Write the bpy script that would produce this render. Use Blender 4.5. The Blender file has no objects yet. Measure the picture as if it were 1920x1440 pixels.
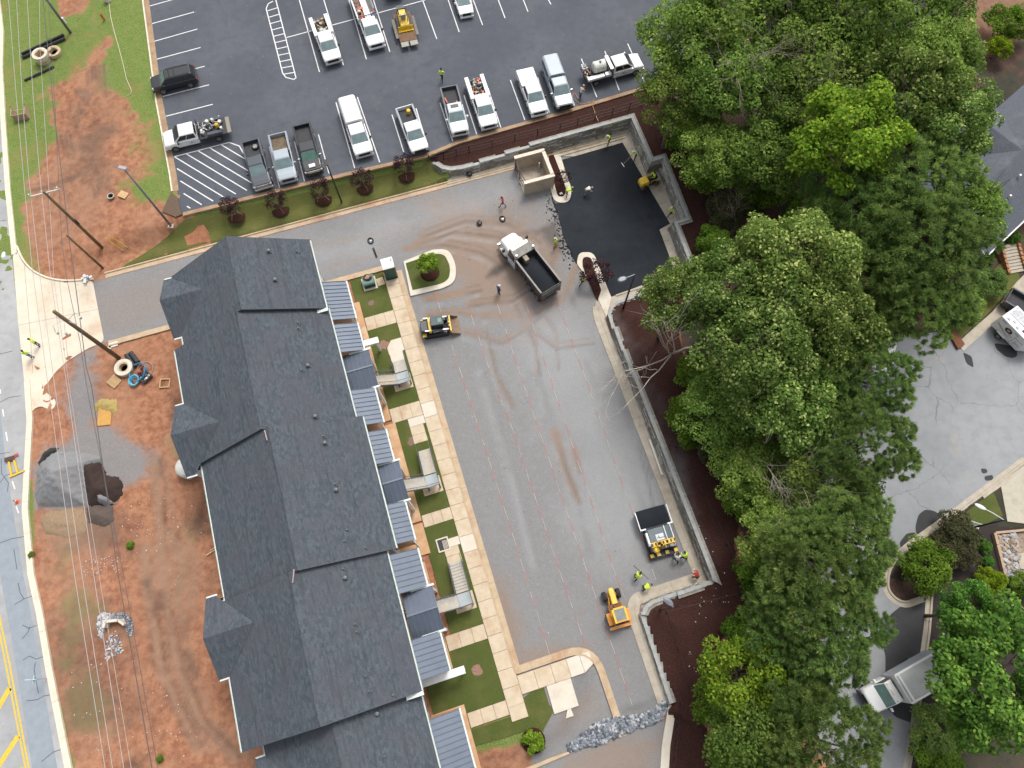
import bpy,bmesh,math,random
import numpy as np
from mathutils import Vector,Matrix
R = math.radians
SC = bpy.context.scene
COL = SC.collection
rng = np.random.default_rng(7)
random.seed(7)
# ---------------------------------------------------------------- camera
CAM_H = 65.0
FPX = 1333.0                                  # focal length in pixels of a 1920 px wide frame
TILT = math.atan(480.0 / FPX)                 # the drone looks down, tipped a little towards +y
cam = bpy.data.cameras.new('drone_camera')
cam.sensor_width = 36.0
cam.lens = FPX / 1920.0 * 36.0
cam.clip_start = 0.5
cam.clip_end = 2000.0
camo = bpy.data.objects.new('drone_camera',cam)
COL.objects.link(camo)
camo.location = (0,0,CAM_H)
camo.rotation_euler = (TILT,0,0)
SC.camera = camo
# ---------------------------------------------------------------- sky, sun, exposure
SUN_EL,SUN_AZ = R(60),R(20)                 # soft light from high up, a little from the far side
world = bpy.data.worlds.new('World')
SC.world = world
world.use_nodes = True
wn = world.node_tree
for n in list(wn.nodes):
 wn.nodes.remove(n)
sky = wn.nodes.new('ShaderNodeTexSky')
sky.sky_type = 'NISHITA'
sky.sun_disc = False
sky.sun_elevation = SUN_EL
sky.sun_rotation = SUN_AZ
sky.air_density = 1.0
sky.dust_density = 5.0
sky.ozone_density = 1.0
hs = wn.nodes.new('ShaderNodeHueSaturation')
hs.inputs['Saturation'].default_value = 0.30
bg = wn.nodes.new('ShaderNodeBackground')
bg.inputs['Strength'].default_value = 0.15
wo = wn.nodes.new('ShaderNodeOutputWorld')
wn.links.new(sky.outputs[0],hs.inputs['Color'])
wn.links.new(hs.outputs[0],bg.inputs['Color'])
wn.links.new(bg.outputs[0],wo.inputs['Surface'])
sl = bpy.data.lights.new('sun','SUN')
sl.energy = 1.1
sl.angle = R(16)
sl.color = (1.0,0.965,0.91)
so = bpy.data.objects.new('sun',sl)
COL.objects.link(so)
so.location = (0,0,90)
_d = Vector((math.sin(SUN_AZ) * math.cos(SUN_EL),math.cos(SUN_AZ) * math.cos(SUN_EL),math.sin(SUN_EL)))
so.rotation_euler = _d.to_track_quat('Z','Y').to_euler()
SC.view_settings.view_transform = 'Standard'
SC.view_settings.look = 'None'
SC.view_settings.gamma = 1.0
SC.view_settings.use_curve_mapping = False
SC.view_settings.exposure = 0.45
SC.render.engine = 'CYCLES'
SC.cycles.max_bounces = 6
SC.cycles.diffuse_bounces = 4
SC.cycles.transparent_max_bounces = 8
SC.cycles.caustics_reflective = False
SC.cycles.caustics_refractive = False
# ---------------------------------------------------------------- survey: site coordinates
_ct,_st = math.cos(TILT),math.sin(TILT)
def G(x,y,z=0.0):
 """survey point: the place on the plane at height z that the survey photo shows at (x, y)"""
 a = (x - 960.0) / FPX
 b = -(y - 720.0) / FPX
 dx,dy,dz = a,_st + b * _ct,-_ct + b * _st
 k = (CAM_H - z) / -dz
 return Vector((dx * k,dy * k,z))
UA = R(-72.4)                                 # the site grid: u runs along the building, v across it
UU = Vector((math.cos(UA),math.sin(UA),0))
VV = Vector((-math.sin(UA),math.cos(UA),0))
def UV(u,v,z=0.0):
 p = UU * u + VV * v
 return Vector((p.x,p.y,z))
def uvw(p):
 return p.x * UU.x + p.y * UU.y,p.x * VV.x + p.y * VV.y
def uvp(x,y,z=0.0):
 return uvw(G(x,y,z))
def GP(pts,z=0.0):
 return [G(x,y,z) for x,y in pts]
ZU = 1.6                                      # level of the upper car park, the mulch bank and the street beyond
# ---------------------------------------------------------------- materials
MATS = {}
def new_mat(name):
 m = bpy.data.materials.new(name)
 m.use_nodes = True
 nt = m.node_tree
 for n in list(nt.nodes):
  nt.nodes.remove(n)
 out = nt.nodes.new('ShaderNodeOutputMaterial')
 b = nt.nodes.new('ShaderNodeBsdfPrincipled')
 nt.links.new(b.outputs[0],out.inputs[0])
 return m,nt,b
def nd(nt,typ,**kw):
 n = nt.nodes.new(typ)
 for k,v in kw.items():
  if k in n.inputs:
   n.inputs[k].default_value = v
  else:
   setattr(n,k,v)
 return n
def noise(nt,vec,scale,detail=4.0,rough=0.55):
 n = nd(nt,'ShaderNodeTexNoise',Scale=scale,Detail=detail,Roughness=rough)
 nt.links.new(vec,n.inputs['Vector'])
 return n.outputs['Fac']
def ramp(nt,fac,c0,c1,p0=0.3,p1=0.7):
 r = nt.nodes.new('ShaderNodeValToRGB')
 r.color_ramp.elements[0].position = p0
 r.color_ramp.elements[1].position = p1
 r.color_ramp.elements[0].color = (*c0,1)
 r.color_ramp.elements[1].color = (*c1,1)
 nt.links.new(fac,r.inputs[0])
 return r.outputs[0]
def mix(nt,fac,a,b,mode='MIX'):
 m = nt.nodes.new('ShaderNodeMix')
 m.data_type = 'RGBA'
 m.blend_type = mode
 for idx,v in ((0,fac),(6,a),(7,b)):
  if isinstance(v,(int,float)):
   m.inputs[idx].default_value = v
  elif isinstance(v,tuple):
   m.inputs[idx].default_value = (*v,1)
  else:
   nt.links.new(v,m.inputs[idx])
 return m.outputs[2]
def mth(nt,op,a,b=0.0,c=None,clamp=False):
 m = nt.nodes.new('ShaderNodeMath')
 m.operation = op
 m.use_clamp = clamp
 for i,v in enumerate((a,b,c)):
  if v is None:
   continue
  if isinstance(v,(int,float)):
   m.inputs[i].default_value = v
  else:
   nt.links.new(v,m.inputs[i])
 return m.outputs[0]
def smooth(nt,x,lo,hi):
 m = nt.nodes.new('ShaderNodeMapRange')
 m.interpolation_type = 'SMOOTHSTEP'
 nt.links.new(x,m.inputs[0])
 m.inputs[1].default_value = lo
 m.inputs[2].default_value = hi
 return m.outputs[0]
def bump(nt,b,h,strength,dist=0.02):
 n = nt.nodes.new('ShaderNodeBump')
 n.inputs['Strength'].default_value = strength
 n.inputs['Distance'].default_value = dist
 nt.links.new(h,n.inputs['Height'])
 nt.links.new(n.outputs[0],b.inputs['Normal'])
def wpos(nt):
 return nt.nodes.new('ShaderNodeNewGeometry').outputs['Position']
def opos(nt):
 return nt.nodes.new('ShaderNodeTexCoord').outputs['Object']
def M(name,c,rough=0.6,c2=None,scale=6.0,metal=0.0,bumpy=0.0,coat=0.0,spec=0.5,grime=None,gs=1.2,world_space=True,p=(0.3,0.7)):
 """surface with grain: colour c wanders to c2, optional grime colour in broad patches"""
 if name in MATS:
  return MATS[name]
 m,nt,b = new_mat(name)
 b.inputs['Roughness'].default_value = rough
 b.inputs['Metallic'].default_value = metal
 b.inputs['Coat Weight'].default_value = coat
 b.inputs['Specular IOR Level'].default_value = spec
 if c2 is None:
  c2 = tuple(min(1,x * 0.86) for x in c)
 vec = wpos(nt) if world_space else opos(nt)
 f = noise(nt,vec,scale,5.0,0.6)
 col = ramp(nt,f,c2,c,*p)
 if grime:
  g = noise(nt,vec,gs,4.0,0.65)
  col = mix(nt,mth(nt,'MULTIPLY',smooth(nt,g,0.5,0.72),0.75),col,grime)
 nt.links.new(col,b.inputs['Base Color'])
 if bumpy:
  bump(nt,b,noise(nt,vec,scale * 4,3.0),bumpy)
 MATS[name] = m
 return m
def paint(name,c,rough=0.28):
 if name in MATS:
  return MATS[name]
 m = M(name,c,rough,tuple(x * 0.93 for x in c),1.5,coat=0.5,world_space=False)
 return m
# ---------------------------------------------------------------- mesh building
class MB:
 """collects shapes and links them as ONE mesh object"""
 def __init__(s):
  s.v,s.f,s.mi = [],[],[]
  s.m = 0
 def add(s,verts,faces):
  o = len(s.v)
  s.v += [tuple(p) for p in verts]
  s.f += [tuple(i + o for i in f) for f in faces]
  s.mi += [s.m] * len(faces)
  return s
 def box(s,c,d,rz=0.0,mtx=None,tap=1.0):
  x,y,z = d[0] / 2,d[1] / 2,d[2] / 2
  vs = [Vector((sx * x * (tap if sz > 0 else 1),sy * y * (tap if sz > 0 else 1),sz * z)) for sz in (-1,1) for sx,sy in ((-1,-1),(1,-1),(1,1),(-1,1))]
  if rz:
   q = Matrix.Rotation(rz,3,'Z')
   vs = [q @ p for p in vs]
  if mtx is not None:
   vs = [mtx @ p for p in vs]
  vs = [p + Vector(c) for p in vs]
  return s.add(vs,[(3,2,1,0),(4,5,6,7),(0,1,5,4),(1,2,6,5),(2,3,7,6),(3,0,4,7)])
 def bb(s,x0,x1,y0,y1,z0,z1):
  return s.box(((x0 + x1) / 2,(y0 + y1) / 2,(z0 + z1) / 2),(abs(x1 - x0),abs(y1 - y0),abs(z1 - z0)))
 def bar(s,p0,p1,w,h):
  """rectangular bar from p0 to p1"""
  p0,p1 = Vector(p0),Vector(p1)
  d = (p1 - p0)
  L = d.length
  d.normalize()
  up = Vector((0,0,1)) if abs(d.z) < 0.95 else Vector((1,0,0))
  a = d.cross(up).normalized()
  b = a.cross(d)
  vs = []
  for q in (p0,p1):
   for sx,sy in ((-1,-1),(1,-1),(1,1),(-1,1)):
    vs.append(q + a * sx * w / 2 + b * sy * h / 2)
  return s.add(vs,[(3,2,1,0),(4,5,6,7),(0,1,5,4),(1,2,6,5),(2,3,7,6),(3,0,4,7)])
 def prism(s,pts,z0,z1,bottom=True):
  n = len(pts)
  ar = sum(pts[i][0] * pts[(i + 1) % n][1] - pts[(i + 1) % n][0] * pts[i][1] for i in range(n))
  if ar < 0:
   pts = pts[::-1]
  vs = [(p[0],p[1],z0) for p in pts] + [(p[0],p[1],z1) for p in pts]
  fs = [tuple(range(n,2 * n))] + [(i,(i + 1) % n,n + (i + 1) % n,n + i) for i in range(n)]
  if bottom:
   fs.append(tuple(range(n - 1,-1,-1)))
  return s.add(vs,fs)
 def sheet(s,pts,z=None):
  n = len(pts)
  ar = sum(pts[i][0] * pts[(i + 1) % n][1] - pts[(i + 1) % n][0] * pts[i][1] for i in range(n))
  if ar < 0:
   pts = pts[::-1]
  return s.add([(p[0],p[1],p[2] if z is None else z) for p in pts],[tuple(range(n))])
 def tube(s,pts,r,n=6,cap=True):
  pts = [Vector(p) for p in pts]
  rs = r if isinstance(r,(list,tuple)) else [r] * len(pts)
  rings = []
  a = None
  for i,p in enumerate(pts):
   d = (pts[min(i + 1,len(pts) - 1)] - pts[max(i - 1,0)])
   if d.length < 1e-9:
    d = Vector((0,0,1))
   d.normalize()
   if a is None:
    a = d.orthogonal().normalized()
   else:
    a = (a - d * a.dot(d))
    a = a.normalized() if a.length > 1e-6 else d.orthogonal().normalized()
   b = d.cross(a)
   rings.append([p + (a * math.cos(t) + b * math.sin(t)) * rs[i] for t in [2 * math.pi * k / n for k in range(n)]])
  return s.loft(rings,cap)
 def loft(s,rings,cap=True):
  n = len(rings[0])
  vs = [p for r in rings for p in r]
  fs = []
  for i in range(len(rings) - 1):
   for k in range(n):
    fs.append((i * n + k,i * n + (k + 1) % n,(i + 1) * n + (k + 1) % n,(i + 1) * n + k))
  if cap:
   fs.append(tuple(range(n - 1,-1,-1)))
   fs.append(tuple(range((len(rings) - 1) * n,len(rings) * n)))
  return s.add(vs,fs)
 def cyl(s,p0,p1,r0,r1=None,n=12):
  return s.tube([p0,p1],[r0,r0 if r1 is None else r1],n)
 def lathe(s,prof,c=(0,0,0),n=16,axis='Z'):
  rings = []
  for r,z in prof:
   ring = []
   for k in range(n):
    t = 2 * math.pi * k / n
    if axis == 'Z':
     ring.append(Vector((c[0] + r * math.cos(t),c[1] + r * math.sin(t),c[2] + z)))
    elif axis == 'Y':
     ring.append(Vector((c[0] + r * math.sin(t),c[1] + z,c[2] + r * math.cos(t))))
    else:
     ring.append(Vector((c[0] + z,c[1] + r * math.cos(t),c[2] + r * math.sin(t))))
   rings.append(ring)
  return s.loft(rings,True)
 def ball(s,c,r,n=8,sz=1.0):
  prof = []
  m = max(4,n // 2 + 1)
  for i in range(m + 1):
   t = -math.pi / 2 + math.pi * i / m
   prof.append((max(0.001,r * math.cos(t)),r * sz * math.sin(t)))
  return s.lathe(prof,c,n)
 def quad(s,a,b,c,d):
  return s.add([a,b,c,d],[(0,1,2,3)])
 def mesh(s,name,mats,smooth=False):
  me = bpy.data.meshes.new(name)
  me.from_pydata(s.v,[],s.f)
  mats = mats if isinstance(mats,(list,tuple)) else [mats]
  for m in mats:
   me.materials.append(m)
  if len(mats) > 1:
   me.polygons.foreach_set('material_index',s.mi)
  if smooth:
   me.polygons.foreach_set('use_smooth',[True] * len(s.f))
  me.update()
  return me
 def build(s,name,mats,parent=None,smooth=False,bevel=0.0):
  o = bpy.data.objects.new(name,s.mesh(name,mats,smooth))
  COL.objects.link(o)
  if parent is not None:
   o.parent = parent
  if bevel:
   mod = o.modifiers.new('edge','BEVEL')
   mod.width = bevel
   mod.segments = 2
   mod.limit_method = 'ANGLE'
   mod.angle_limit = R(35)
  return o
def BB(a,*r,**k):
 return MB().bb(*a).build(*r,**k)
def inst(name,mesh,parent=None,loc=(0,0,0),rz=0.0,scale=None):
 o = bpy.data.objects.new(name,mesh)
 COL.objects.link(o)
 o.location = loc
 o.rotation_euler = (0,0,rz)
 if scale is not None:
  o.scale = scale if isinstance(scale,(tuple,list)) else (scale,) * 3
 if parent is not None:
  o.parent = parent
 return o
def tag(o,label,cat,group=None):
 o['label'] = label
 o['category'] = cat
 if group:
  o['group'] = group
 return o
def thing(name,label,cat,loc=(0,0,0),rz=0.0,group=None):
 o = bpy.data.objects.new(name,None)
 COL.objects.link(o)
 o.empty_display_size = 0.3
 o.location = loc
 o.rotation_euler = (0,0,rz)
 return tag(o,label,cat,group)
def structure(o):
 o['kind'] = 'structure'
 return o
def stuff(o):
 o['kind'] = 'stuff'
 return o
def copy_tree(o,parent=None):
 c = o.copy()
 COL.objects.link(c)
 if parent is not None:
  c.parent = parent
 for ch in list(o.children):
  copy_tree(ch,c)
 return c
def group_root(name):
 """a piece of the setting that carries parts"""
 o = bpy.data.objects.new(name,None)
 COL.objects.link(o)
 return structure(o)
# ---------------------------------------------------------------- polylines
def resample(pts,step):
 pts = [Vector(p) for p in pts]
 out = [pts[0]]
 for a,b in zip(pts,pts[1:]):
  n = max(1,int(math.ceil((b - a).length / step)))
  for k in range(1,n + 1):
   out.append(a.lerp(b,k / n))
 return out
def arc_round(pts,r,n=6,closed=False):
 """rounds the corners of a plan polyline"""
 pts = [Vector((p[0],p[1],p[2] if len(p) > 2 else 0)) for p in pts]
 out = []
 N = len(pts)
 for i,p in enumerate(pts):
  if not closed and i in (0,N - 1):
   out.append(p)
   continue
  a,b = pts[i - 1],pts[(i + 1) % N]
  rr = r[i] if isinstance(r,(list,tuple)) else r
  d0,d1 = (a - p),(b - p)
  k = min(rr,d0.length * 0.49,d1.length * 0.49)
  if k < 0.02:
   out.append(p)
   continue
  s,e = p + d0.normalized() * k,p + d1.normalized() * k
  for j in range(n + 1):
   t = j / n
   out.append(s * (1 - t) ** 2 + p * 2 * t * (1 - t) + e * t * t)
 return out
def miters(pts,closed=False):
 N = len(pts)
 res = []
 for i in range(N):
  def nrm(a,b):
   d = (b - a)
   d.z = 0
   d.normalize()
   return Vector((-d.y,d.x,0))
  has0 = closed or i > 0
  has1 = closed or i < N - 1
  n0 = nrm(pts[i - 1],pts[i]) if has0 else None
  n1 = nrm(pts[i],pts[(i + 1) % N]) if has1 else None
  if n0 is None:
   n0 = n1
  if n1 is None:
   n1 = n0
  m = n0 + n1
  if m.length < 1e-6:
   m = n0.copy()
  m.normalize()
  c = max(0.35,m.dot(n0))
  res.append(m / c)
 return res
def offset(pts,d,closed=False):
 pts = [Vector(p) for p in pts]
 return [p + m * d for p,m in zip(pts,miters(pts,closed))]
def sweep(mb,pts,prof,closed=False):
 """prof: list of (offset to the left of the line, height); a closed section"""
 pts = [Vector(p) for p in pts]
 mi = miters(pts,closed)
 rings = [[p + m * o + Vector((0,0,h)) for o,h in prof] for p,m in zip(pts,mi)]
 if closed:
  rings.append(rings[0])
 mb.loft(rings,not closed)
def sweep_pieces(parent,name,pts,prof,mat,length=3.0,gap=0.02,closed=False,bevel=0.0):
 """the line cut into cast sections with open joints, each an object of its own"""
 pts = [Vector(p) for p in pts]
 if closed:
  pts = pts + [pts[0]]
 mi = miters(pts[:-1],True) + [None] if closed else miters(pts)
 if closed:
  mi[-1] = mi[0]
 acc = [0.0]
 for a,b in zip(pts,pts[1:]):
  acc.append(acc[-1] + (b - a).length)
 T = acc[-1]
 n = max(1,round(T / length))
 def at(s):
  for i in range(len(pts) - 1):
   if s <= acc[i + 1] + 1e-9:
    t = (s - acc[i]) / max(1e-9,acc[i + 1] - acc[i])
    # the offset line of a straight run keeps its own normal; corners keep the mitre
    d = (pts[i + 1] - pts[i])
    d.z = 0
    d.normalize()
    nn = Vector((-d.y,d.x,0))
    if t < 1e-4:
     return pts[i],mi[i]
    if t > 1 - 1e-4:
     return pts[i + 1],mi[i + 1]
    return pts[i].lerp(pts[i + 1],t),nn
  return pts[-1],mi[-1]
 for k in range(n):
  s0,s1 = T * k / n + gap / 2,T * (k + 1) / n - gap / 2
  inner = [(pts[i],mi[i]) for i in range(len(pts)) if s0 + 0.03 < acc[i] < s1 - 0.03]
  row = [at(s0)] + inner + [at(s1)]
  mb = MB()
  rings = [[p + m * o + Vector((0,0,h)) for o,h in prof] for p,m in row]
  mb.loft(rings,True)
  mb.build(name,mat,parent,bevel=bevel)
def inside(poly,X,Y):
 """numpy point in polygon"""
 res = np.zeros(X.shape,bool)
 n = len(poly)
 for i in range(n):
  x0,y0 = poly[i][0],poly[i][1]
  x1,y1 = poly[(i + 1) % n][0],poly[(i + 1) % n][1]
  if abs(y1 - y0) < 1e-12:
   continue
  c = ((y0 > Y) != (y1 > Y)) & (X < (x1 - x0) * (Y - y0) / (y1 - y0) + x0)
  res ^= c
 return res
def seg_dist(poly,X,Y,closed=True):
 d = np.full(X.shape,1e9)
 n = len(poly)
 for i in range(n if closed else n - 1):
  ax,ay = poly[i][0],poly[i][1]
  bx,by = poly[(i + 1) % n][0],poly[(i + 1) % n][1]
  ux,uy = bx - ax,by - ay
  L = ux * ux + uy * uy + 1e-12
  t = np.clip(((X - ax) * ux + (Y - ay) * uy) / L,0,1)
  d = np.minimum(d,np.hypot(X - ax - t * ux,Y - ay - t * uy))
 return d
def sstep(x,a,b):
 t = np.clip((x - a) / (b - a),0,1)
 return t * t * (3 - 2 * t)
# ================================================================ materials of the place
def ground_material():
 m,nt,b = new_mat('painted_ground')
 P = wpos(nt)
 pa = nd(nt,'ShaderNodeAttribute',attribute_name='pa')
 pb = nd(nt,'ShaderNodeAttribute',attribute_name='pb')
 sa = nt.nodes.new('ShaderNodeSeparateColor')
 sb = nt.nodes.new('ShaderNodeSeparateColor')
 nt.links.new(pa.outputs['Color'],sa.inputs[0])
 nt.links.new(pb.outputs['Color'],sb.inputs[0])
 grass,grav,mul = sa.outputs
 dark,light,tan = sb.outputs
 n_lo = noise(nt,P,0.22,5,0.6)
 n_mid = noise(nt,P,1.4,6,0.65)
 n_hi = noise(nt,P,9.0,4,0.7)
 n_fine = noise(nt,P,38.0,2,0.7)
 n4 = noise(nt,P,3.6,5,0.72)
 dirt = mix(nt,smooth(nt,n_mid,0.32,0.68),(0.245,0.105,0.060),(0.42,0.205,0.118))
 dirt = mix(nt,mth(nt,'MULTIPLY',smooth(nt,n_lo,0.42,0.66),0.55),dirt,(0.375,0.205,0.125))
 dirt = mix(nt,mth(nt,'MULTIPLY',smooth(nt,n_hi,0.56,0.8),0.55),dirt,(0.155,0.068,0.042))
 dirt = mix(nt,mth(nt,'MULTIPLY',smooth(nt,n_fine,0.66,0.8),0.30),dirt,(0.50,0.36,0.26))
 dirt = mix(nt,mth(nt,'MULTIPLY',smooth(nt,n4,0.54,0.70),0.55),dirt,(0.20,0.085,0.050))
 dirt = mix(nt,mth(nt,'MULTIPLY',smooth(nt,n4,0.44,0.30),0.45),dirt,(0.47,0.245,0.145))
 gr = mix(nt,smooth(nt,n_hi,0.3,0.7),(0.085,0.125,0.026),(0.195,0.265,0.065))
 gr = mix(nt,mth(nt,'MULTIPLY',smooth(nt,n4,0.52,0.72),0.5),gr,(0.075,0.135,0.03))
 gr = mix(nt,mth(nt,'MULTIPLY',smooth(nt,n_mid,0.45,0.75),0.6),gr,(0.215,0.205,0.085))
 gr = mix(nt,mth(nt,'MULTIPLY',smooth(nt,n_fine,0.52,0.75),0.45),gr,(0.27,0.32,0.11))
 gv = mix(nt,smooth(nt,n_fine,0.3,0.72),(0.165,0.165,0.168),(0.30,0.298,0.295))
 gv = mix(nt,mth(nt,'MULTIPLY',smooth(nt,n_mid,0.4,0.75),0.5),gv,(0.215,0.200,0.185))
 gv = mix(nt,mth(nt,'MULTIPLY',smooth(nt,n_hi,0.62,0.8),0.3),gv,(0.36,0.36,0.365))
 gv = mix(nt,mth(nt,'MULTIPLY',smooth(nt,n4,0.55,0.72),0.45),gv,(0.150,0.147,0.145))
 gv = mix(nt,mth(nt,'MULTIPLY',smooth(nt,n4,0.45,0.30),0.40),gv,(0.345,0.345,0.35))
 mu = mix(nt,smooth(nt,n_hi,0.3,0.75),(0.026,0.011,0.009),(0.072,0.030,0.023))
 mu = mix(nt,mth(nt,'MULTIPLY',smooth(nt,n_fine,0.55,0.8),0.5),mu,(0.11,0.05,0.038))
 def edge(ch,w=0.22):
  s = mth(nt,'ADD',ch,mth(nt,'MULTIPLY',mth(nt,'SUBTRACT',n_hi,0.5),0.9))
  s = mth(nt,'ADD',s,mth(nt,'MULTIPLY',mth(nt,'SUBTRACT',n_mid,0.5),0.5))
  return smooth(nt,s,0.5 - w,0.5 + w)
 c = mix(nt,edge(grav,0.3),dirt,gv)
 c = mix(nt,edge(grass),c,gr)
 c = mix(nt,edge(mul,0.12),c,mu)
 soft_n = mth(nt,'ADD',0.65,mth(nt,'MULTIPLY',n_hi,0.7))
 c = mix(nt,mth(nt,'MULTIPLY',tan,soft_n,clamp=True),c,(0.27,0.185,0.13))
 c = mix(nt,mth(nt,'MULTIPLY',light,soft_n,clamp=True),c,(0.385,0.395,0.405))
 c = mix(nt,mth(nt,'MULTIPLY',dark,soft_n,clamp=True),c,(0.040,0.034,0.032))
 nt.links.new(c,b.inputs['Base Color'])
 b.inputs['Roughness'].default_value = 0.95
 b.inputs['Specular IOR Level'].default_value = 0.2
 bump(nt,b,mth(nt,'ADD',mth(nt,'MULTIPLY',n_mid,1.6),n_hi),0.6,0.05)
 return m
MG = ground_material()
def asphalt_material(name,dk,lt,speck,crack=0.0,stain=None,crack_scale=0.16,crack_col=(0.02,0.02,0.022),wet=0.0):
 m,nt,b = new_mat(name)
 P = wpos(nt)
 lo,hi,fi = noise(nt,P,0.13,5,0.6),noise(nt,P,1.1,6,0.65),noise(nt,P,30,2,0.7)
 c = mix(nt,smooth(nt,lo,0.3,0.7),dk,lt)
 c = mix(nt,mth(nt,'MULTIPLY',smooth(nt,hi,0.4,0.75),0.5),c,tuple(x * 0.82 for x in dk))
 c = mix(nt,mth(nt,'MULTIPLY',smooth(nt,fi,0.6,0.8),0.5),c,speck)
 sp = nd(nt,'ShaderNodeTexVoronoi',Scale=0.9)
 nt.links.new(P,sp.inputs['Vector'])
 c = mix(nt,mth(nt,'MULTIPLY',mth(nt,'LESS_THAN',sp.outputs['Distance'],0.045),0.4),c,tuple(min(0.6,x * 2.2) for x in speck))
 if stain:
  c = mix(nt,mth(nt,'MULTIPLY',smooth(nt,noise(nt,P,0.35,5,0.7),0.56,0.74),0.6),c,stain)
 if crack:
  v = nd(nt,'ShaderNodeTexVoronoi',feature='DISTANCE_TO_EDGE',Scale=crack_scale)
  w = nt.nodes.new('ShaderNodeMix')
  w.data_type = 'VECTOR'
  nz = nd(nt,'ShaderNodeTexNoise',Scale=0.7,Detail=5.0)
  nt.links.new(P,nz.inputs['Vector'])
  va = nt.nodes.new('ShaderNodeVectorMath')
  va.operation = 'MULTIPLY_ADD'
  nt.links.new(nz.outputs['Color'],va.inputs[0])
  va.inputs[1].default_value = (1.6,1.6,0)
  nt.links.new(P,va.inputs[2])
  nt.links.new(va.outputs[0],v.inputs['Vector'])
  cm = smooth(nt,v.outputs['Distance'],0.0065,0.0015)
  cm = mth(nt,'MULTIPLY',cm,mth(nt,'MULTIPLY',smooth(nt,noise(nt,P,0.25,3),0.38,0.55),crack))
  c = mix(nt,cm,c,crack_col)
 nt.links.new(c,b.inputs['Base Color'])
 b.inputs['Roughness'].default_value = 0.9 - wet
 b.inputs['Specular IOR Level'].default_value = 0.3 + wet
 bump(nt,b,fi,0.25,0.02)
 MATS[name] = m
 return m
MA_LOT = asphalt_material('car_park_asphalt',(0.078,0.086,0.102),(0.104,0.112,0.130),(0.17,0.178,0.195),0.25,(0.128,0.128,0.128),0.13,(0.05,0.054,0.064))
MA_NEW = asphalt_material('fresh_asphalt',(0.012,0.015,0.019),(0.024,0.028,0.035),(0.034,0.039,0.048),0.0,(0.010,0.011,0.013))
MA_ROAD = asphalt_material('main_road_asphalt',(0.30,0.305,0.31),(0.41,0.41,0.41),(0.44,0.44,0.44),0.0,(0.36,0.34,0.31))
MA_STREET = asphalt_material('street_asphalt',(0.245,0.255,0.265),(0.315,0.32,0.33),(0.46,0.46,0.46),0.6,(0.36,0.33,0.29),0.17,(0.12,0.12,0.125))
MA_PATCH = asphalt_material('shade_and_wet_asphalt',(0.045,0.045,0.048),(0.065,0.065,0.068),(0.08,0.08,0.08),0.0,None)  # wet asphalt, also the colour of a shadow painted on the street
M_CONC = M('pale_concrete',(0.60,0.50,0.37),0.85,(0.50,0.40,0.28),1.6,grime=(0.44,0.30,0.18),gs=0.5)
M_CONC_NEW = M('new_concrete',(0.66,0.61,0.52),0.85,(0.58,0.52,0.42),1.2,grime=(0.50,0.42,0.32),gs=0.6)
M_KERB = M('kerb_concrete',(0.54,0.42,0.285),0.9,(0.42,0.31,0.20),1.3,grime=(0.40,0.22,0.125),gs=0.35)
M_KERB2 = M('kerb_concrete_grey',(0.48,0.43,0.35),0.9,(0.38,0.33,0.26),1.3,grime=(0.30,0.25,0.19),gs=0.4)
M_KERB_UP = M('kerb_dirty',(0.40,0.28,0.17),0.9,(0.28,0.18,0.11),1.5,grime=(0.22,0.12,0.07),gs=0.5)
M_KERB_PALE = M('kerb_pale',(0.74,0.68,0.55),0.9,(0.62,0.54,0.42),2.0)
M_APRON = M('apron_concrete',(0.70,0.63,0.52),0.85,(0.60,0.52,0.40),0.7,grime=(0.50,0.36,0.24),gs=0.35)
M_WHITE_LINE = M('white_road_paint',(0.76,0.76,0.75),0.8,(0.60,0.60,0.60),9.0)
M_YELLOW_LINE = M('yellow_road_paint',(0.72,0.52,0.06),0.8,(0.55,0.38,0.05),6.0)
M_TAR = M('tar_seal',(0.075,0.08,0.09),0.7)
M_LAWN = None
def lawn_material(name,a,b_,dry,soil):
 m,nt,b = new_mat(name)
 P = wpos(nt)
 lo,mi_,hi = noise(nt,P,0.45,5,0.6),noise(nt,P,3.2,5,0.7),noise(nt,P,26,2,0.75)
 c = mix(nt,smooth(nt,hi,0.28,0.74),a,b_)
 c = mix(nt,mth(nt,'MULTIPLY',smooth(nt,lo,0.42,0.7),0.6),c,dry)
 c = mix(nt,mth(nt,'MULTIPLY',smooth(nt,mi_,0.60,0.80),0.45),c,soil)
 nt.links.new(c,b.inputs['Base Color'])
 b.inputs['Roughness'].default_value = 1.0
 b.inputs['Specular IOR Level'].default_value = 0.1
 bump(nt,b,mth(nt,'ADD',hi,mi_),0.9,0.05)
 MATS[name] = m
 return m
M_LAWN = lawn_material('lawn_turf',(0.060,0.082,0.020),(0.115,0.138,0.040),(0.145,0.138,0.050),(0.15,0.100,0.048))
M_SLOPE = lawn_material('slope_turf',(0.085,0.098,0.026),(0.150,0.158,0.050),(0.185,0.162,0.06),(0.19,0.135,0.062))
M_BLOCK = M('split_face_block',(0.36,0.345,0.31),0.95,(0.19,0.18,0.155),3.0,bumpy=0.7,grime=(0.19,0.125,0.075),gs=0.5)
M_BLOCK2 = M('split_face_block_pale',(0.62,0.60,0.55),0.95,(0.40,0.385,0.345),5.0,bumpy=0.6)
M_CAP = M('wall_cap_stone',(0.42,0.43,0.415),0.9,(0.30,0.31,0.30),2.5,grime=(0.44,0.36,0.27),gs=0.5)
M_MULCH = M('dark_mulch',(0.070,0.029,0.022),1.0,(0.024,0.011,0.009),14.0,bumpy=1.0,spec=0.1)
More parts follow.
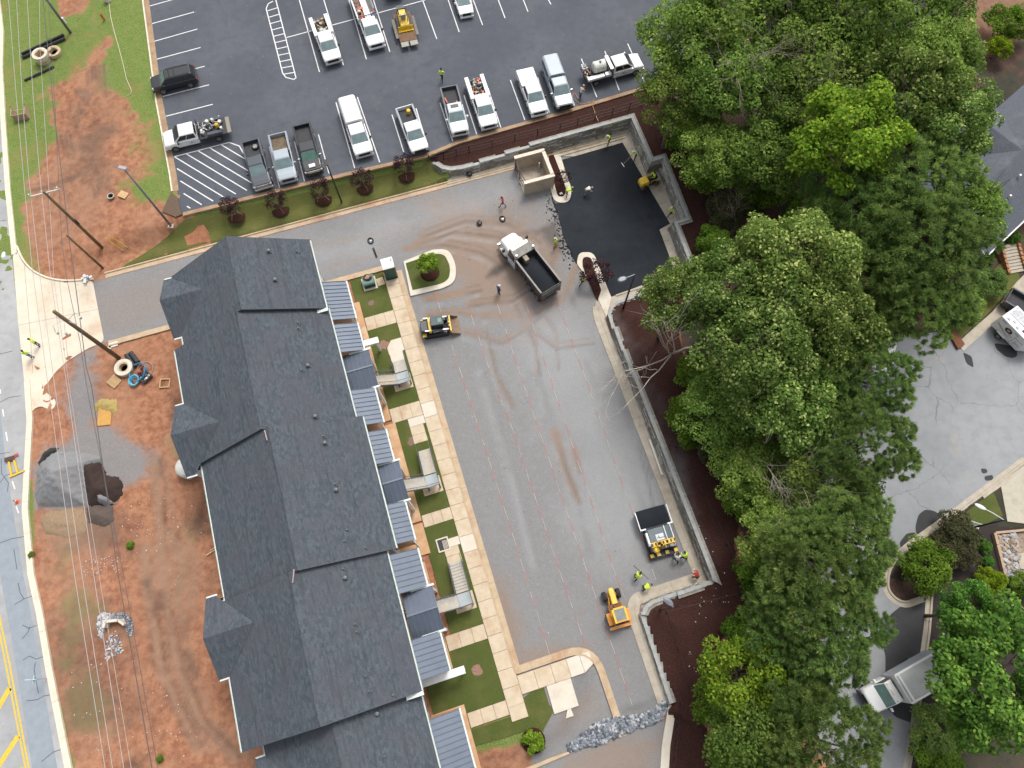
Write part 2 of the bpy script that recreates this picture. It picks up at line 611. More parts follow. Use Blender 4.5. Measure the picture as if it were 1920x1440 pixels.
# ================================================================ levels
# edge of the lower site, walked from the drive's far kerb round the retaining wall: (u, v, height held behind it)
WALL = [(-49.4,6.05,0.85),(-48.4,6.45,0.9),(-47.5,7.05,1.0),(-46.95,8.0,1.0),(-46.75,9.4,1.0),(-46.75,11.3,1.2),(-46.78,14.2,1.4),
  (-46.82,17.0,1.6),(-47.0,28.4,1.6),(-40.95,28.3,1.6),(-41.0,29.7,1.6),(-33.95,29.3,1.6),(-33.9,27.9,1.6),(-28.75,27.6,1.5)]
WALL_LOW = [(-28.1,27.2,0.22),(-27.55,19.6,0.22),(-27.2,18.85,0.3)]
WALL_E = [(-26.4,18.25,0.7),(-24.6,18.1,1.0),(-22.0,18.0,1.2),(-19.5,17.95,1.4),(0.42,17.8,1.4),(0.42,16.9,1.0),(0.43,12.6,0.8),(0.65,11.75,0.8),(1.35,11.05,0.7),(8.7,10.85,0.6)]
STRIP = [(8.9,10.3,0.14),(16.0,7.6,0.14),(30.0,4.0,0.14)]
BOUND = [(-46.75,-60,0.12),(-46.75,5.9,0.12),(-46.75,7.6,0.5)] + [(u,v,h - 0.12 if h > 0.9 else h) for u,v,h in WALL[3:] + WALL_LOW + WALL_E] + STRIP
LOWER_UV = [(-46.75,-60),(-46.75,7.6)] + [(u,v) for u,v,h in offset([Vector(p) for p in [(u,v,0) for u,v,h in (WALL[3:] + WALL_LOW + WALL_E + STRIP)]],0.42)] + [(30,-60)]
def levels(X,Y):
 """ground height of the site"""
 U_ = X * UU.x + Y * UU.y
 V_ = X * VV.x + Y * VV.y
 low = inside(LOWER_UV,U_,V_)
 dm = np.full(X.shape,1e9)
 hm = np.zeros(X.shape)
 for (u0,v0,h0),(u1,v1,h1) in zip(BOUND,BOUND[1:]):
  a,b = u1 - u0,v1 - v0
  L = a * a + b * b
  t = np.clip(((U_ - u0) * a + (V_ - v0) * b) / L,0,1)
  d = np.hypot(U_ - u0 - t * a,V_ - v0 - t * b)
  k = d < dm
  dm = np.where(k,d,dm)
  hm = np.where(k,h0 + (h1 - h0) * t,hm)
 z = hm + (ZU - hm) * sstep(dm,1.0,3.3)
 west = sstep(V_,-37.0,-20.8)
 z = np.where(V_ < -20.8,z * west,z)
 return np.where(low,0.0,z)
def level(p):
 return float(levels(np.array([p[0]]),np.array([p[1]]))[0])
def GT(x,y,dz=0.0):
 """survey point on the ground itself"""
 z = 0.0
 for _ in range(7):
  p = G(x,y,z)
  z = 0.5 * z + 0.5 * level(p)
 return Vector((p.x,p.y,level(p) + dz))
# ================================================================ the ground
STEP = 0.22
gx = np.arange(-68,66,STEP)
gy = np.arange(-16,84,STEP)
GX,GY = np.meshgrid(gx,gy)
def vnoise(scale,seed):
 r = np.random.default_rng(seed)
 a = r.random((int(110 / scale) + 4,int(150 / scale) + 4))
 fx,fy = (GX + 70) / scale,(GY + 18) / scale
 ix,iy = fx.astype(int),fy.astype(int)
 tx,ty = fx - ix,fy - iy
 tx,ty = tx * tx * (3 - 2 * tx),ty * ty * (3 - 2 * ty)
 return (a[iy,ix] * (1 - tx) + a[iy,ix + 1] * tx) * (1 - ty) + (a[iy + 1,ix] * (1 - tx) + a[iy + 1,ix + 1] * tx) * ty
GN = 0.5 * vnoise(4.0,1) + 0.3 * vnoise(1.5,2) + 0.2 * vnoise(0.6,3)
GU = GX * UU.x + GY * UU.y
GV = GX * VV.x + GY * VV.y
GZ = levels(GX,GY)
ch = {k: np.zeros(GX.shape) for k in ('grass','grav','mulch','dark','light','tan')}
def pp(k,pts,soft=1.0,val=1.0,z=0.0,wob=1.0,world=False,mode='max'):
 P = pts if world else GP(pts,z)
 d = seg_dist(P,GX,GY)
 sd = np.where(inside(P,GX,GY),d,-d) + (GN - 0.5) * 2 * wob
 w = sstep(sd,-soft,soft) * abs(val)
 if val < 0:
  ch[k] = ch[k] * (1 - w)
 elif mode == 'add':
  ch[k] = np.minimum(1,ch[k] + w)
 else:
  ch[k] = np.maximum(ch[k],w)
def pl(k,pts,width=0.5,val=0.6,z=0.0,soft=0.35,wob=0.15,brk=0.0):
 P = GP(pts,z)
 d = seg_dist(P,GX,GY,False) + (GN - 0.5) * 2 * wob
 w = sstep(-d,-(width / 2 + soft),-max(0.0,width / 2 - soft)) * abs(val)
 if brk:
  w = w * sstep(GN,0.5 - brk,0.5 + 0.12)
 if val < 0:
  ch[k] = ch[k] * (1 - w)
 else:
  ch[k] = np.minimum(1,np.maximum(ch[k],w))
# --- gravel base of the drive and the lower lot
LOT_UV = [(-45.9,-36),(-45.9,7),(-46.3,28.2),(-34,29.2),(-34,27.7),(-28.4,27),(-27.3,19.2),(-26.4,18.1),(0.2,17.5),(0.2,12.6),(1.0,10.8),(12,9.9),(16,8),(13.5,-2),(3,-0.2),(-38.5,-0.5),(-38.7,-36)]
LOTW = [UV(u,v) for u,v in LOT_UV]
lot_in = inside(LOTW,GX,GY)
ch['grav'] = np.where(lot_in,1.0,ch['grav'])
# --- north-west bank: grass with the worked red earth
nw = (GU < -46.4) & (GV < -19.4)
ch['grass'] = np.where(nw,0.62 + 0.62 * sstep(GN,0.32,0.62),0.0)
pp('grass',[(112,165),(140,120),(190,104),(198,165),(246,195),(252,235),(278,272),(282,305),(262,335),(236,350),(330,372),(340,420),(150,540),(60,508),(38,472),(44,400),(52,330),(85,270),(112,250),(104,190)],1.9,-1,0.7,4.0)
pp('grass',[(102,-10),(178,-10),(160,24),(118,28)],0.8,-1,0.9,1.0)
pp('grass',[(170,35),(200,30),(200,110),(165,110)],1.5,-0.45,0.9,1.6)
pp('grass',[(240,240),(300,240),(325,380),(250,380)],1.5,-0.3,0.9,1.6)
pp('grass',[(238,350),(330,330),(330,385),(250,400)],1.2,0.75,0.9,1.4)
pp('dark',[(150,205),(215,200),(225,265),(205,330),(150,300)],2.0,0.42,0.7,3.5)
pp('tan',[(60,330),(180,250),(240,330),(200,420),(60,480)],2.0,0.25,0.6,2.5)
for ln in ([(175,130),(178,210),(170,300),(200,410)],[(190,130),(195,220),(190,310),(212,410)],[(120,250),(128,290),(160,300)],[(150,170),(190,220),(240,300)],[(140,200),(160,260)],[(60,350),(140,330),(230,280)]):
 for o_ in (-9,0,9):
  pl('dark',[(x + o_,y) for x,y in ln],0.35,0.5,0.7,0.25,0.3,0.2)
  pl('tan',[(x + o_ + 5,y) for x,y in ln],0.35,0.6,0.7,0.25,0.3,0.2)
pp('grass',[UV(*q) for q in ((-50.3,-19),(-50,6),(-48.6,6.4),(-47,8.2),(-46.5,8.2),(-46.5,-19))],0.2,1.0,world=True,wob=0.1)
# --- red yard beside the building
yard = (GU > -38.9) & (GV < -20)
for ln in ([(290,860),(300,980),(310,1130),(330,1240),(375,1350),(440,1420)],[(268,1030),(285,1150),(300,1250),(330,1320),(370,1400)],[(320,1000),(345,1060),(330,1130)]):
 pl('tan',ln,0.9,0.6,0,0.4,0.4)
 pl('dark',[(x + 11,y) for x,y in ln],0.35,0.5,0,0.3,0.3,0.2)
 pl('dark',[(x - 10,y) for x,y in ln],0.3,0.42,0,0.3,0.4,0.15)
 pl('tan',[(x + 24,y) for x,y in ln],0.7,0.45,0,0.4,0.4)
pp('grav',[(128,672),(182,670),(184,790),(232,825),(298,850),(300,905),(215,925),(120,960),(60,950),(62,850),(118,815)],1.3,0.72,0,1.6)
pp('grav',[(120,655),(190,640),(196,690),(130,720)],1.0,0.7,0,1.4)
for q in ([(320,740),(345,745),(340,800),(315,790)],[(355,975),(385,935),(398,1000),(372,1020)],[(262,1085),(285,1080),(295,1140),(270,1120)],[(285,1100),(310,1105),(308,1145),(288,1150)],[(345,1220),(365,1225),(370,1260),(345,1265)],[(240,1425),(275,1420),(275,1450),(235,1450)],[(25,745),(45,745),(45,800),(35,840),(27,800)]):
 pp('dark',q,0.8,0.62,0,0.9)
pp('tan',[(80,975),(165,950),(215,985),(200,1040),(90,1045)],1.2,0.6,0,1.2)
for q in ([(50,905),(60,900),(62,1080),(95,1250),(140,1440),(118,1440),(72,1180),(52,1040)],):
 pp('grass',q,0.4,0.9,0,0.35)
for q in ([(98,1040),(135,1030),(140,1075),(100,1080)],[(335,990),(385,980),(392,1030),(350,1035)],[(330,830),(345,830),(350,860),(332,860)],[(112,1195),(130,1190),(140,1290),(115,1290)]):
 pp('grass',q,1.2,0.42,0,1.6)
for q in ([(100,1180),(230,1150),(260,1300),(130,1380)],[(150,985),(240,960),(260,1050),(160,1090)],[(320,1060),(400,1080),(420,1200),(340,1180)]):
 pp('dark',q,2.5,0.34,0,4.5)
for q in ([(100,1030),(150,1010),(190,1150),(120,1250)],[(110,1220),(180,1250),(200,1380),(140,1400)],[(250,1060),(280,1040),(270,1120)],[(345,975),(388,965),(392,1005),(350,1005)],[(318,832),(345,830),(350,862),(322,852)],[(380,1080),(405,1090),(425,1250),(400,1180)]):
 pp('grass',q,1.8,0.50,0,3.0)
 pp('tan',q,1.8,0.35,0,3.0)
# --- mulch banks along and behind the wall
MULCH_UV = [(-50.6,6.4),(-49.3,6.3),(-47.3,7.3),(-46.9,9.4),(-46.9,28.5),(-41,28.6),(-41.2,30),(-34,29.7),(-33.6,28.2),(-28.4,27.6),(-27.4,19.6),(-26,18.6),(-0.4,18.1),(0.2,12.8),(1.6,11),(8.6,10.8),(16,7.9),(30,5.2),(30,9.5),(22,13.2),(14,14.5),(8.5,20.5),(3.5,24.5),(-4,22.8),(-14,22.4),(-22,24),(-27,30.5),(-34,33.5),(-42,33.5),(-49,33),(-50.9,40),(-51.2,30)]
pp('mulch',[UV(u,v) for u,v in MULCH_UV],0.25,1.0,world=True,wob=0.25)
for q in ([(1400,920),(1430,1000),(1420,1100),(1385,1070),(1380,960)],[(1330,1230),(1400,1140),(1420,1180),(1350,1260)],[(1340,860),(1370,900),(1345,910)],[(1320,1340),(1360,1330),(1365,1400),(1330,1410)]):
 pp('mulch',q,0.8,-0.9,1.6,0.8)
# --- woodland floor: leaf mould and green undergrowth
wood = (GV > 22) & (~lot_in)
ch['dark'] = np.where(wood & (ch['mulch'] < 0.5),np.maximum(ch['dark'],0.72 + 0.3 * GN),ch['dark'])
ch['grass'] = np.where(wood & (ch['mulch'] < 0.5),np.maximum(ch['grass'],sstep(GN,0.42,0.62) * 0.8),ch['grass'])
for q in ([(1800,-20),(1925,-20),(1925,60),(1850,110),(1795,70)],):
 pp('grass',q,1,-1,ZU)
 pp('dark',q,1,-0.95,ZU)
 pp('tan',q,1.5,0.4,ZU)
 pp('dark',q,1.5,0.35,ZU)
for q in ([(1660,1085),(1700,1040),(1790,990),(1800,985),(1930,990),(1930,1260),(1750,1330),(1735,1200),(1745,1100)],[(1715,1320),(1745,1130),(1800,1300),(1800,1345),(1715,1450)]):
 pp('mulch',q,0.4,0.9,ZU,0.4)
pp('grass',[(1800,1340),(1930,1330),(1930,1450),(1790,1450)],1.0,0.8,ZU)
pp('tan',[(1800,1340),(1930,1330),(1930,1450),(1790,1450)],1.0,0.45,ZU)
# --- tracks, dust and crumbs on the gravel
pp('light',[(960,590),(1080,560),(1190,790),(1260,980),(1200,1090),(1130,1080),(1060,850)],4.0,0.42,0,3.0)
pp('light',[(1000,600),(1075,640),(1130,800),(1060,790)],2.0,0.38,0,2.5)
pp('light',[(560,480),(700,470),(690,420),(860,370),(960,350),(900,400)],2.0,0.25,0,2.0)
pp('tan',[(820,380),(990,400),(1040,440),(1075,560),(960,610),(870,560),(780,450)],3.0,0.72,0,3.5)
pp('tan',[(190,560),(340,520),(340,600),(200,630)],1.5,0.25,0,2.0)
pp('tan',[(905,1040),(950,1080),(975,1180),(965,1240),(940,1180)],0.9,0.65,0,1.0)
pp('tan',[(950,1225),(1040,1205),(1105,1215),(1110,1235),(960,1260)],0.6,0.5,0,0.8)
for ln,w,v in (([(780,455),(850,430),(930,440),(990,470),(1020,540)],0.5,.55),([(790,440),(870,410),(950,415),(1010,450)],0.45,.5),([(760,465),(830,455),(900,470),(950,500)],0.5,.5),
     ([(880,570),(960,560),(1020,520),(1045,470)],0.6,.55),([(905,590),(990,590),(1055,560),(1080,500)],0.5,.45),([(960,560),(1000,640),(1010,700)],0.5,.4),([(800,560),(860,550),(900,540)],0.6,.55),([(800,590),(850,582),(890,588)],0.5,.5),
     ([(975,600),(1040,650),(1110,640)],0.4,.4),([(910,620),(930,700),(960,760)],0.4,.3),([(1040,810),(1060,880),(1085,940)],0.8,.5),([(1075,840),(1085,880)],0.8,.45),
     ([(870,620),(940,640),(990,610),(1030,570)],0.4,.35),([(985,540),(1040,620),(1045,690)],0.4,.3)):
 pl('tan',ln,w,v * 1.6,0,0.3,0.25)
 pl('dark',[(x + 3,y + 4) for x,y in ln],w * 0.5,v * 0.75,0,0.25,0.25,0.25)
 pl('dark',[(x + 2,y - 7) for x,y in ln],w * 0.3,v * 0.5,0,0.2,0.3,0.2)
 pl('light',[(x - 4,y + 14) for x,y in ln],w * 0.8,v * 0.7,0,0.3,0.4,0.15)
for ln in ([(200,560),(330,535)],[(205,585),(335,555)],[(210,610),(330,580)],[(560,470),(700,440),(800,415)],[(620,500),(720,470)]):
 pl('tan',ln,0.6,0.32,0,0.4,0.3,0.3)
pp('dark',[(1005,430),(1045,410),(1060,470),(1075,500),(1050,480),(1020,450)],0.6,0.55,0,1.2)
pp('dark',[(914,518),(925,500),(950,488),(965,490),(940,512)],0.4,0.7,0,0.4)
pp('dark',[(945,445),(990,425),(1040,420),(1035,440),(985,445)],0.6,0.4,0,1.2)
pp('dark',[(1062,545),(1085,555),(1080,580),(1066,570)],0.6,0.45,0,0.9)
pp('dark',[(1160,1330),(1235,1300),(1245,1310),(1170,1345)],0.5,0.45,0,0.7)
for ln in ([(1000,700),(1060,900),(1100,1040)],[(1130,760),(1180,900),(1220,1010)],[(1150,740),(1200,880)],[(1090,680),(1150,840)],[(900,700),(960,900),(1000,1060)]):
 pl('light',ln,0.7,0.3,0,0.6,0.5,0.2)
 pl('dark',[(x + 9,y) for x,y in ln],0.4,0.15,0,0.4,0.5,0.2)
for ln in ([(1195,830),(1215,900),(1225,950)],[(1202,826),(1222,896)]):
 pl('dark',ln,0.2,0.3,0,0.2,0.1,0.3)
pp('dark',[(1225,1062),(1296,1066),(1300,1078),(1232,1095)],0.7,0.25,0,0.5)
# --- planting corner at the south end
pp('grass',[(870,1360),(1015,1320),(1040,1330),(1010,1390),(960,1400),(878,1412)],0.6,0.95,0,0.6)
pp('grass',[(650,520),(1030,1280),(860,1400),(600,600)],0.5,0.0,0)
pp('tan',[(1040,1320),(1110,1300),(1130,1340),(1040,1390)],1.0,0.35,0,1.0)
pp('dark',[(880,1415),(1000,1390),(1060,1340),(1090,1260),(1075,1380),(960,1440),(890,1440)],1.6,0.32,0,1.2)
pp('grav',[(1090,1410),(1245,1330),(1250,1460),(1000,1460)],0.8,0.75,0,1.2)
pp('tan',[(1060,1420),(1200,1370),(1240,1390),(1200,1460),(1040,1460)],1.0,0.55,0,1.2)
# under pavements the ground drops away
UPPER_LOT = [(278,-90),(272,-30),(278,0),(305,190),(334,372),(342,403),(560,350),(800,294),(862,268),(1050,214),(1230,160),(1345,118),(1345,-90)]
UPPER_LOT_W = GP(UPPER_LOT,ZU)
STREET = [(1640,640),(1720,628),(1783,618),(1800,655),(1880,585),(1990,490),(2080,520),(2080,770),(1925,868),(1790,970),(1700,1035),(1664,1072),(1664,1108),(1692,1130),(1742,1112),(1738,1210),(1722,1322),(1698,1470),(1590,1500),(1470,1300),(1500,1000),(1560,800)]
STREET_W = GP(STREET,ZU)
sunk = inside(UPPER_LOT_W,GX,GY) & (seg_dist(UPPER_LOT_W,GX,GY) > 0.3)
sunk |= inside(STREET_W,GX,GY) & (seg_dist(STREET_W,GX,GY) > 0.3)
rough = (GN - 0.5) * 0.12 + (vnoise(0.45,9) - 0.5) * 0.06
flat = lot_in | (ch['mulch'] > 0.5)
GZ2 = GZ + np.where(flat,rough * 0.22,rough) - 0.02
low_mask = inside(LOWER_UV,GU,GV)
roadish = low_mask & (GV < -36.5)
GZ2 = np.where(roadish,-0.08,GZ2)
site_pave = low_mask & (GV > -22.0) & (GV < 0.3) & (GU > -38.7) & (GU < 6)
GZ2 = np.where(site_pave,-0.06,GZ2)
GZ2 = np.where(sunk,GZ - 0.15,GZ2)
def grid_objects():
 ny,nx = GX.shape
 cxm = (GX[:-1,:-1] + GX[1:,1:]) / 2
 cym = (GY[:-1,:-1] + GY[1:,1:]) / 2
 cu = cxm * UU.x + cym * UU.y
 cv = cxm * VV.x + cym * VV.y
 lotc = inside(LOTW,cxm,cym)
 mulc = (ch['mulch'][:-1,:-1] > 0.5) & ~lotc
 woodc = (cv > 20) & ~lotc & ~mulc
 zone = np.where(lotc,1,np.where(mulc,2,np.where(woodc,3,0)))
 names = ['ground','gravel_lot','mulch_bank','woodland_floor']
 res = {}
 vid = np.arange(ny * nx).reshape(ny,nx)
 quads = np.stack([vid[:-1,:-1],vid[:-1,1:],vid[1:,1:],vid[1:,:-1]],-1).reshape(-1,4)
 zf = zone.reshape(-1)
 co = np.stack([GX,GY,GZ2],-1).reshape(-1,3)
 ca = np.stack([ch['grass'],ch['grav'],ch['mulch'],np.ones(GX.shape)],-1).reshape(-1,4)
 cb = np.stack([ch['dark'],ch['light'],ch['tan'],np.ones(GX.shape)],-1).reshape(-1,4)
 for k,name in enumerate(names):
  q = quads[zf == k]
  used,inv = np.unique(q,return_inverse=True)
  q = inv.reshape(-1,4)
  me = bpy.data.meshes.new(name)
  me.vertices.add(len(used))
  me.vertices.foreach_set('co',co[used].astype(np.float32).ravel())
  me.loops.add(q.size)
  me.loops.foreach_set('vertex_index',q.astype(np.int32).ravel())
  me.polygons.add(len(q))
  me.polygons.foreach_set('loop_start',np.arange(0,q.size,4,dtype=np.int32))
  me.polygons.foreach_set('loop_total',np.full(len(q),4,np.int32))
  me.polygons.foreach_set('use_smooth',np.ones(len(q),bool))
  for an,arr in (('pa',ca),('pb',cb)):
   a = me.attributes.new(an,'FLOAT_COLOR','POINT')
   a.data.foreach_set('color',arr[used].astype(np.float32).ravel())
  me.materials.append(MG)
  me.update()
  me.validate()
  o = bpy.data.objects.new(name,me)
  COL.objects.link(o)
  structure(o)
  res[name] = o
 return res
ZONES = grid_objects()
# the land goes on beyond the surveyed sheet
mb = MB()
mb.sheet([(-700,-500,-0.6),(700,-500,-0.6),(700,900,-0.6),(-700,900,-0.6)])
far = structure(mb.build('countryside',M('far_land',(0.055,0.075,0.028),1.0,(0.10,0.075,0.045),0.05)))
# ================================================================ paved sheets
def slab_sheet(name,pts,z,th,mat,parent=None):
 b = MB()
 b.prism(pts,z - th,z)
 o = b.build(name,mat,parent)
 return structure(o) if parent is None else o
def line_on(parent,name,p,q,w,z,mat,t=0.004):
 p,q = Vector(p),Vector(q)
 d = (q - p)
 d.z = 0
 d.normalize()
 n = Vector((-d.y,d.x,0)) * w / 2
 b = MB()
 b.add([(a.x,a.y,z + t) for a in (p - n,q - n,q + n,p + n)],[(0,1,2,3)])
 return b.build(name,mat,parent)
parking = slab_sheet('parking_lot',UPPER_LOT_W,ZU + 0.02,0.2,MA_LOT)
ZP = ZU + 0.02
def stripe(x0,y0,x1,y1,w=0.11):
 return line_on(parking,'parking_stripe',G(x0,y0,ZP),G(x1,y1,ZP),w,ZP,M_WHITE_LINE)
for s in ((278,12,328,-2),(284,44.5,364,22.5),(289,77.5,370,54.5),(294,111,376,89),(299,147,384,124),(305,181,392,159),(311,218,399,195.5),(318,254,411,217),
   (535,71,671,34),(706,25,797,0),(561,-1,599,135),(607,-1,644,122),(654,-1,687,111),(700,-1,731,97),(792,-1,819,73),(840,-1,861,60),(887,-1,905,47),(934,-1,947,34),(981,-1,990,22),(1028,-1,1033,8),
   (505,275,524,352),(552,265,571,340),(597,252,617,325),(630,192,665,315),(670,182,712,304),(735,215,757,285),(780,203,803,278),(825,193,849,265),(870,179,894,252),(915,165,939,239),(957,150,984,225),(1008,145,1030,211),(1055,130,1077,198),
   (1090,110,1119,182),(1134,96,1161,169),(1177,82,1209,155),(1219,70,1250,140)):
 stripe(*s)
def clip_line(poly,p,d):
 """the stretch of a line that lies inside a convex plan polygon"""
 t0,t1 = -1e9,1e9
 n = len(poly)
 ar = sum(poly[i].x * poly[(i + 1) % n].y - poly[(i + 1) % n].x * poly[i].y for i in range(n))
 s = 1 if ar > 0 else -1
 for i in range(n):
  a,b = poly[i],poly[(i + 1) % n]
  e = b - a
  nn = Vector((-e.y,e.x,0)) * s
  den = d.dot(nn)
  num = (a - p).dot(nn)
  if abs(den) < 1e-9:
   if num > 0:
    return None
   continue
  t = num / den
  if den > 0:
   t0 = max(t0,t)
  else:
   t1 = min(t1,t)
 return (p + d * t0,p + d * t1) if t1 > t0 + 0.1 else None
HATCH = GP([(326,294),(430,267),(449,274),(458,290),(476,353),(352,392)],ZP)
for a,b in ((0,1),(1,2),(2,3),(3,4)):
 line_on(parking,'hatch_border',HATCH[a],HATCH[b],0.12,ZP,M_WHITE_LINE)
hd = (G(470,342,ZP) - G(370,282,ZP))
hd.z = 0
hd.normalize()
hn = Vector((-hd.y,hd.x,0))
c0 = G(370,282,ZP)
for k in range(-6,9):
 r = clip_line(HATCH,c0 + hn * k * 0.98,hd)
 if r:
  line_on(parking,'hatch_stripe',r[0],r[1],0.12,ZP,M_WHITE_LINE,0.006)
lad_l = GP([(512,2),(503,7),(499,16),(530,137),(536,145),(551,149)],ZP)
lad_r = GP([(517,-1),(555,146),(551,149)],ZP)
for row in (lad_l,lad_r):
 for a,b in zip(row,row[1:]):
  line_on(parking,'ladder_border',a,b,0.12,ZP,M_WHITE_LINE)
for k in range(11):
 t = 0.05 + k * 0.093
 a = G(500 + 31 * t,14 + 128 * t,ZP)
 b = G(518.5 + 36 * t,8 + 130 * t,ZP)
 line_on(parking,'ladder_rung',a,b,0.11,ZP,M_WHITE_LINE,0.006)
# kerbs of the upper car park
k1 = group_root('kerb')
line = GP([(262,-90),(258,-30),(267,0),(292,190),(318,330),(322,360)],ZU)
sweep_pieces(k1,'kerb_section',line,[(0.15,-0.1),(0.15,0.03),(0.75,0.035),(0.75,-0.1)][::-1],M_KERB_UP,3.0)
sweep_pieces(k1,'kerb_top',line,[(0,-0.1),(0,0.15),(0.147,0.15),(0.147,-0.1)][::-1],M_KERB_PALE,3.0)
line = GP([(344,406),(560,352),(800,296),(862,270),(1050,217),(1232,162),(1345,120)],ZU)
sweep_pieces(k1,'kerb_section',line,[(0,-0.1),(0,0.14),(0.16,0.14),(0.2,0.035),(0.5,0.03),(0.5,-0.1)][::-1],[M_KERB_UP],3.0)
# ---- the street and its kerbs
street = slab_sheet('street',STREET_W,ZU + 0.02,0.2,MA_STREET)
for q in ([(1716,988),(1722,965),(1735,955),(1752,958),(1764,966),(1768,975),(1745,998),(1718,1002)],[(1686,1018),(1700,1000),(1716,998),(1720,1006),(1690,1030)],  # patch by the bushes is a shadow painted in; others are wet asphalt
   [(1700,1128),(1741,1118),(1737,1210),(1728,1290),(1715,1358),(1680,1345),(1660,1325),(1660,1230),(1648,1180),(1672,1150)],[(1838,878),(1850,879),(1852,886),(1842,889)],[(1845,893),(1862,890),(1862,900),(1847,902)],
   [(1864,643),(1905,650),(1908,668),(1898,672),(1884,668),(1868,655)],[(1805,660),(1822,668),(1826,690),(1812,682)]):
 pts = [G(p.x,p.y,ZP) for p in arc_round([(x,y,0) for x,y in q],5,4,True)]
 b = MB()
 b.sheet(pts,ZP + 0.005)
 b.build('shade_and_wet_patch',MA_PATCH,street)
k2 = group_root('street_kerb')
PR_ST = [(0,-0.1),(0,0.14),(-0.15,0.14),(-0.2,0.04),(-0.55,0.035),(-0.55,-0.1)]
line = arc_round(GP([(1925,866),(1790,968),(1700,1033),(1668,1066),(1665,1108),(1692,1130),(1744,1110)],ZU),[0,2,2,1.5,1.5,1.0,0],5)
sweep_pieces(k2,'kerb_section',line,PR_ST,M_KERB2,3.0)
line = GP([(1750,1095),(1744,1180),(1736,1240),(1726,1320),(1702,1470)],ZU)
sweep_pieces(k2,'kerb_section',line,PR_ST,M_KERB2,3.0)
drv = slab_sheet('driveway',GP([(1792,645),(1806,658),(1880,592),(1930,548),(1960,500),(1935,500),(1905,530),(1860,585)],ZU),ZU + 0.07,0.3,M_KERB2)
pad = slab_sheet('patio',GP([(1876,912),(1935,868),(1990,900),(1990,990),(1888,978)],ZU),ZU + 0.08,0.3,M('old_patio',(0.50,0.46,0.37),0.9,(0.38,0.35,0.27),1.4,grime=(0.24,0.20,0.14),gs=0.7))
sidew = slab_sheet('path',GP([(1845,935),(1935,870),(1935,862),(1840,928)],ZU),ZU + 0.05,0.3,M_KERB2)
for q,m in (([(1795,972),(1862,922),(1880,968),(1842,985),(1810,982)],M_LAWN),([(1790,575),(1880,490),(1900,470),(1912,525),(1852,588),(1800,636),(1778,612)],M_SLOPE)):
 slab_sheet('lawn',GP(q,ZU),ZU + 0.06,0.2,m)
mb = MB()
mb.prism(GP([(1772,620),(1782,612),(1806,648),(1793,656)],ZU),ZU - 0.2,ZU + 0.32)
structure(mb.build('planting_bed',M('rust_bark',(0.24,0.095,0.045),1.0,(0.12,0.05,0.03),8.0,bumpy=0.6)))
# ---- main road at the left
ROAD_E = [(-14,-40),(8,60),(4,130),(10,240),(18,360),(26,478),(34,600),(45,716),(50,790),(44,895),(41,957),(52,1080),(68,1152),(86,1260),(121,1440),(140,1530)]
ROAD_E = [(-14,-40),(-2,60),(-4,130),(2,240),(10,360),(22,478),(34,600),(45,716),(50,790),(44,895),(41,957),(52,1080),(68,1152),(86,1260),(121,1440),(140,1530)]
re_w = GP(ROAD_E,0)
road = slab_sheet('road',re_w + [Vector((-75,-18,0)),Vector((-75,90,0))],0.0,0.2,MA_ROAD)
ZR = 0.0
k3 = group_root('road_kerb')
for seg in (re_w[0:6],re_w[7:]):
 sweep_pieces(k3,'kerb_section',seg,[(0,-0.1),(0,0.03),(0.40,0.04),(0.44,0.15),(0.6,0.15),(0.6,-0.1)],M_KERB_PALE if seg is not re_w[0:6] else M_KERB,3.0)
def strip_px(parent,name,pts,w,mat,z=ZR,t=0.005,zz=0.0):
 P = GP(pts,zz)
 b = MB()
 L,Rr = offset(P,w / 2),offset(P,-w / 2)
 for i in range(len(P) - 1):
  b.add([(q.x,q.y,z + t) for q in (Rr[i],Rr[i + 1],L[i + 1],L[i])],[(0,1,2,3)])
 return b.build(name,mat,parent)
strip_px(road,'yellow_line',[(-10,1105),(0,1160),(18,1245),(54,1440),(70,1530)],0.14,M_YELLOW_LINE)
strip_px(road,'yellow_line',[(-12,1130),(0,1190),(14,1262),(48,1440),(64,1530)],0.14,M_YELLOW_LINE)
for q in ([(-12,1342),(18,1290)],[(-4,1438),(34,1380)],[(14,1475),(44,1440)]):
 strip_px(road,'yellow_hatch',q,0.42,M_YELLOW_LINE)
for q in ([(5,767),(7,781)],[(11,810),(14,827)],[(23,902),(28,917)],[(30,948),(35,962)],[(0,730),(1,738)]):
 strip_px(road,'lane_dash',q,0.12,M_WHITE_LINE)
strip_px(road,'turn_arrow',[(-4,478),(9,474)],0.9,M_WHITE_LINE)
M_LANE = M('worn_wheel_lane',(0.28,0.315,0.345),0.9,(0.235,0.265,0.30),1.5)
strip_px(road,'wheel_lane',[(-25,720),(-8,880),(22,1080),(45,1200),(84,1440),(100,1530)],1.9,M_LANE,t=0.002)
for q in ([(-5,757),(18,745),(40,742)],[(-5,852),(18,848)],[(0,905),(10,892),(20,888),(46,884)],[(2,860),(3,888),(16,905),(14,922)],[(-5,1020),(22,1010),(46,1006)],[(26,1030),(32,1068)],[(27,1134),(45,1123),(62,1117)],[(34,1093),(38,1112),(45,1123)],
   [(42,1172),(54,1178),(68,1173)],[(42,1198),(53,1184),(56,1175)],[(43,1238),(55,1230),(68,1236),(84,1230)],[(64,1250),(68,1240),(64,1256),(72,1300)],[(50,1314),(70,1312),(82,1305),(98,1302)],[(78,1428),(100,1410),(118,1404)],[(-5,415),(12,413)],[(-5,665),(24,658)]):
 strip_px(road,'crack_seal',q,0.055,M_TAR,t=0.007)
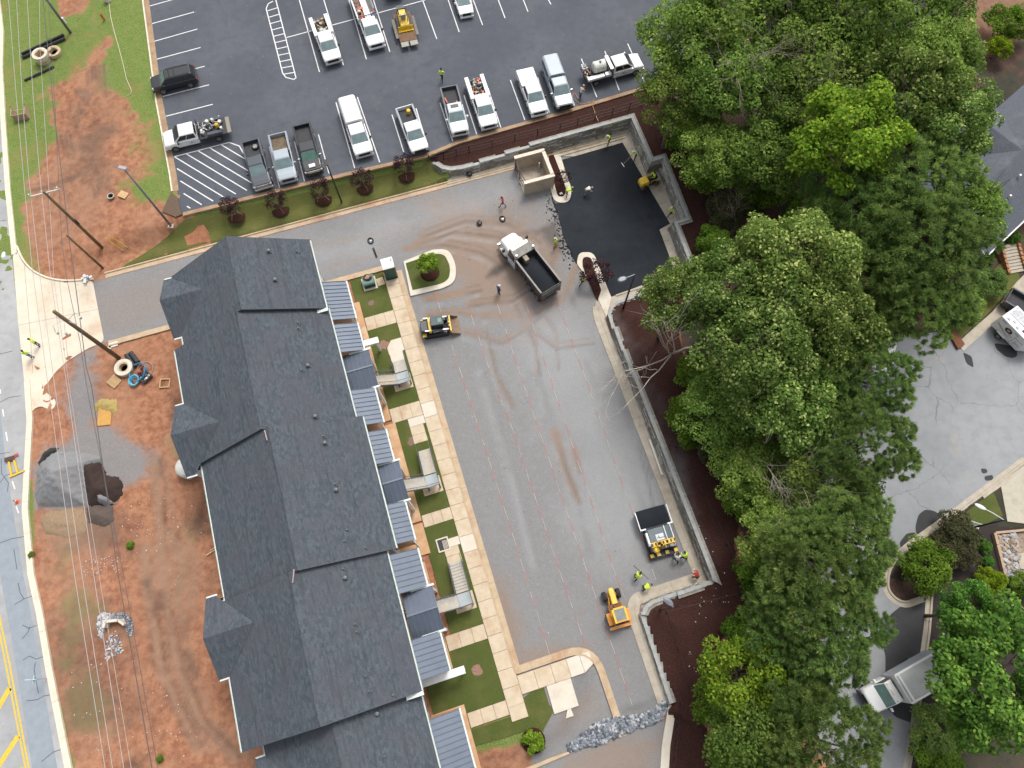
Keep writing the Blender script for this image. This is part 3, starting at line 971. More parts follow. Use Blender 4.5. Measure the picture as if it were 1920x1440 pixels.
# ---- the concrete apron where the drive meets the road
APR = [(24,478),(33,470),(37,482),(46,497),(60,508),(75,517),(92,524),(112,528),(140,527),(174,526),(184,580),(196,640),(164,654),(125,678),(104,698),(90,718),(82,724),(84,734),(107,752),(99,770),(75,761),(62,768),(54,790),(46,720),(34,600)]
APR = [(p.x,p.y) for p in arc_round([(x,y,0) for x,y in APR],9,4,True)]
apron = slab_sheet('apron',GP(APR,0),0.03,0.2,M_APRON)
for q in ([(46,497),(58,640),(62,700)],[(112,528),(120,600),(128,676)],[(36,610),(184,580)]):
 strip_px(apron,'joint',q,0.03,M('joint_dark',(0.2,0.15,0.1),0.9),0.03)
for q in ([(116,636),(122,631),(133,625),(134,630),(126,634),(118,638)],[(123,672),(130,667),(136,668),(131,674),(126,676)],[(64,684),(70,688),(76,690),(72,694),(68,692)],[(118,655),(121,652),(122,657)]):
 b = MB()
 b.sheet(GP(q,0),0.038)
 b.build('mud_clod',M('mud_smear',(0.32,0.14,0.07),1.0),apron)
k4 = group_root('apron_kerb')
sweep_pieces(k4,'kerb_section',arc_round(GP([(31,462),(40,485),(58,508),(90,524),(125,529),(176,525)],0),1.5,3),[(0,-0.1),(0,0.16),(0.16,0.16),(0.16,-0.1)],M_KERB_PALE,3.0)
# ---- kerbs of the drive and the lower lot
PR = [(-0.45,-0.1),(-0.45,0.025),(0.0,0.03),(0.03,0.15),(0.17,0.15),(0.17,-0.1)]       # gutter towards the gravel, kerb behind
k5 = group_root('site_kerb')
def kerb_uv(pts,flip=False,r=0.0,mat=M_KERB,prof=PR,length=3.0):
 P = [UV(u,v,0) for u,v in pts]
 if r:
  P = arc_round(P,r,7)
 pr = [(-o,h) for o,h in prof][::-1] if flip else prof
 sweep_pieces(k5,'kerb_section',P,pr,mat,length)
kerb_uv([(-46.4,-29.2),(-46.4,28.0)],mat=M_KERB)
kerb_uv([(-38.3,-29.8),(-38.3,-20.3)],True,mat=M_KERB)
kerb_uv([(-38.3,-8.6),(-38.3,-1.2)],True,mat=M_KERB)
kerb_uv([(-37.7,-0.45),(2.55,-0.45),(2.55,6.35),(9.9,6.35)],True,[0,0.2,2.3,0],mat=M_KERB)
# wide gutter along the wall foot, north and east
PR_W = [(-0.95,-0.1),(-0.95,0.06),(-0.3,0.05),(0.0,0.10),(0.75,0.12),(0.75,-0.1)]
PR_W = [(-0.66,-0.1),(-0.66,0.05),(-0.1,0.06),(0.0,0.11),(0.36,0.12),(0.36,-0.1)]
kerb_uv([(-27.6,18.0),(-26.4,17.65),(0.22,17.6),(0.22,11.3),(1.1,10.85),(9.0,10.75)],False,[0,1.0,0.2,1.1,0.8,0],M_KERB2,PR_W)
b = MB()
b.prism([UV(*p) for p in [(-46.2,7.3),(-46.2,16.6),(-47.1,16.6),(-47.1,9.0),(-47.25,7.9)]],-0.1,0.09)
structure(b.build('wall_foot_slab',M_KERB2))
b = MB()
b.prism([UV(*p) for p in [(-46.2,19.6),(-47.0,19.6),(-47.15,28.5),(-40.85,28.4),(-40.9,29.85),(-33.85,29.45),(-33.75,28.05),(-28.7,27.75),(-27.95,27.35),(-27.4,19.7),(-26.2,18.4),(-26.2,17.0),(-28.4,17.9),(-28.9,20.5),(-29.6,25.2),(-35.2,25.0),(-44.9,25.6),(-45.6,21.4)]],-0.1,0.06)
wfs = structure(b.build('wall_foot_slab',M_KERB2))
M_JOINT = M('joint_dark',(0.2,0.15,0.1),0.9)
for u0,v0,u1,v1 in [(-46.9,v,-45.4,v) for v in (21.2,23.6,26.0)] + [(u,26.2,u,28.2) for u in (-44.6,-42.0)] + [(u,27,u,29.3) for u in (-39.5,-37,-35)] + [(u,25.6,u,27.6) for u in (-32.6,-30.4)] + [(-29.4,v,-28.1,v) for v in (20.2,22.4,24.6)]:
 line_on(wfs,'joint',UV(u0,v0),UV(u1,v1),0.035,0.062,M_JOINT)
for uvs in ([(-46.05,20.0),(-46.2,27.75)],[(-28.45,26.8),(-28.2,20.0)]):
 for a_,c_ in zip(uvs,uvs[1:]):
  b = MB()
  b.bar(UV(*a_,0.1),UV(*c_,0.1),0.16,0.1)
  b.build('low_kerb',M_KERB2,wfs)
# south concrete strip beyond the wall's end
b = MB()
b.prism(GP([(1253,1322),(1268,1321),(1256,1400),(1252,1470),(1236,1470),(1240,1400)],0),-0.1,0.14)
structure(b.build('concrete_strip',M_CONC_NEW))
b = MB()
b.prism(GP([(1068,1413),(1066,1409),(1034,1420),(985,1440),(930,1462),(932,1470),(990,1446)],0),-0.1,0.1)
structure(b.build('concrete_strip',M_KERB))
# islands
def island(outer,inner,fill,z=0.13,name='traffic_island'):
 g = group_root(name)
 o = GP(outer,0)
 i = GP(inner,0)
 b = MB()
 b.prism(o,-0.1,z)
 b.build('kerb',M_CONC_NEW,g)
 b = MB()
 b.prism(i,0,z + 0.03)
 b.build('bed',fill,g)
 return g
isA_o = [(p.x,p.y) for p in arc_round([(x,y,0) for x,y in [(757,491),(812,469),(842,468),(856,500),(853,530),(832,541),(770,556)]],[1,6,22,26,24,14,1],6,True)]
isA_i = [(p.x,p.y) for p in arc_round([(x,y,0) for x,y in [(761,495),(814,477),(834,478),(845,502),(842,524),(828,533),(774,545)]],[1,5,16,18,18,10,1],6,True)]
island(isA_o,isA_i,M_LAWN)
isB_o = [(p.x,p.y) for p in arc_round([(x,y,0) for x,y in [(1081,495),(1085,474),(1113,474),(1121,497),(1146,559),(1137,596),(1107,530)]],[6,14,14,6,2,2,2],6,True)]
isB_i = [(p.x,p.y) for p in arc_round([(x,y,0) for x,y in [(1092,500),(1092,483),(1108,483),(1112,500),(1127,545),(1120,566),(1100,520)]],[3,8,8,3,1,1,1],5,True)]
island(isB_o,isB_i,M_MULCH)
isC_o = [(p.x,p.y) for p in arc_round([(x,y,0) for x,y in [(1037,292),(1050,290),(1060,323),(1072,356),(1068,381),(1040,381),(1032,356)]],[1,1,1,8,14,14,2],6,True)]
isC_i = [(p.x,p.y) for p in arc_round([(x,y,0) for x,y in [(1029,294),(1038,292),(1051,325),(1062,358),(1058,370),(1046,370),(1039,345)]],[1,1,1,5,6,6,1],5,True)]
island(isC_o,isC_i,M_MULCH)
# fresh asphalt being laid
NEWA = [(1052,301),(1167,268),(1256,420),(1236,431),(1266,511),(1146,557),(1121,497),(1113,476),(1098,473),(1086,476),(1081,494),(1074,483),(1069,468),(1064,462),(1060,450),(1055,440),(1053,426),(1049,415),(1047,402),(1041,390),(1034,372),(1042,382),(1056,382),(1069,374),(1071,356),(1060,322)]
new_asph = slab_sheet('fresh_asphalt',GP(NEWA,0),0.085,0.15,MA_NEW)
b = MB()
for k in range(240):
 e = random.choice(NEWA[11:21])
 p = G(e[0] + random.gauss(-5,6),e[1] + random.gauss(0,8),0)
 r = random.uniform(0.03,0.10)
 b.ball((p.x,p.y,0.02),r,5,0.6)
stuff(b.build('asphalt_crumbs',MA_NEW))
# string lines and paint marks on the gravel
lotroot = ZONES['gravel_lot']
M_RED = M('red_marking',(0.66,0.15,0.09),0.8,(0.5,0.16,0.10),8)
M_WHT = M('white_marking',(0.55,0.45,0.42),0.8)
for px in ([(815,547),(871,720),(915,857),(964,1011),(1031,1227)],[(877,572),(927,720),(960,802),(1052,1080),(1100,1215)],[(927,552),(960,655),(982,722),(1101,1072),(1185,1322)],[(979,547),(1035,720),(1155,1080),(1174,1127)],[(1042,557),(1107,735),(1227,1080),(1232,1094)]):
 P = resample(GP(px,0),0.62)
 b = MB()
 for i,(p,q) in enumerate(zip(P,P[1:])):
  b.m = 0 if (i % 4) < 2 else 1
  d = (q - p).normalized()
  n = Vector((-d.y,d.x,0)) * random.uniform(0.012,0.022)
  if random.random() < 0.07:
   continue
  j = Vector((random.gauss(0,0.012),random.gauss(0,0.012),0.012 + i % 2 * 0.002))
  b.add([p - n + j,q - n + j,q + n + j,p + n + j],[(0,1,2,3)])
 b.build('string_line',[M_RED,M_WHT],lotroot)
# ================================================================ retaining wall of split-face blocks
def retaining_wall(name,label,pts,group=None,courses_from=0.0):
 """pts: (u, v, top height) along the foot; the wall leans back and carries cap stones"""
 t = thing(name,label,'retaining wall',(0,0,0),0,group)
 BAT = 0.20
 # runs of one height each
 P = [UV(u,v,0) for u,v,h in pts]
 hs = [h for u,v,h in pts]
 mi = miters(P)
 core,blocks = MB(),MB()
 run = [0,0]
 cap_mesh = []
 for i in range(len(P) - 1):
  a,b = P[i],P[i + 1]
  L = (b - a).length
  h = min(hs[i],hs[i + 1]) if abs(hs[i] - hs[i + 1]) > 0.11 else (hs[i] + hs[i + 1]) / 2
  h = max(0.2,round(h / 0.2) * 0.2)
  n0,n1 = mi[i],mi[i + 1]
  rings = []
  for p,m in ((a,n0),(b,n1)):
   rings.append([p + m * o + Vector((0,0,z)) for o,z in ((0.03,-0.2),(0.03 + BAT * h,h - 0.01),(0.55 + BAT * h,h - 0.01),(0.55,-0.2))])
  core.loft(rings,True)
  d = (b - a).normalized()
  nn = Vector((-d.y,d.x,0))
  for k in range(int(round(h / 0.2))):
   z = k * 0.2
   o = BAT * (z + 0.1)
   s = -0.2 * (k % 2)
   while s < L:
    s0,s1 = max(0.0,s + 0.012),min(L,s + 0.40)
    if s1 - s0 > 0.08:
     t0,t1 = s0 / L,s1 / L
     q0 = a + d * s0 + (n0.lerp(n1,t0) if t0 < 0.02 else nn) * o
     q1 = a + d * s1 + (n1 if t1 > 0.98 else nn) * o
     pr = random.uniform(0.0,0.05)
     if run[1] <= 0:
      run[0],run[1] = (1 if random.random() < 0.34 else 0),random.randint(1,6)
     run[1] -= 1
     blocks.m = run[0]
     f0,f1 = q0 - nn * pr,q1 - nn * random.uniform(0.0,0.05)
     e = d * 0.03
     blocks.add([q0 + Vector((0,0,z + 0.008)),q1 + Vector((0,0,z + 0.008)),q1 + Vector((0,0,z + 0.192)),q0 + Vector((0,0,z + 0.192)),
        f0 + e + Vector((0,0,z + 0.03)),f1 - e + Vector((0,0,z + 0.03)),f1 - e + Vector((0,0,z + 0.17)),f0 + e + Vector((0,0,z + 0.17))],
        [(4,5,6,7),(0,1,5,4),(1,2,6,5),(2,3,7,6),(3,0,4,7)])
    s += 0.41
  n = max(1,round(L / 0.62))
  for k in range(n):
   s0,s1 = L * k / n + 0.006,L * (k + 1) / n - 0.006
   o0,o1 = BAT * h - 0.03,BAT * h + 0.29
   m0 = n0 if k == 0 else nn
   m1 = n1 if k == n - 1 else nn
   q0,q1 = a + d * s0,a + d * s1
   zz = h + random.uniform(-0.006,0.006)
   cb = MB()
   cb.loft([[q + m * oo + Vector((0,0,z2)) for oo,z2 in ((o0,zz - 0.01),(o0,zz + 0.10),(o1,zz + 0.10),(o1,zz - 0.01))] for q,m in ((q0,m0),(q1,m1))])
   cap_mesh.append(cb)
 core.build('core',M_BLOCK,t)
 stuff(blocks.build('block',[M_BLOCK,M_BLOCK2],t))
 for cb in cap_mesh:
  cb.build('cap_block',M_CAP,t)
 return t
def densify(pts,step=1.8):
 out = [pts[0]]
 for a,b in zip(pts,pts[1:]):
  L = math.hypot(b[0] - a[0],b[1] - a[1])
  n = max(1,int(L / step)) if L > 4 else 1
  for k in range(1,n + 1):
   t = k / n
   h = a[2] if (k < n and abs(a[2] - b[2]) > 0.11) else a[2] + (b[2] - a[2]) * t
   out.append((a[0] + (b[0] - a[0]) * t,a[1] + (b[1] - a[1]) * t,b[2] if k == n else h))
 return out
retaining_wall('retaining_wall','tall grey block retaining wall stepped round the fresh black asphalt',densify(WALL))
retaining_wall('retaining_wall','low curved course of block wall between the fresh asphalt and the lamp bed',[(-28.75,27.6,0.4)] + densify([(-28.0,27.2,0.2),(-27.5,19.8,0.2),(-27.1,18.9,0.4),(-26.3,18.35,0.6)]))
retaining_wall('retaining_wall','long grey block retaining wall along the east side of the gravel lot, past the paver',densify([(-26.3,18.25,0.6)] + WALL_E[1:]))
# ---- black wire fences on the mulch bank
M_BLACK = M('black_metal',(0.018,0.018,0.02),0.5)
M_BLACKP = M('black_plastic',(0.02,0.021,0.024),0.45)
def wire_fence(label,pts,h=1.0,step=2.6,rails=(0.98,0.55,0.1)):
 P = resample([Vector(p) for p in pts],step)
 t = thing('wire_fence',label,'fence',P[0],0,'black wire fences on the mulch bank')
 o = P[0]
 for p in P:
  b = MB()
  b.cyl(p - o - Vector((0,0,0.3)),p - o + Vector((0,0,h + 0.05)),0.045,n=7)
  b.build('post',M_BLACK,t)
 b = MB()
 for rr in rails:
  b.tube([p - o + Vector((0,0,rr * h)) for p in P],0.014,4)
 b.build('wire',M_BLACK,t)
 return t
def up(pts):
 out = []
 for x,y in pts:
  p = GT(x,y)
  out.append(p)
 return out
wire_fence('black wire fence with thin posts between the car park kerb and the north wall',up([(805,303),(832,297),(880,285),(1050,243),(1180,205),(1225,190)]),1.1)
wire_fence('black wire fence running down the mulch bank east of the gravel lot',up([(1245,800),(1290,880),(1340,970),(1385,1072),(1385,1112),(1250,1147),(1292,1285),(1262,1290)]),0.5,3.4,(0.95,))
wire_fence('black wire fence on the mulch bank beyond the north corner of the wall',up([(1205,215),(1240,260),(1300,355),(1330,420)]),0.9,3.4,(0.98,))
wire_fence('low black wire fence beside the concrete strip at the south end of the wall',up([(1275,1318),(1270,1360),(1264,1420),(1258,1470)]),0.6,2.4,(0.98,0.5))
# ================================================================ the long building
M_SHINGLE = []
def shingle_mat():
 m,nt,b = new_mat('roof_shingles')
 P = opos(nt)
 sep = nt.nodes.new('ShaderNodeSeparateXYZ')
 nt.links.new(P,sep.inputs[0])
 br = nd(nt,'ShaderNodeTexBrick',Scale=1.0,offset=0.37,squash=1.0)
 br.inputs['Color1'].default_value = (0.0,0.0,0.0,1)
 br.inputs['Color2'].default_value = (1.0,1.0,1.0,1)
 br.inputs['Mortar'].default_value = (0.5,0.5,0.5,1)
 br.inputs['Mortar Size'].default_value = 0.0
 br.inputs['Brick Width'].default_value = 0.33
 br.inputs['Row Height'].default_value = 0.15
 nt.links.new(P,br.inputs['Vector'])
 lo,hi = noise(nt,P,0.5,4,0.6),noise(nt,P,7,4,0.75)
 c = mix(nt,br.outputs['Color'],(0.056,0.068,0.082),(0.092,0.106,0.122))
 c = mix(nt,mth(nt,'MULTIPLY',smooth(nt,lo,0.42,0.62),0.7),c,(0.080,0.083,0.098))
 c = mix(nt,mth(nt,'MULTIPLY',smooth(nt,hi,0.5,0.8),0.6),c,(0.145,0.165,0.180))
 c = mix(nt,mth(nt,'MULTIPLY',smooth(nt,hi,0.45,0.25),0.5),c,(0.038,0.044,0.053))
 # bundles laid in runs down the courses leave faint darker bands
 st = nd(nt,'ShaderNodeMapping')
 st.inputs['Scale'].default_value = (0.28,5.0,1)
 nt.links.new(P,st.inputs['Vector'])
 bands = noise(nt,st.outputs[0],1.0,3,0.6)
 c = mix(nt,mth(nt,'MULTIPLY',smooth(nt,bands,0.52,0.68),0.42),c,(0.040,0.045,0.054))
 nt.links.new(c,b.inputs['Base Color'])
 b.inputs['Roughness'].default_value = 0.9
 b.inputs['Specular IOR Level'].default_value = 0.25
 bump(nt,b,hi,0.35,0.01)
 return m
M_SH = shingle_mat()
M_SIDING = M('grey_white_siding',(0.66,0.68,0.70),0.7,(0.60,0.62,0.64),2.0)
M_TRIM = M('white_trim',(0.80,0.80,0.79),0.6,(0.74,0.74,0.73),3.0)
M_GUT = M('pale_gutter',(0.68,0.74,0.69),0.45,(0.58,0.64,0.60),4.0)
M_RAKE = M('dark_fascia',(0.07,0.08,0.09),0.7)
M_PINK = M('pink_fascia',(0.50,0.38,0.37),0.7)
M_PANEL = M('metal_roof_panel',(0.150,0.178,0.225),0.5,(0.125,0.150,0.192),0.9,metal=0.25)
M_PANEL_D = M('metal_roof_panel_dark',(0.095,0.115,0.155),0.42,(0.075,0.092,0.125),0.9,metal=0.25)
M_DECK = M('timber_deck',(0.40,0.22,0.12),0.85,(0.30,0.16,0.09),5.0)
M_PATIO = M('porch_slab',(0.58,0.36,0.20),0.9,(0.48,0.28,0.15),1.2,grime=(0.62,0.47,0.31),gs=0.6)
M_GLASS = M('window_glass',(0.02,0.025,0.03),0.08,(0.03,0.035,0.04),2.0,spec=0.8)
M_STEEL = M('stair_steel',(0.13,0.15,0.175),0.5,(0.10,0.115,0.14),3.0,metal=0.3)
M_TREAD = M('stair_tread_concrete',(0.52,0.49,0.43),0.9,(0.42,0.39,0.34),3.0,grime=(0.56,0.42,0.28),gs=0.9)
M_LANDING = M('landing_plate',(0.40,0.44,0.45),0.6,(0.33,0.37,0.38),2.0)
bld = thing('apartment_building','long white apartment building under stepped dark shingle roofs beside the gravel lot','building',(0,0,0),UA)
PITCH = 0.577
def slope(name,parent,corners,n_c,mat,thick=0.16):
 """roof plane with overlapping courses; corners: eave start, eave end, ridge end, ridge start"""
 e0,e1,r1,r0 = [Vector(c) for c in corners]
 b = MB()
 nrm = (e1 - e0).cross(r0 - e0)
 if nrm.length < 1e-6:
  nrm = (e1 - e0).cross(r1 - e0)
 nrm.normalize()
 if nrm.z < 0:
  nrm = -nrm
 # solid underside
 low = [p - nrm * thick for p in (e0,e1,r1,r0)]
 top = [p - nrm * 0.012 for p in (e0,e1,r1,r0)]
 b.add(low + top,[(0,1,2,3),(7,6,5,4),(0,4,5,1),(1,5,6,2),(2,6,7,3),(3,7,4,0)])
 for k in range(n_c):
  t0,t1 = k / n_c,(k + 1) / n_c
  a0,a1 = e0.lerp(r0,t0),e1.lerp(r1,t0)
  b0,b1 = e0.lerp(r0,t1),e1.lerp(r1,t1)
  lift = nrm * 0.020
  b.add([a0 + lift,a1 + lift,b1 + nrm * 0.002,b0 + nrm * 0.002,a0,a1],[(0,1,2,3),(4,5,1,0)])
 return b.build(name,mat,parent)
def LP(u,v,z=0.0):
 """point in the building's own axes (u along, v across)"""
 return Vector((u,v,z))
SECT = [  # u0, u1, right eave v, left eave v, eave height
 (-39.3,-31.95,-7.42,-20.25,7.0),
 (-32.15,-21.15,-7.35,-21.25,6.5),
 (-21.15,-9.50,-6.80,-20.66,6.5),
 (-9.50,1.36,-7.60,-21.30,6.5),
 (1.20,14.0,-7.85,-20.0,5.65),
]
for i,(u0,u1,vr,vl,ze) in enumerate(SECT):
 vc = (vr + vl) / 2
 zr = ze + PITCH * (vr - vl) / 2
 rf = slope('roof',bld,[LP(u0,vr,ze),LP(u1,vr,ze),LP(u1,vc,zr),LP(u0,vc,zr)],44,M_SH)
 slope('roof',bld,[LP(u0,vl,ze),LP(u1,vl,ze),LP(u1,vc,zr),LP(u0,vc,zr)],44,M_SH)
 b = MB()          # ridge caps
 for k in range(int((u1 - u0) / 0.3)):
  uu = u0 + k * 0.3
  b.add([LP(uu,vc - 0.15,zr - 0.06),LP(uu + 0.33,vc - 0.15,zr - 0.07),LP(uu + 0.33,vc,zr + 0.02),LP(uu,vc,zr + 0.045),LP(uu,vc + 0.15,zr - 0.06),LP(uu + 0.33,vc + 0.15,zr - 0.07)],
    [(0,1,2,3),(3,2,5,4)])
 stuff(b.build('ridge_cap',M_SH,bld))
 # gutters at both eaves, rake boards at the gable ends
 for v,sgn in ((vr,1),(vl,-1)):
  b = MB()
  y0,y1 = sorted((v,v + sgn * 0.13))
  b.add([LP(u,y,z) for u in (u0 - 0.05,u1 + 0.05) for y,z in ((y0,ze + 0.0),(y0,ze - 0.13),(y1,ze - 0.13),(y1,ze + 0.01))],[(0,4,5,1),(1,5,6,2),(2,6,7,3),(0,1,2,3),(7,6,5,4)])
  b.bb(u0 - 0.05,u1 + 0.05,y0 + 0.012,y1 - 0.012,ze - 0.10,ze - 0.085)
  b.build('gutter',M_GUT,bld)
 for u,sg in ((u0,-1),(u1,1)):
  for va in (vr,vl):
   b = MB()
   b.bar(LP(u + sg * 0.02,va,ze - 0.10),LP(u + sg * 0.02,vc,zr - 0.10),0.05,0.2)
   b.build('rake_board',M_RAKE,bld)
 # walls with gables
 b = MB()
 a0,a1 = u0 + 0.35,u1 - 0.25
 wl,wr = vl + 0.55,vr - 0.5
 b.add([LP(u,v,z) for u in (a0,a1) for v,z in ((wl,-0.1),(wr,-0.1),(wr,ze + 0.12),(vc,zr - 0.28),(wl,ze + 0.12))],
   [(0,1,2,3,4),(9,8,7,6,5),(1,6,7,2),(0,4,9,5)])
 w = b.build('wall',M_SIDING,bld)
 # windows on both storeys of the long walls
 for z in (0.0,3.1):
  for uu in np.arange(u0 + 1.6,u1 - 1.4,2.75):
   wb = MB()
   wb.bb(uu,uu + 1.0,wr,wr + 0.05,z + 0.95,z + 2.35)
   win = wb.build('window',M_TRIM,bld)
   gb = MB()
   gb.bb(uu + 0.08,uu + 0.92,wr + 0.05,wr + 0.054,z + 1.03,z + 2.27)
   gb.build('pane',M_GLASS,win)
   wb = MB()
   wb.bb(uu,uu + 1.0,wl - 0.05,wl,z + 0.95,z + 2.35)
   win = wb.build('window',M_TRIM,bld)
   gb = MB()
   gb.bb(uu + 0.08,uu + 0.92,wl - 0.054,wl - 0.05,z + 1.03,z + 2.27)
   gb.build('pane',M_GLASS,win)
# small visible fascias where the ridges step sideways
b = MB()
b.bar(LP(-20.9,-14.02,10.46),LP(-20.0,-13.95,10.62),0.05,0.2)
b.build('rake_board',M_PINK,bld)
b = MB()
b.bar(LP(-9.62,-13.95,10.55),LP(-8.7,-14.25,10.52),0.05,0.2)
b.build('rake_board',M_PINK,bld)
for u,vr,ze in ((-31.9,-7.42,7.0),(1.42,-7.60,6.5)):
 BB((u - 0.02,u + 0.28,vr - 1.25,vr + 0.1,ze - 0.05,ze + 0.06),'gutter_return',M_GUT,bld)
# west gables across the long slope
for u0,u1,vl,ze in ((-39.2,-33.1,-20.25,6.9),(-26.9,-20.4,-21.25,6.5),(-10.2,-4.0,-21.30,6.5),(2.2,8.2,-20.0,5.6)):
 uc = (u0 + u1) / 2
 za = ze + PITCH * (u1 - u0) / 2
 vf = vl - 0.75
 vb = vl + (za - ze) / PITCH
 slope('roof',bld,[LP(u0,vf,ze + 0.03),LP(u0,vl - 0.01,ze + 0.03),LP(uc,vb,za + 0.03),LP(uc,vf,za + 0.03)],18,M_SH,0.1)
 slope('roof',bld,[LP(u1,vf,ze + 0.03),LP(u1,vl - 0.01,ze + 0.03),LP(uc,vb,za + 0.03),LP(uc,vf,za + 0.03)],18,M_SH,0.1)
 b = MB()
 b.add([LP(u,v,z) for v in (vf + 0.4,vl + 1.2) for u,z in ((u0 + 0.3,-0.1),(u1 - 0.3,-0.1),(u1 - 0.3,ze),(uc,za - 0.25),(u0 + 0.3,ze))],[(4,3,2,1,0),(5,6,7,8,9),(0,1,6,5),(1,2,7,6),(0,5,9,4)])
 b.build('gable_wall',M_SIDING,bld)
 for ue in (u0,u1):
  BB((min(ue,ue + (0.13 if ue == u1 else -0.13)),max(ue,ue + (0.13 if ue == u1 else -0.13)),vf,vl + 0.1,ze - 0.12,ze + 0.02),'gutter',M_GUT,bld)
 b = MB()
 b.bar(LP(u0,vf - 0.02,ze - 0.06),LP(uc,vf - 0.02,za - 0.06),0.05,0.18)
 b.bar(LP(u1,vf - 0.02,ze - 0.06),LP(uc,vf - 0.02,za - 0.06),0.05,0.18)
 b.build('rake_board',M_RAKE,bld)
# roof vents and pipes
def roof_vent(px,py,z,k=0):
 p = G(px,py,z)
 u,v = uvw(p)
 for (u0,u1,vr,vl,ze) in SECT:
  if u0 <= u <= u1:
   z2 = ze + PITCH * min(vr - v,v - vl)
   b = MB()
   b.m = 0
   b.box((u,v,z2 + 0.02),(0.34,0.34,0.05))
   b.m = 1
   b.cyl((u,v,z2),(u,v,z2 + 0.28),0.055,n=8)
   if k:
    b.lathe([(0.16,0.26),(0.14,0.36),(0.02,0.40)],(u,v,z2),8)
   b.build('roof_vent',[M_RAKE,M('vent_metal',(0.15,0.165,0.175),0.5)],bld)
   return
for x,y,z,k in ((505,472,9,1),(556,470,8,0),(517,526,9,1),(556,601,8.6,0),(557,612,8.6,0),(575,682,8.6,1),(564,691,8.8,0),(590,779,8.6,1),(620,783,8,0),(607,818,8.4,0),(610,831,8.4,1),(628,907,8.6,0),(630,918,8.6,1),
     (651,993,8.5,0),(646,1014,8.6,0),(686,1027,7.7,0),(643,1066,8.6,0),(647,1083,8.6,1),(666,1170,8.6,0),(669,1184,8.6,0),(687,1267,8.4,0),(693,1295,8.3,0),(739,1302,7.3,0),(709,1337,7.2,1),(723,1416,7.2,0),(762,1315,6.5,0)):
 roof_vent(x,y,z,k)
# ---- porches along the front: metal roofs, posts, decks
ZE_P = 5.35
def porch(u0,u1,vw=-7.5,ve=-5.3,zw=6.35,ze=ZE_P,mat=M_PANEL,deck=3.0,gut=True,rail=True):
 n = max(2,round((u1 - u0) / 0.42))
 w = (u1 - u0) / n
 for k in range(n):
  a,c = u0 + k * w,u0 + (k + 1) * w
  b = MB()
  b.add([LP(a + 0.004,vw,zw),LP(a + 0.004,ve,ze),LP(c - 0.004,ve,ze),LP(c - 0.004,vw,zw),LP(a + 0.004,vw,zw - 0.05),LP(a + 0.004,ve,ze - 0.05),LP(c - 0.004,ve,ze - 0.05),LP(c - 0.004,vw,zw - 0.05)],
    [(0,1,2,3),(7,6,5,4),(0,4,5,1),(2,6,7,3),(1,5,6,2),(0,3,7,4)])
  b.build('roof_panel',mat,bld)
 b = MB()
 for k in range(n + 1):
  a = u0 + k * w
  b.bar(LP(a,vw,zw + 0.03),LP(a,ve,ze + 0.03),0.03,0.06)
 b.build('roof_seam',M('seam_metal',(0.095,0.115,0.15),0.5),bld)
 if gut:
  BB((u0 - 0.03,u1 + 0.03,ve + 0.005,ve + 0.13,ze - 0.13,ze - 0.02),'gutter',M_GUT,bld)
 BB((u0 + 0.05,u1 - 0.05,vw - 0.3,ve - 0.25,deck - 0.25,deck),'balcony_deck',M_DECK,bld)
 for uu in (u0 + 0.2,u1 - 0.2):
  b = MB()
  b.box((uu,ve - 0.3,(deck - 0.25) / 2),(0.16,0.16,deck - 0.25))
  b.box((uu,ve - 0.3,deck + (ze - deck) / 2),(0.16,0.16,ze - deck))
  b.build('porch_post',M_TRIM,bld)
 if rail:
  b = MB()
  b.bar(LP(u0 + 0.2,ve - 0.3,deck + 1.0),LP(u1 - 0.2,ve - 0.3,deck + 1.0),0.05,0.05)
  b.bar(LP(u0 + 0.2,ve - 0.3,deck + 0.1),LP(u1 - 0.2,ve - 0.3,deck + 0.1),0.04,0.04)
  for uu in np.arange(u0 + 0.3,u1 - 0.2,0.14):
   b.bar(LP(uu,ve - 0.3,deck + 0.1),LP(uu,ve - 0.3,deck + 1.0),0.018,0.018)
  b.build('balcony_rail',M_BLACK,bld)
def ue(x,y,z=5.35):
 return uvp(x,y,z)[0]
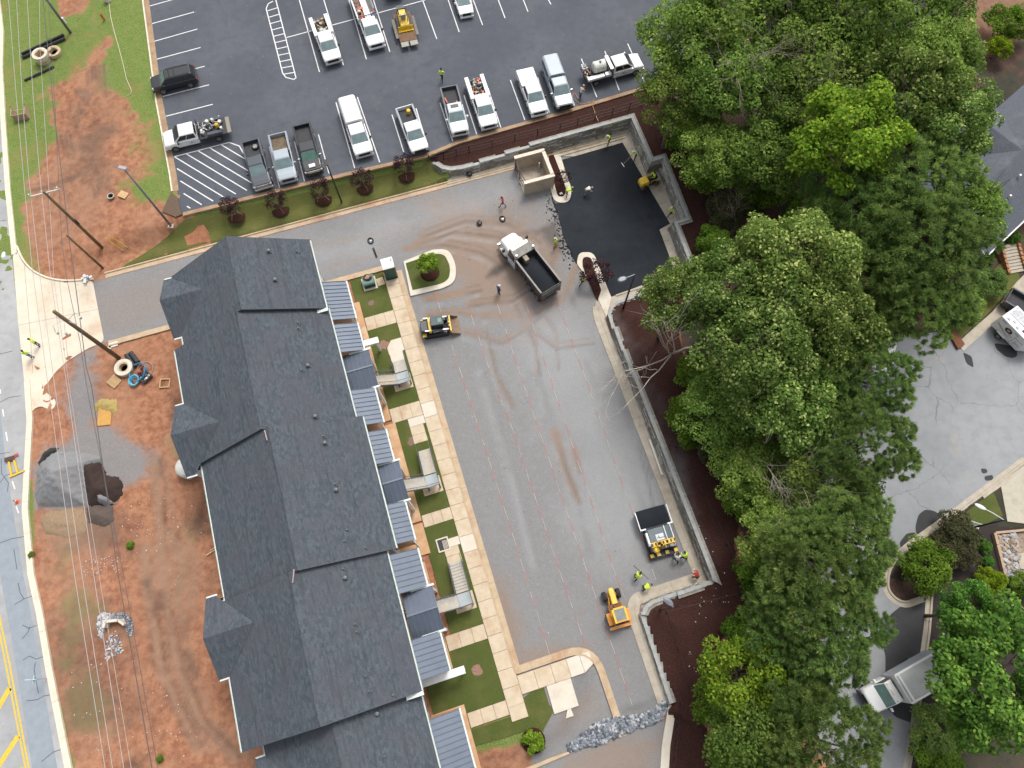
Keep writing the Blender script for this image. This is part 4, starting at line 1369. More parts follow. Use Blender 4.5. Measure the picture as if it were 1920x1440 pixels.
def entry_roof(u0,u1,vw=-7.4,ve=-4.9,ze=5.3,rise=0.55):
 uc = (u0 + u1) / 2
 nv = 6
 w = (ve - vw) / nv
 for ua in (u0,u1):
  for k in range(nv):
   a,c = vw + k * w,vw + (k + 1) * w
   b = MB()
   b.add([LP(ua,a + 0.004,ze),LP(ua,c - 0.004,ze),LP(uc,c - 0.004,ze + rise),LP(uc,a + 0.004,ze + rise),LP(ua,a + 0.004,ze - 0.05),LP(ua,c - 0.004,ze - 0.05),LP(uc,c - 0.004,ze + rise - 0.05),LP(uc,a + 0.004,ze + rise - 0.05)],
     [(0,1,2,3),(7,6,5,4),(0,4,5,1),(1,5,6,2),(3,2,6,7),(0,3,7,4)])
   b.build('roof_panel',M_PANEL_D,bld)
  b = MB()
  for k in range(1,nv + 1):
   b.bar(LP(ua,vw + k * w,ze + 0.03),LP(uc,vw + k * w,ze + rise + 0.03),0.04,0.06)
  b.build('roof_seam',M_PANEL,bld)
 b = MB()
 b.bar(LP(uc,vw,ze + rise + 0.03),LP(uc,ve,ze + rise + 0.03),0.14,0.06)
 b.build('ridge_cap',M_PANEL,bld)
 for sg,ua in ((-1,u0),(1,u1)):
  BB((ua - 0.08,ua + 0.08,vw + 0.7,ve + 0.15,ze - 0.02,ze + 0.10),'gutter',M_GUT,bld)
 for uu in (u0 + 0.15,u1 - 0.15):
  b = MB()
  b.box((uu,ve - 0.25,ze / 2),(0.24,0.24,ze - 0.1))
  b.build('porch_post',M_TRIM,bld)
 BB((u0 + 0.05,u1 - 0.05,vw - 0.3,ve - 0.35,2.8,3.05),'balcony_deck',M_TREAD,bld)
E1 = (ue(680,657),ue(699,727))
E2 = (ue(746,862),ue(765,937))
E3 = (ue(791,1102),ue(814,1187))
porch(ue(649,527),ue(666,597))
porch(ue(669,605),E1[0])
porch(E1[1],ue(717,792),rail=False)
porch(ue(735,801),E2[0])
porch(E2[1],ue(787,1009))
porch(ue(779,1029),E3[0])
porch(E3[1],0.65)
porch(ue(855,1331,4.6),ue(880,1430,4.6) + 1.2,-8.2,-5.45,5.55,4.6,deck=2.4)
for e in (E1,E2,E3):
 entry_roof(*e)
# patio slabs under the porches
for a,c,vp in ((-35.4,-30.9,-5.0),(-30.8,-27.0,-5.05),(-27.0,-22.3,-5.0),(-21.9,-12.2,-4.72),(-12.0,-9.2,-4.72),(-8.6,0.9,-5.45),(3.6,8.6,-5.35)):
 BB((a,c,-8.2,vp,-0.1,0.13),'porch_slab',M_PATIO,bld)
# flat white canopies over the end doors
for u,v0,v1,z,w in ((-29.55,-7.4,-4.0,2.7,0.62),(0.98,-8.2,-4.35,2.7,0.62)):
 BB((u - w / 2,u + w / 2,v0,v1,z - 0.28,z),'canopy',M_TRIM,bld,bevel=0.02)
 b = MB()
 for vv in (v1 - 0.25,):
  b.box((u,vv,(z - 0.28) / 2),(0.2,0.2,z - 0.28))
 b.build('canopy_post',M_TRIM,bld)
# two tall window bands on the bare wall by the south canopy
BB((1.75,3.4,-8.33,-8.27,4.0,5.0),'window',M_GLASS,bld)
BB((1.9,3.2,-8.33,-8.26,0.9,2.2),'window',M_GLASS,bld)
# downspouts
for u,v in ((-39.0,-7.85),(-31.6,-7.75),(-21.3,-7.25),(-9.7,-7.3),(1.0,-8.0),(-21.4,-20.9),(-9.7,-20.9),(1.2,-20.9)):
 BB((u - 0.05,u + 0.05,v - 0.04,v + 0.04,0.1,6.3),'downspout',M_TRIM,bld)
# ---- outside stairs, each its own steelwork
def staircase(label,u_start,u_land,v0,v1,n1,deck,width=1.05):
 """flight along u up to a landing, then a flight towards the building"""
 t = thing('staircase',label,'stairs',UV(u_start,(v0 + v1) / 2,0.1),UA,'outside stairs along the front of the building')
 hw = (v1 - v0) / 2
 Lu = u_land - u_start
 rise_tot = deck - 0.1
 n2 = 8
 r = rise_tot / (n1 + n2)
 go = Lu / n1
 for k in range(n1):
  BB((k * go,(k + 1) * go - 0.05,-hw + 0.05,hw - 0.05,(k + 1) * r - 0.05,(k + 1) * r),'step',M_TREAD,t)
 zl = n1 * r
 BB((Lu + 0.04,Lu + 1.12,-hw + 0.02,hw - 0.02,zl - 0.06,zl),'landing',M_LANDING,t)
 g2 = 0.275
 for k in range(n2):
  BB((Lu + 0.06,Lu + 1.10,-hw - (k + 1) * g2 - 0.02,-hw - k * g2,zl + (k + 1) * r - 0.05,zl + (k + 1) * r),'step',M_TREAD,t)
 for sy in (-hw,hw):
  b = MB()
  b.bar((0,sy,0.12),(Lu + 0.04,sy,zl - 0.03),0.05,0.26)
  b.build('stringer',M_STEEL,t)
 for uu in (Lu + 0.03,Lu + 1.13):
  b = MB()
  b.bar((uu,-hw,zl - 0.03),(uu,-hw - n2 * g2,zl + n2 * r - 0.03),0.05,0.26)
  b.build('stringer',M_STEEL,t)
 # railings
 for sy in (-hw,hw):
  b = MB()
  b.tube([(-0.55,sy,0.75),(-0.4,sy,0.95),(0.0,sy,1.0 + r),(Lu,sy,zl + 1.0)],0.028,6)
  for k in range(n1 * 2 + 1):
   x = k * go / 2
   b.bar((x,sy,x / Lu * zl + 0.1),(x,sy,x / Lu * zl + 1.0),0.016,0.016)
  b.build('handrail',M_STEEL,t)
 b = MB()
 b.tube([(Lu,hw,zl + 1.0),(Lu + 1.15,hw,zl + 1.0),(Lu + 1.15,-hw,zl + 1.0),(Lu + 1.15,-hw - n2 * g2,zl + n2 * r + 1.0)],0.028,6)
 b.tube([(Lu,hw,zl + 0.1),(Lu + 1.15,hw,zl + 0.1),(Lu + 1.15,-hw,zl + 0.1),(Lu + 1.15,-hw - n2 * g2,zl + n2 * r + 0.12)],0.02,6)
 for k in range(9):
  b.bar((Lu + k * 0.14,hw,zl + 0.1),(Lu + k * 0.14,hw,zl + 1.0),0.016,0.016)
 for k in range(8):
  b.bar((Lu + 1.15,hw - k * 2 * hw / 8,zl + 0.1),(Lu + 1.15,hw - k * 2 * hw / 8,zl + 1.0),0.016,0.016)
 for k in range(16):
  y = -hw - k * n2 * g2 / 16
  z = zl + k * n2 * r / 16
  b.bar((Lu + 1.15,y,z + 0.1),(Lu + 1.15,y,z + 1.0),0.016,0.016)
 b.build('handrail',M_STEEL,t)
 b = MB()
 b.tube([(Lu,-hw,zl + 1.0),(Lu,-hw - n2 * g2,zl + n2 * r + 1.0)],0.028,6)
 b.tube([(Lu,-hw,zl + 0.1),(Lu,-hw - n2 * g2,zl + n2 * r + 0.1)],0.02,6)
 for k in range(16):
  y = -hw - k * n2 * g2 / 16
  z = zl + k * n2 * r / 16
  b.bar((Lu,y,z + 0.1),(Lu,y,z + 1.0),0.016,0.016)
 b.build('handrail',M_STEEL,t)
 for x,y in ((Lu + 1.05,hw - 0.08),(Lu + 1.05,-hw + 0.08),(Lu + 0.1,hw - 0.08)):
  b = MB()
  b.box((x,y,zl / 2 - 0.05),(0.12,0.12,zl))
  b.build('leg',M_STEEL,t)
 return t
staircase('short steel staircase nearest the green utility box and the loader',uvp(738,681)[0],uvp(744,701,0.9)[0],-3.45,-2.15,6,2.3)
staircase('steel staircase in the middle of the front, with pale concrete treads',uvp(785,848)[0],uvp(796,893,1.6)[0],-3.40,-2.2,10,3.0)
staircase('steel staircase farthest from the green utility box, with brown-stained treads',uvp(841,1058)[0],uvp(853,1116,1.6)[0],-3.45,-2.25,10,3.0)
# ---- walks, slabs and lawns in front of the building
walk = group_root('sidewalk')
def slab_uv(pts,z=0.12,mat=M_CONC,name='slab',parent=None):
 b = MB()
 b.prism([UV(u,v) for u,v in pts],-0.08,z)
 return b.build(name,mat,parent or walk,bevel=0.012)
us = np.linspace(-37.7,5.0,30)
for a,c in zip(us,us[1:]):
 slab_uv([(a + 0.012,-1.92),(c - 0.012,-1.92),(c - 0.012,-0.50),(a + 0.012,-0.50)],mat=M_CONC if random.random() < 0.85 else M_CONC_NEW)
def crosswalk(ua,ub,v0=-4.95,v1=-1.95,n=3,mat=M_CONC):
 for k in range(n):
  a,c = v0 + (v1 - v0) * k / n,v0 + (v1 - v0) * (k + 1) / n
  slab_uv([(ua,a + 0.01),(ub,a + 0.01),(ub,c - 0.01),(ua,c - 0.01)],mat=mat if random.random() < 0.7 else M_CONC)
crosswalk(-33.45,-32.0)
crosswalk(-23.35,-21.9)
crosswalk(-12.62,-11.5,-4.65)
crosswalk(-2.0,-0.75,-5.4)
crosswalk(4.35,5.5,-5.3,-1.95)
slab_uv([(5.0,-1.92),(6.1,-1.92),(6.1,-0.5),(5.0,-0.5)])
# pads at the foot of the stairs
slab_uv([(-30.3,-3.0),(-29.6,-3.55),(-27.7,-3.5),(-27.7,-2.15),(-28.9,-2.15),(-28.9,-1.95),(-30.3,-1.95)],mat=M_CONC_NEW)
for u0,u1 in ((-21.88,-19.3),(-9.9,-7.6)):
 n = 3
 for k in range(n):
  a,c = u0 + (u1 - u0) * k / n,u0 + (u1 - u0) * (k + 1) / n
  slab_uv([(a + 0.01,-3.5),(c - 0.01,-3.5),(c - 0.01,-2.2 if k else -1.95),(a + 0.01,-2.2 if k else -1.95)],mat=M_CONC_NEW if k == 0 else M_CONC)
for ul in (uvp(744,701,0.9)[0],uvp(796,893,1.6)[0],uvp(853,1116,1.6)[0]):
 slab_uv([(ul - 0.1,-2.1),(ul + 1.45,-2.1),(ul + 1.45,-3.9),(ul + 0.2,-3.9)],0.10)
# east walk at the south end
vs = [-0.48,1.0,2.5,3.9,5.1,6.0]
for a,c in zip(vs,vs[1:]):
 slab_uv([(2.85,a + 0.01),(4.35,a + 0.01),(4.35 if c < 5.5 else 3.9,c - 0.01),(2.85,c - 0.01)],mat=M_CONC if c < 4 else M_CONC_NEW)
slab_uv([(4.37,1.65),(6.6,1.6),(6.6,3.75),(4.37,3.8)],mat=M_CONC_NEW)
slab_uv([(6.2,3.0),(7.2,3.1),(7.2,2.4)],0.09,M_CONC_NEW)
# lawns
for k,(u0,u1,v0,v1) in enumerate(((-38.0,-33.47,-5.35,-1.94),(-31.98,-21.0 - 2.37,-5.3,-1.94),(-21.88,-12.64,-4.9,-1.94),(-11.48,-2.02,-4.9,-1.94),(-0.73,4.33,-8.0,-1.94))):
 b = MB()
 b.prism([UV(*p) for p in ((u0,v0),(u1,v0),(u1,v1),(u0,v1))],-0.1,0.085)
 structure(b.build('lawn',M_LAWN))
b = MB()
b.prism(GP([(878,1371),(975,1338),(978,1310),(1018,1283),(1030,1322),(1040,1330),(1012,1380),(985,1370),(940,1385),(884,1400)],0),-0.1,0.06)
structure(b.build('lawn',M_LAWN))
# sown strip between the upper car park and the drive (follows the slope)
b = MB()
ns,nv = 10,60
rows = []
for j in range(nv + 1):
 t = j / nv
 top = G(345 + (804 - 345) * t,409 + (300 - 409) * t,ZU)
 if t > 0.97:
  top = UV(-49.2,6.0,ZU)
 bot = UV(-46.62,-27.5 + (35.0) * t,0)
 row = []
 for i in range(ns + 1):
  p = Vector((top.x,top.y,0)).lerp(Vector((bot.x,bot.y,0)),i / ns)
  row.append((p.x,p.y,level(p) + 0.05 + (0.02 if i == ns else 0)))
 rows.append(row)
for j in range(nv):
 for i in range(ns):
  b.add([rows[j][i],rows[j + 1][i],rows[j + 1][i + 1],rows[j][i + 1]],[(0,1,2,3)])
structure(b.build('lawn_bank',M_SLOPE,smooth=True))
b = MB()
pts = []
for x,y in ((372,424),(382,422),(392,436),(397,460),(355,470),(346,444),(362,436)):
 pts.append(GT(x,y,0.085))
b.add(pts,[tuple(range(len(pts)))])
b.build('bare_patch',M('red_clay',(0.38,0.165,0.085),1.0,(0.24,0.10,0.055),3.0),None)
structure(bpy.data.objects['bare_patch'])
b = MB()
b.prism(GP([(305,398),(314,378),(322,362),(334,372),(342,403),(330,408)],ZU),ZU - 0.2,ZU + 0.14)
structure(b.build('planting_bed',M('dry_bark',(0.16,0.11,0.075),1.0,(0.09,0.06,0.04),8.0,bumpy=0.6)))
# ---- masonry bin enclosure
enc = thing('bin_enclosure','open roofless beige masonry bin enclosure beside the north wall','enclosure',(0,0,0),UA)
M_BEIGE = M('beige_render',(0.52,0.44,0.34),0.9,(0.40,0.33,0.25),2.2,grime=(0.28,0.20,0.14),gs=1.1)
M_BEIGE_CAP = M('beige_cap',(0.70,0.63,0.52),0.9,(0.58,0.51,0.41),3.0)
eu0,ev0 = uvp(966,294,2.0)
eu1,ev1 = uvp(1038,352,0)
u_n = uvp(1021,279,2.0)[0]
u_s = uvp(1038,352,0.0)[0]
v_w = uvp(984,368,0.0)[1]
v_e = uvp(1038,352,0.0)[1]
H_E = 2.0
for (a,c,d,e) in ((u_n,u_n + 0.3,v_w,v_e),(u_n + 0.3,u_s - 0.3,v_e - 0.3,v_e),(u_s - 0.3,u_s,v_w,v_e)):
 BB((a,c,d,e,-0.1,H_E),'wall',M_BEIGE,enc)
 BB((a - 0.04,c + 0.04,d - 0.04,e + 0.04,H_E,H_E + 0.09),'cap',M_BEIGE_CAP,enc)
BB((u_n + 0.3,u_s - 0.3,v_w,v_e - 0.3,-0.1,0.07),'floor_slab',M('stained_slab',(0.44,0.38,0.31),0.9,(0.32,0.26,0.21),2.0,grime=(0.22,0.16,0.12),gs=1.2),enc)
for a,c,sk in ((u_n + 0.32,(u_n + u_s) / 2,0.0),((u_n + u_s) / 2,u_s - 0.32,0.25)):
 b = MB()
 for z in (0.3,1.0,1.75):
  b.bar((a,v_w + 0.05,z),(c,v_w + 0.05 + sk,z),0.06,0.08)
 b.bar((a,v_w + 0.05,0.2),(a,v_w + 0.05,1.85),0.08,0.08)
 b.bar((c,v_w + 0.05 + sk,0.2),(c,v_w + 0.05 + sk,1.85),0.08,0.08)
 b.bar((a,v_w + 0.05,0.25),(c,v_w + 0.05 + sk,1.8),0.04,0.04)
 g = b.build('gate',M_BLACK,enc)
b = MB()
b.cyl((u_n + 0.9,v_e - 0.75,0.0),(u_n + 0.9,v_e - 0.75,1.1),0.09,n=10)
b.build('bollard',M_BEIGE_CAP,enc)
# ================================================================ vehicles
M_TYRE = M('tyre_rubber',(0.022,0.022,0.024),0.85,(0.03,0.03,0.03),8)
M_RIM = M('wheel_rim',(0.55,0.56,0.57),0.35,(0.42,0.43,0.44),9,metal=0.5)
M_RIM_D = M('wheel_rim_dusty',(0.34,0.31,0.28),0.6,(0.22,0.2,0.18),6)
M_CHROME = M('chrome',(0.62,0.63,0.64),0.25,(0.5,0.5,0.52),5,metal=0.7)
M_LAMP = M('headlamp',(0.62,0.64,0.66),0.15,(0.45,0.47,0.5),8,spec=0.8)
M_TAIL = M('tail_lamp',(0.35,0.02,0.02),0.25)
M_WSH = M('windscreen_glass',(0.20,0.275,0.275),0.10,(0.14,0.20,0.205),1.6,spec=0.9,world_space=False)
M_WSH_D = M('dark_car_glass',(0.018,0.022,0.026),0.08,(0.03,0.035,0.04),1.6,spec=0.8)
M_WSH_G = M('green_car_glass',(0.10,0.20,0.15),0.1,(0.05,0.12,0.10),2.0,spec=0.9,world_space=False)
P_WHITE = paint('white_paint',(0.78,0.78,0.77))
P_SILVER = paint('silver_paint',(0.55,0.60,0.62))
P_PALEGREY = paint('pale_grey_paint',(0.36,0.41,0.45))
P_GREY = paint('grey_paint',(0.27,0.31,0.35))
P_BLACK = paint('black_paint',(0.016,0.018,0.021))
P_CHARC = paint('charcoal_paint',(0.055,0.065,0.08))
P_YELLOW = paint('machine_yellow',(0.72,0.46,0.02),0.4)
P_ORANGE = paint('machine_orange',(0.66,0.26,0.02),0.45)
M_BEDLINER = M('bed_liner',(0.035,0.037,0.042),0.8,(0.055,0.056,0.06),5,world_space=False)
M_BEDDIRT = M('dirty_bed',(0.20,0.15,0.095),0.95,(0.09,0.07,0.05),3,world_space=False)
M_STEELDECK = M('steel_deck',(0.20,0.19,0.17),0.7,(0.13,0.12,0.11),3,metal=0.2,world_space=False)
M_ALU = M('aluminium',(0.48,0.49,0.50),0.4,(0.38,0.39,0.40),3,metal=0.5,world_space=False)
M_WOOD = M('trailer_boards',(0.22,0.13,0.075),0.9,(0.13,0.075,0.045),4,world_space=False)
M_POLY = M('white_plastic',(0.72,0.72,0.66),0.5,(0.62,0.62,0.56),3,world_space=False)
M_ORANGE_PL = M('orange_plastic',(0.75,0.16,0.05),0.5)
M_YEL_PL = M('yellow_plastic',(0.75,0.45,0.04),0.5)
M_BLUE_PL = M('blue_plastic',(0.04,0.16,0.45),0.5)
M_RED_PL = M('red_plastic',(0.55,0.05,0.04),0.5)
M_JUMBLE = [M('jumble_pale',(0.55,0.52,0.44),0.8),M('jumble_dark',(0.05,0.045,0.04),0.8),M('jumble_tan',(0.38,0.28,0.16),0.8),M_ORANGE_PL,M('jumble_grey',(0.26,0.27,0.28),0.7)]
def hull(mb,st):
 """st: stations (x, half width, bottom, shoulder height, top, half width of top)"""
 rings = []
 for x,w,zb,zs,zt,wt in st:
  rings.append([Vector(p) for p in ((x,-w * 0.9,zb),(x,-w,zb + 0.18),(x,-w,zs),(x,-wt,zt),(x,wt,zt),(x,w,zs),(x,w,zb + 0.18),(x,w * 0.9,zb))])
 return mb.loft(rings)
def wheel_meshes(r,w,rim_mat):
 key = ('wheel',round(r,2),round(w,2),rim_mat.name)
 if key in MATS:
  return MATS[key]
 b = MB()
 b.lathe([(r * 0.62,-w / 2),(r * 0.93,-w / 2),(r,-w / 2 + 0.05),(r,w / 2 - 0.05),(r * 0.93,w / 2),(r * 0.62,w / 2)],(0,0,0),20,'Y')
 ty = b.mesh('tyre',M_TYRE,True)
 b = MB()
 b.lathe([(r * 0.61,-w / 2 + 0.01),(r * 0.61,w / 2 + 0.005),(r * 0.52,w / 2 + 0.005),(r * 0.5,w / 2 - 0.04),(r * 0.2,w / 2 - 0.03),(r * 0.16,w / 2 + 0.012),(0.01,w / 2 + 0.015)],(0,0,0),20,'Y')
 for k in range(5):
  t = 2 * math.pi * k / 5
  b.bar((r * 0.15 * math.sin(t),w / 2 - 0.01,r * 0.15 * math.cos(t)),(r * 0.56 * math.sin(t),w / 2 - 0.01,r * 0.56 * math.cos(t)),0.075,0.03)
 ri = b.mesh('rim',rim_mat,False)
 MATS[key] = (ty,ri)
 return ty,ri
def add_wheels(t,pos,r=0.39,w=0.27,rim=None):
 ty,ri = wheel_meshes(r,w,rim or M_RIM)
 for x,y in pos:
  wo = inst('wheel',ty,t,(x,y,r),0 if y > 0 else math.pi)
  inst('rim',ri,wo)
def veh(name,label,cat,front,rear,z0=ZP,zc=0.8,group=None,L=None):
 """a vehicle's Empty from where its nose and tail were surveyed (at height zc above the ground)"""
 f,r = G(*front,z0 + zc),G(*rear,z0 + zc)
 d = f - r
 c = (f + r) / 2
 t = thing(name,label,cat,(c.x,c.y,z0),math.atan2(d.y,d.x),group)
 t['_L'] = L or d.length
 return t,(L or d.length)
def greenhouse(t,x_f,x_r,zb,zr,wb,wt,pm,rake=0.75,rear_rake=0.2,glass=M_WSH,side=M_WSH_D,pillars=(0.5,),sun=None,smooth_roof=True):
 """cabin with proud panes: windscreen, back light and side windows"""
 b = MB()
 F0,F1,R0,R1 = x_f,x_f - rake,x_r,x_r + rear_rake
 zt = zr - 0.05
 rings = [[Vector((R0,-wb,zb)),Vector((R0,wb,zb)),Vector((F0,wb,zb)),Vector((F0,-wb,zb))],
    [Vector((R1,-wt - 0.03,zt)),Vector((R1,wt + 0.03,zt)),Vector((F1,wt + 0.03,zt)),Vector((F1,-wt - 0.03,zt))],
    [Vector((R1 + 0.08,-wt + 0.06,zr)),Vector((R1 + 0.08,wt - 0.06,zr)),Vector((F1 - 0.10,wt - 0.06,zr)),Vector((F1 - 0.10,-wt + 0.06,zr))]]
 b.loft(rings)
 b.build('cab',pm,t,bevel=0.035)
 def lerp3(a,c,s):
  return a.lerp(c,s)
 def pane(name,a,c,d,e,mat,ins,off):
  """a,c lower edge, d,e upper edge"""
  n = (c - a).cross(e - a).normalized()
  if n.dot(((a + c + d + e) / 4) - Vector(((x_f + x_r) / 2,0,(zb + zr) / 2))) < 0:
   n = -n
  i0,i1,j0,j1 = ins
  def bl(s,q):
   return a.lerp(c,s).lerp(e.lerp(d,s),q) + n * off
  m = MB()
  m.add([bl(i0,j0),bl(i1,j0),bl(i1,j1),bl(i0,j1)],[(0,1,2,3)])
  m.build(name,mat,t)
 r0,r1 = rings[0],rings[1]
 pane('windscreen',r0[3],r0[2],r1[2],r1[3],glass,(0.03,0.97,0.03,0.97),0.022)
 pane('rear_window',r0[0],r0[1],r1[1],r1[0],side,(0.1,0.9,0.25,0.92),0.022)
 for (a,c,d,e) in ((r0[0],r0[3],r1[3],r1[0]),(r0[1],r0[2],r1[2],r1[1])):
  cuts = [0.04] + list(pillars) + [0.93]
  for s0,s1 in zip(cuts,cuts[1:]):
   pane('side_window',a,c,d,e,side,(s0 + 0.015,s1 - 0.015,0.12,0.92),0.012)
 if sun:
  m = MB()
  m.bb(F1 - 0.95,F1 - 0.50,-0.42,0.42,zr - 0.01,zr + 0.012)
  m.build('sunroof',sun,t)
 return F1,R1
def common_front(t,xf,w,pm,grille=M_BLACK,bump=M_CHROME,z=0.0,mirror=None,badge=False):
 BB((xf - 0.05,xf + 0.03,-w * 0.62,w * 0.62,0.70 + z,1.02 + z),'grille',grille,t)
 BB((xf - 0.06,xf + 0.12,-w * 0.95,w * 0.95,0.45 + z,0.66 + z),'front_bumper',bump,t,bevel=0.03)
 for s in (-1,1):
  BB((xf - 0.16,xf + 0.01,s * w * 0.66,s * w * 0.93,0.80 + z,1.04 + z),'headlight',M_LAMP,t,bevel=0.02)
def mirrors(t,x,w,z,m,reach=0.24):
 for s in (-1,1):
  BB((x - 0.06,x + 0.08,s * (w + 0.02),s * (w + reach),z,z + 0.26),'mirror',m,t,bevel=0.02)
def arches(t,xs,w,r,m=M_BLACKP):
 for x in xs:
  for s in (-1,1):
   b = MB()
   n = 9
   pts = [(x + (r + 0.05) * math.cos(a),(r) + (r + 0.05) * math.sin(a)) for a in [math.pi * k / n for k in range(n + 1)]]
   vs = [(px,s * (w + 0.005),pz) for px,pz in pts] + [(px,s * (w - 0.2),pz) for px,pz in pts]
   b.add(vs,[(k,k + 1,n + 2 + k,n + 1 + k) for k in range(n)])
   b.add([(px,s * (w + 0.006),pz) for px,pz in pts],[tuple(range(n + 1))])
   b.build('wheel_arch',m,t)
def jumble(t_or_none,x0,x1,y0,y1,z,n,seed,parent,mats=None):
 r = random.Random(seed)
 b = MB()
 ms = mats or M_JUMBLE
 for k in range(n):
  b.m = r.randrange(len(ms))
  x,y = r.uniform(x0,x1),r.uniform(y0,y1)
  q = r.random()
  if q < 0.35:
   a = r.uniform(0,6.3)
   l = r.uniform(0.25,0.7)
   b.bar((x,y,z + r.uniform(0.05,0.3)),(min(x1,max(x0,x + l * math.cos(a))),min(y1,max(y0,y + l * math.sin(a))),z + r.uniform(0.05,0.4)),0.05,0.05)
  elif q < 0.7:
   h = r.uniform(0.1,0.4)
   b.box((x,y,z + h / 2),(r.uniform(0.12,0.4),r.uniform(0.12,0.35),h),r.uniform(0,3))
  else:
   b.cyl((x,y,z),(x,y,z + r.uniform(0.2,0.42)),r.uniform(0.09,0.17),n=9)
 o = b.build('tool_load',ms,parent)
 o['kind'] = 'stuff'
 return o
def logo(parent,x,y,z,size,side,mat,rot=None,extra=True):
 """the hand-written A and its flourish as seen on the firm's doors"""
 cu = bpy.data.curves.new('logo','FONT')
 cu.body = 'A'
 cu.size = size
 cu.shear = 0.3
 cu.extrude = 0.002
 cu.materials.append(mat)
 tmp = bpy.data.objects.new('logo',cu)
 COL.objects.link(tmp)
 bpy.context.view_layer.update()
 me = bpy.data.meshes.new_from_object(tmp.evaluated_get(bpy.context.evaluated_depsgraph_get()))
 bpy.data.objects.remove(tmp)
 o = bpy.data.objects.new('logo',me)
 COL.objects.link(o)
 o.parent = parent
 o.location = (x,y,z)
 o.rotation_euler = rot if rot else (R(90),0,0 if side < 0 else math.pi)
 if extra:
  b = MB()
  pts = [(0.55 * size + k * 0.06 * size,(0.16 + 0.13 * math.sin(k * 1.25)) * size,0.004) for k in range(20)]
  b.tube(pts,0.035 * size,4)
  f = b.build('logo_flourish',mat,o)
 return o
def pickup(label,front,rear,pm,L=6.0,W=1.0,cab=2.45,hood=1.35,Hc=1.92,bed='open',bedmat=None,glass=M_WSH,z0=ZP,group='pickups and service trucks in the car park',grille=M_BLACK,bump=M_CHROME,mir=None,rim=None,name='pickup_truck',cat='pickup truck',sun=None,doors=(0.47,),liner=None,zc=0.75):
 t,L = veh(name,label,cat,front,rear,z0,zc,group,L)
 xf = L / 2
 xh = xf - hood
 xc = xh - cab + 0.45
 b = MB()
 hull(b,[(xf - 0.02,W * 0.84,0.45,0.92,1.02,W * 0.72),(xf - 0.12,W * 0.94,0.42,1.02,1.12,W * 0.82),(xf - 0.5,W,0.40,1.10,1.19,W * 0.86),(xh + 0.1,W,0.40,1.17,1.26,W * 0.90),(xh - 0.5,W,0.40,1.20,1.26,W * 0.93),(xc,W,0.40,1.20,1.26,W * 0.93)])
 b.build('body',pm,t,bevel=0.03)
 b = MB()          # bonnet panel stands proud of the wings
 b.add([(xf - 0.16,-W * 0.66,1.125),(xf - 0.16,W * 0.66,1.125),(xh + 0.08,W * 0.76,1.285),(xh + 0.08,-W * 0.76,1.285),(xf - 0.16,-W * 0.68,1.09),(xf - 0.16,W * 0.68,1.09),(xh + 0.08,W * 0.78,1.25),(xh + 0.08,-W * 0.78,1.25)],
   [(0,1,2,3),(0,4,5,1),(1,5,6,2),(3,7,4,0)])
 b.build('bonnet',pm,t)
 greenhouse(t,xh + 0.15,xc + 0.02,1.24,Hc,W * 0.90,W * 0.74,pm,0.78,0.12,glass,pillars=doors,sun=sun)
 common_front(t,xf - 0.02,W,pm,grille,bump)
 mirrors(t,xh - 0.25,W,1.18,mir or pm)
 zb = 0.78
 xr = -L / 2
 if bed in ('open','tonneau','canopy'):
  for s in (-1,1):
   BB((xr,xc,s * (W - 0.16),s * W,0.45,1.25),'bed_side',pm,t,bevel=0.025)
   b = MB()
   b.bb(xr,xr + 0.06,s * (W - 0.18),s * (W - 0.01),0.85,1.15)
   b.mi = b.mi
   b.v = [(x - 0.035,y,z) for x,y,z in b.v]
   b.build('tail_light',M_TAIL,t)
  BB((xr,xr + 0.08,-W + 0.16,W - 0.16,0.6,1.22),'tailgate',pm,t)
  b = MB()
  b.bb(xr + 0.08,xc,-W + 0.16,W - 0.16,0.55,zb)
  b.bb(xc - 0.06,xc,-W + 0.16,W - 0.16,zb,1.25)
  b.build('bed_floor',bedmat or M_BEDLINER,t)
  for s in (-1,1):
   b = MB()
   b.bb(xr + 0.1,xc - 0.1,s * (W - 0.20),s * (W - 0.161),zb,1.2)
   b.bb(xr + 0.02,xc - 0.06,s * (W - 0.18),s * (W - 0.02),1.251,1.275)
   b.build('bed_rail',liner or M_BEDLINER,t)
  if bed == 'tonneau':
   BB((xr + 0.03,xc - 0.22,-W + 0.04,W - 0.04,1.27,1.33),'bed_cover',pm,t,bevel=0.02)
  if bed == 'canopy':
   b = MB()
   rings = [[Vector((x,-W * 0.96,1.26)),Vector((x,-W * 0.90,1.9)),Vector((x,-W * 0.72,2.06)),Vector((x,W * 0.72,2.06)),Vector((x,W * 0.90,1.9)),Vector((x,W * 0.96,1.26))] for x in (xr + 0.02,xc - 0.05)]
   b.loft(rings)
   b.build('canopy_shell',pm,t,bevel=0.05)
   for s in (-1,1):
    b = MB()
    b.add([(x,s * (W * (0.945 if z < 1.6 else 0.915) + 0.012),z) for x,z in ((xr + 0.3,1.42),(xc - 0.35,1.42),(xc - 0.35,1.75),(xr + 0.3,1.75))],[(0,1,2,3)])
    b.build('side_window',M_WSH_D,t)
  BB((xr - 0.12,xr + 0.04,-W * 0.92,W * 0.92,0.5,0.68),'rear_bumper',bump,t,bevel=0.02)
 elif bed == 'service':
  for s in (-1,1):
   BB((xr,xc - 0.1,s * (W - 0.33),s * (W + 0.09),0.55,1.42),'tool_locker',pm,t,bevel=0.02)
   b = MB()
   for x in np.arange(xr + 0.15,xc - 0.4,0.72):
    b.bb(x,x + 0.64,s * (W + 0.09),s * (W + 0.10),0.72,1.34)
   b.build('locker_door',pm,t)
  b = MB()
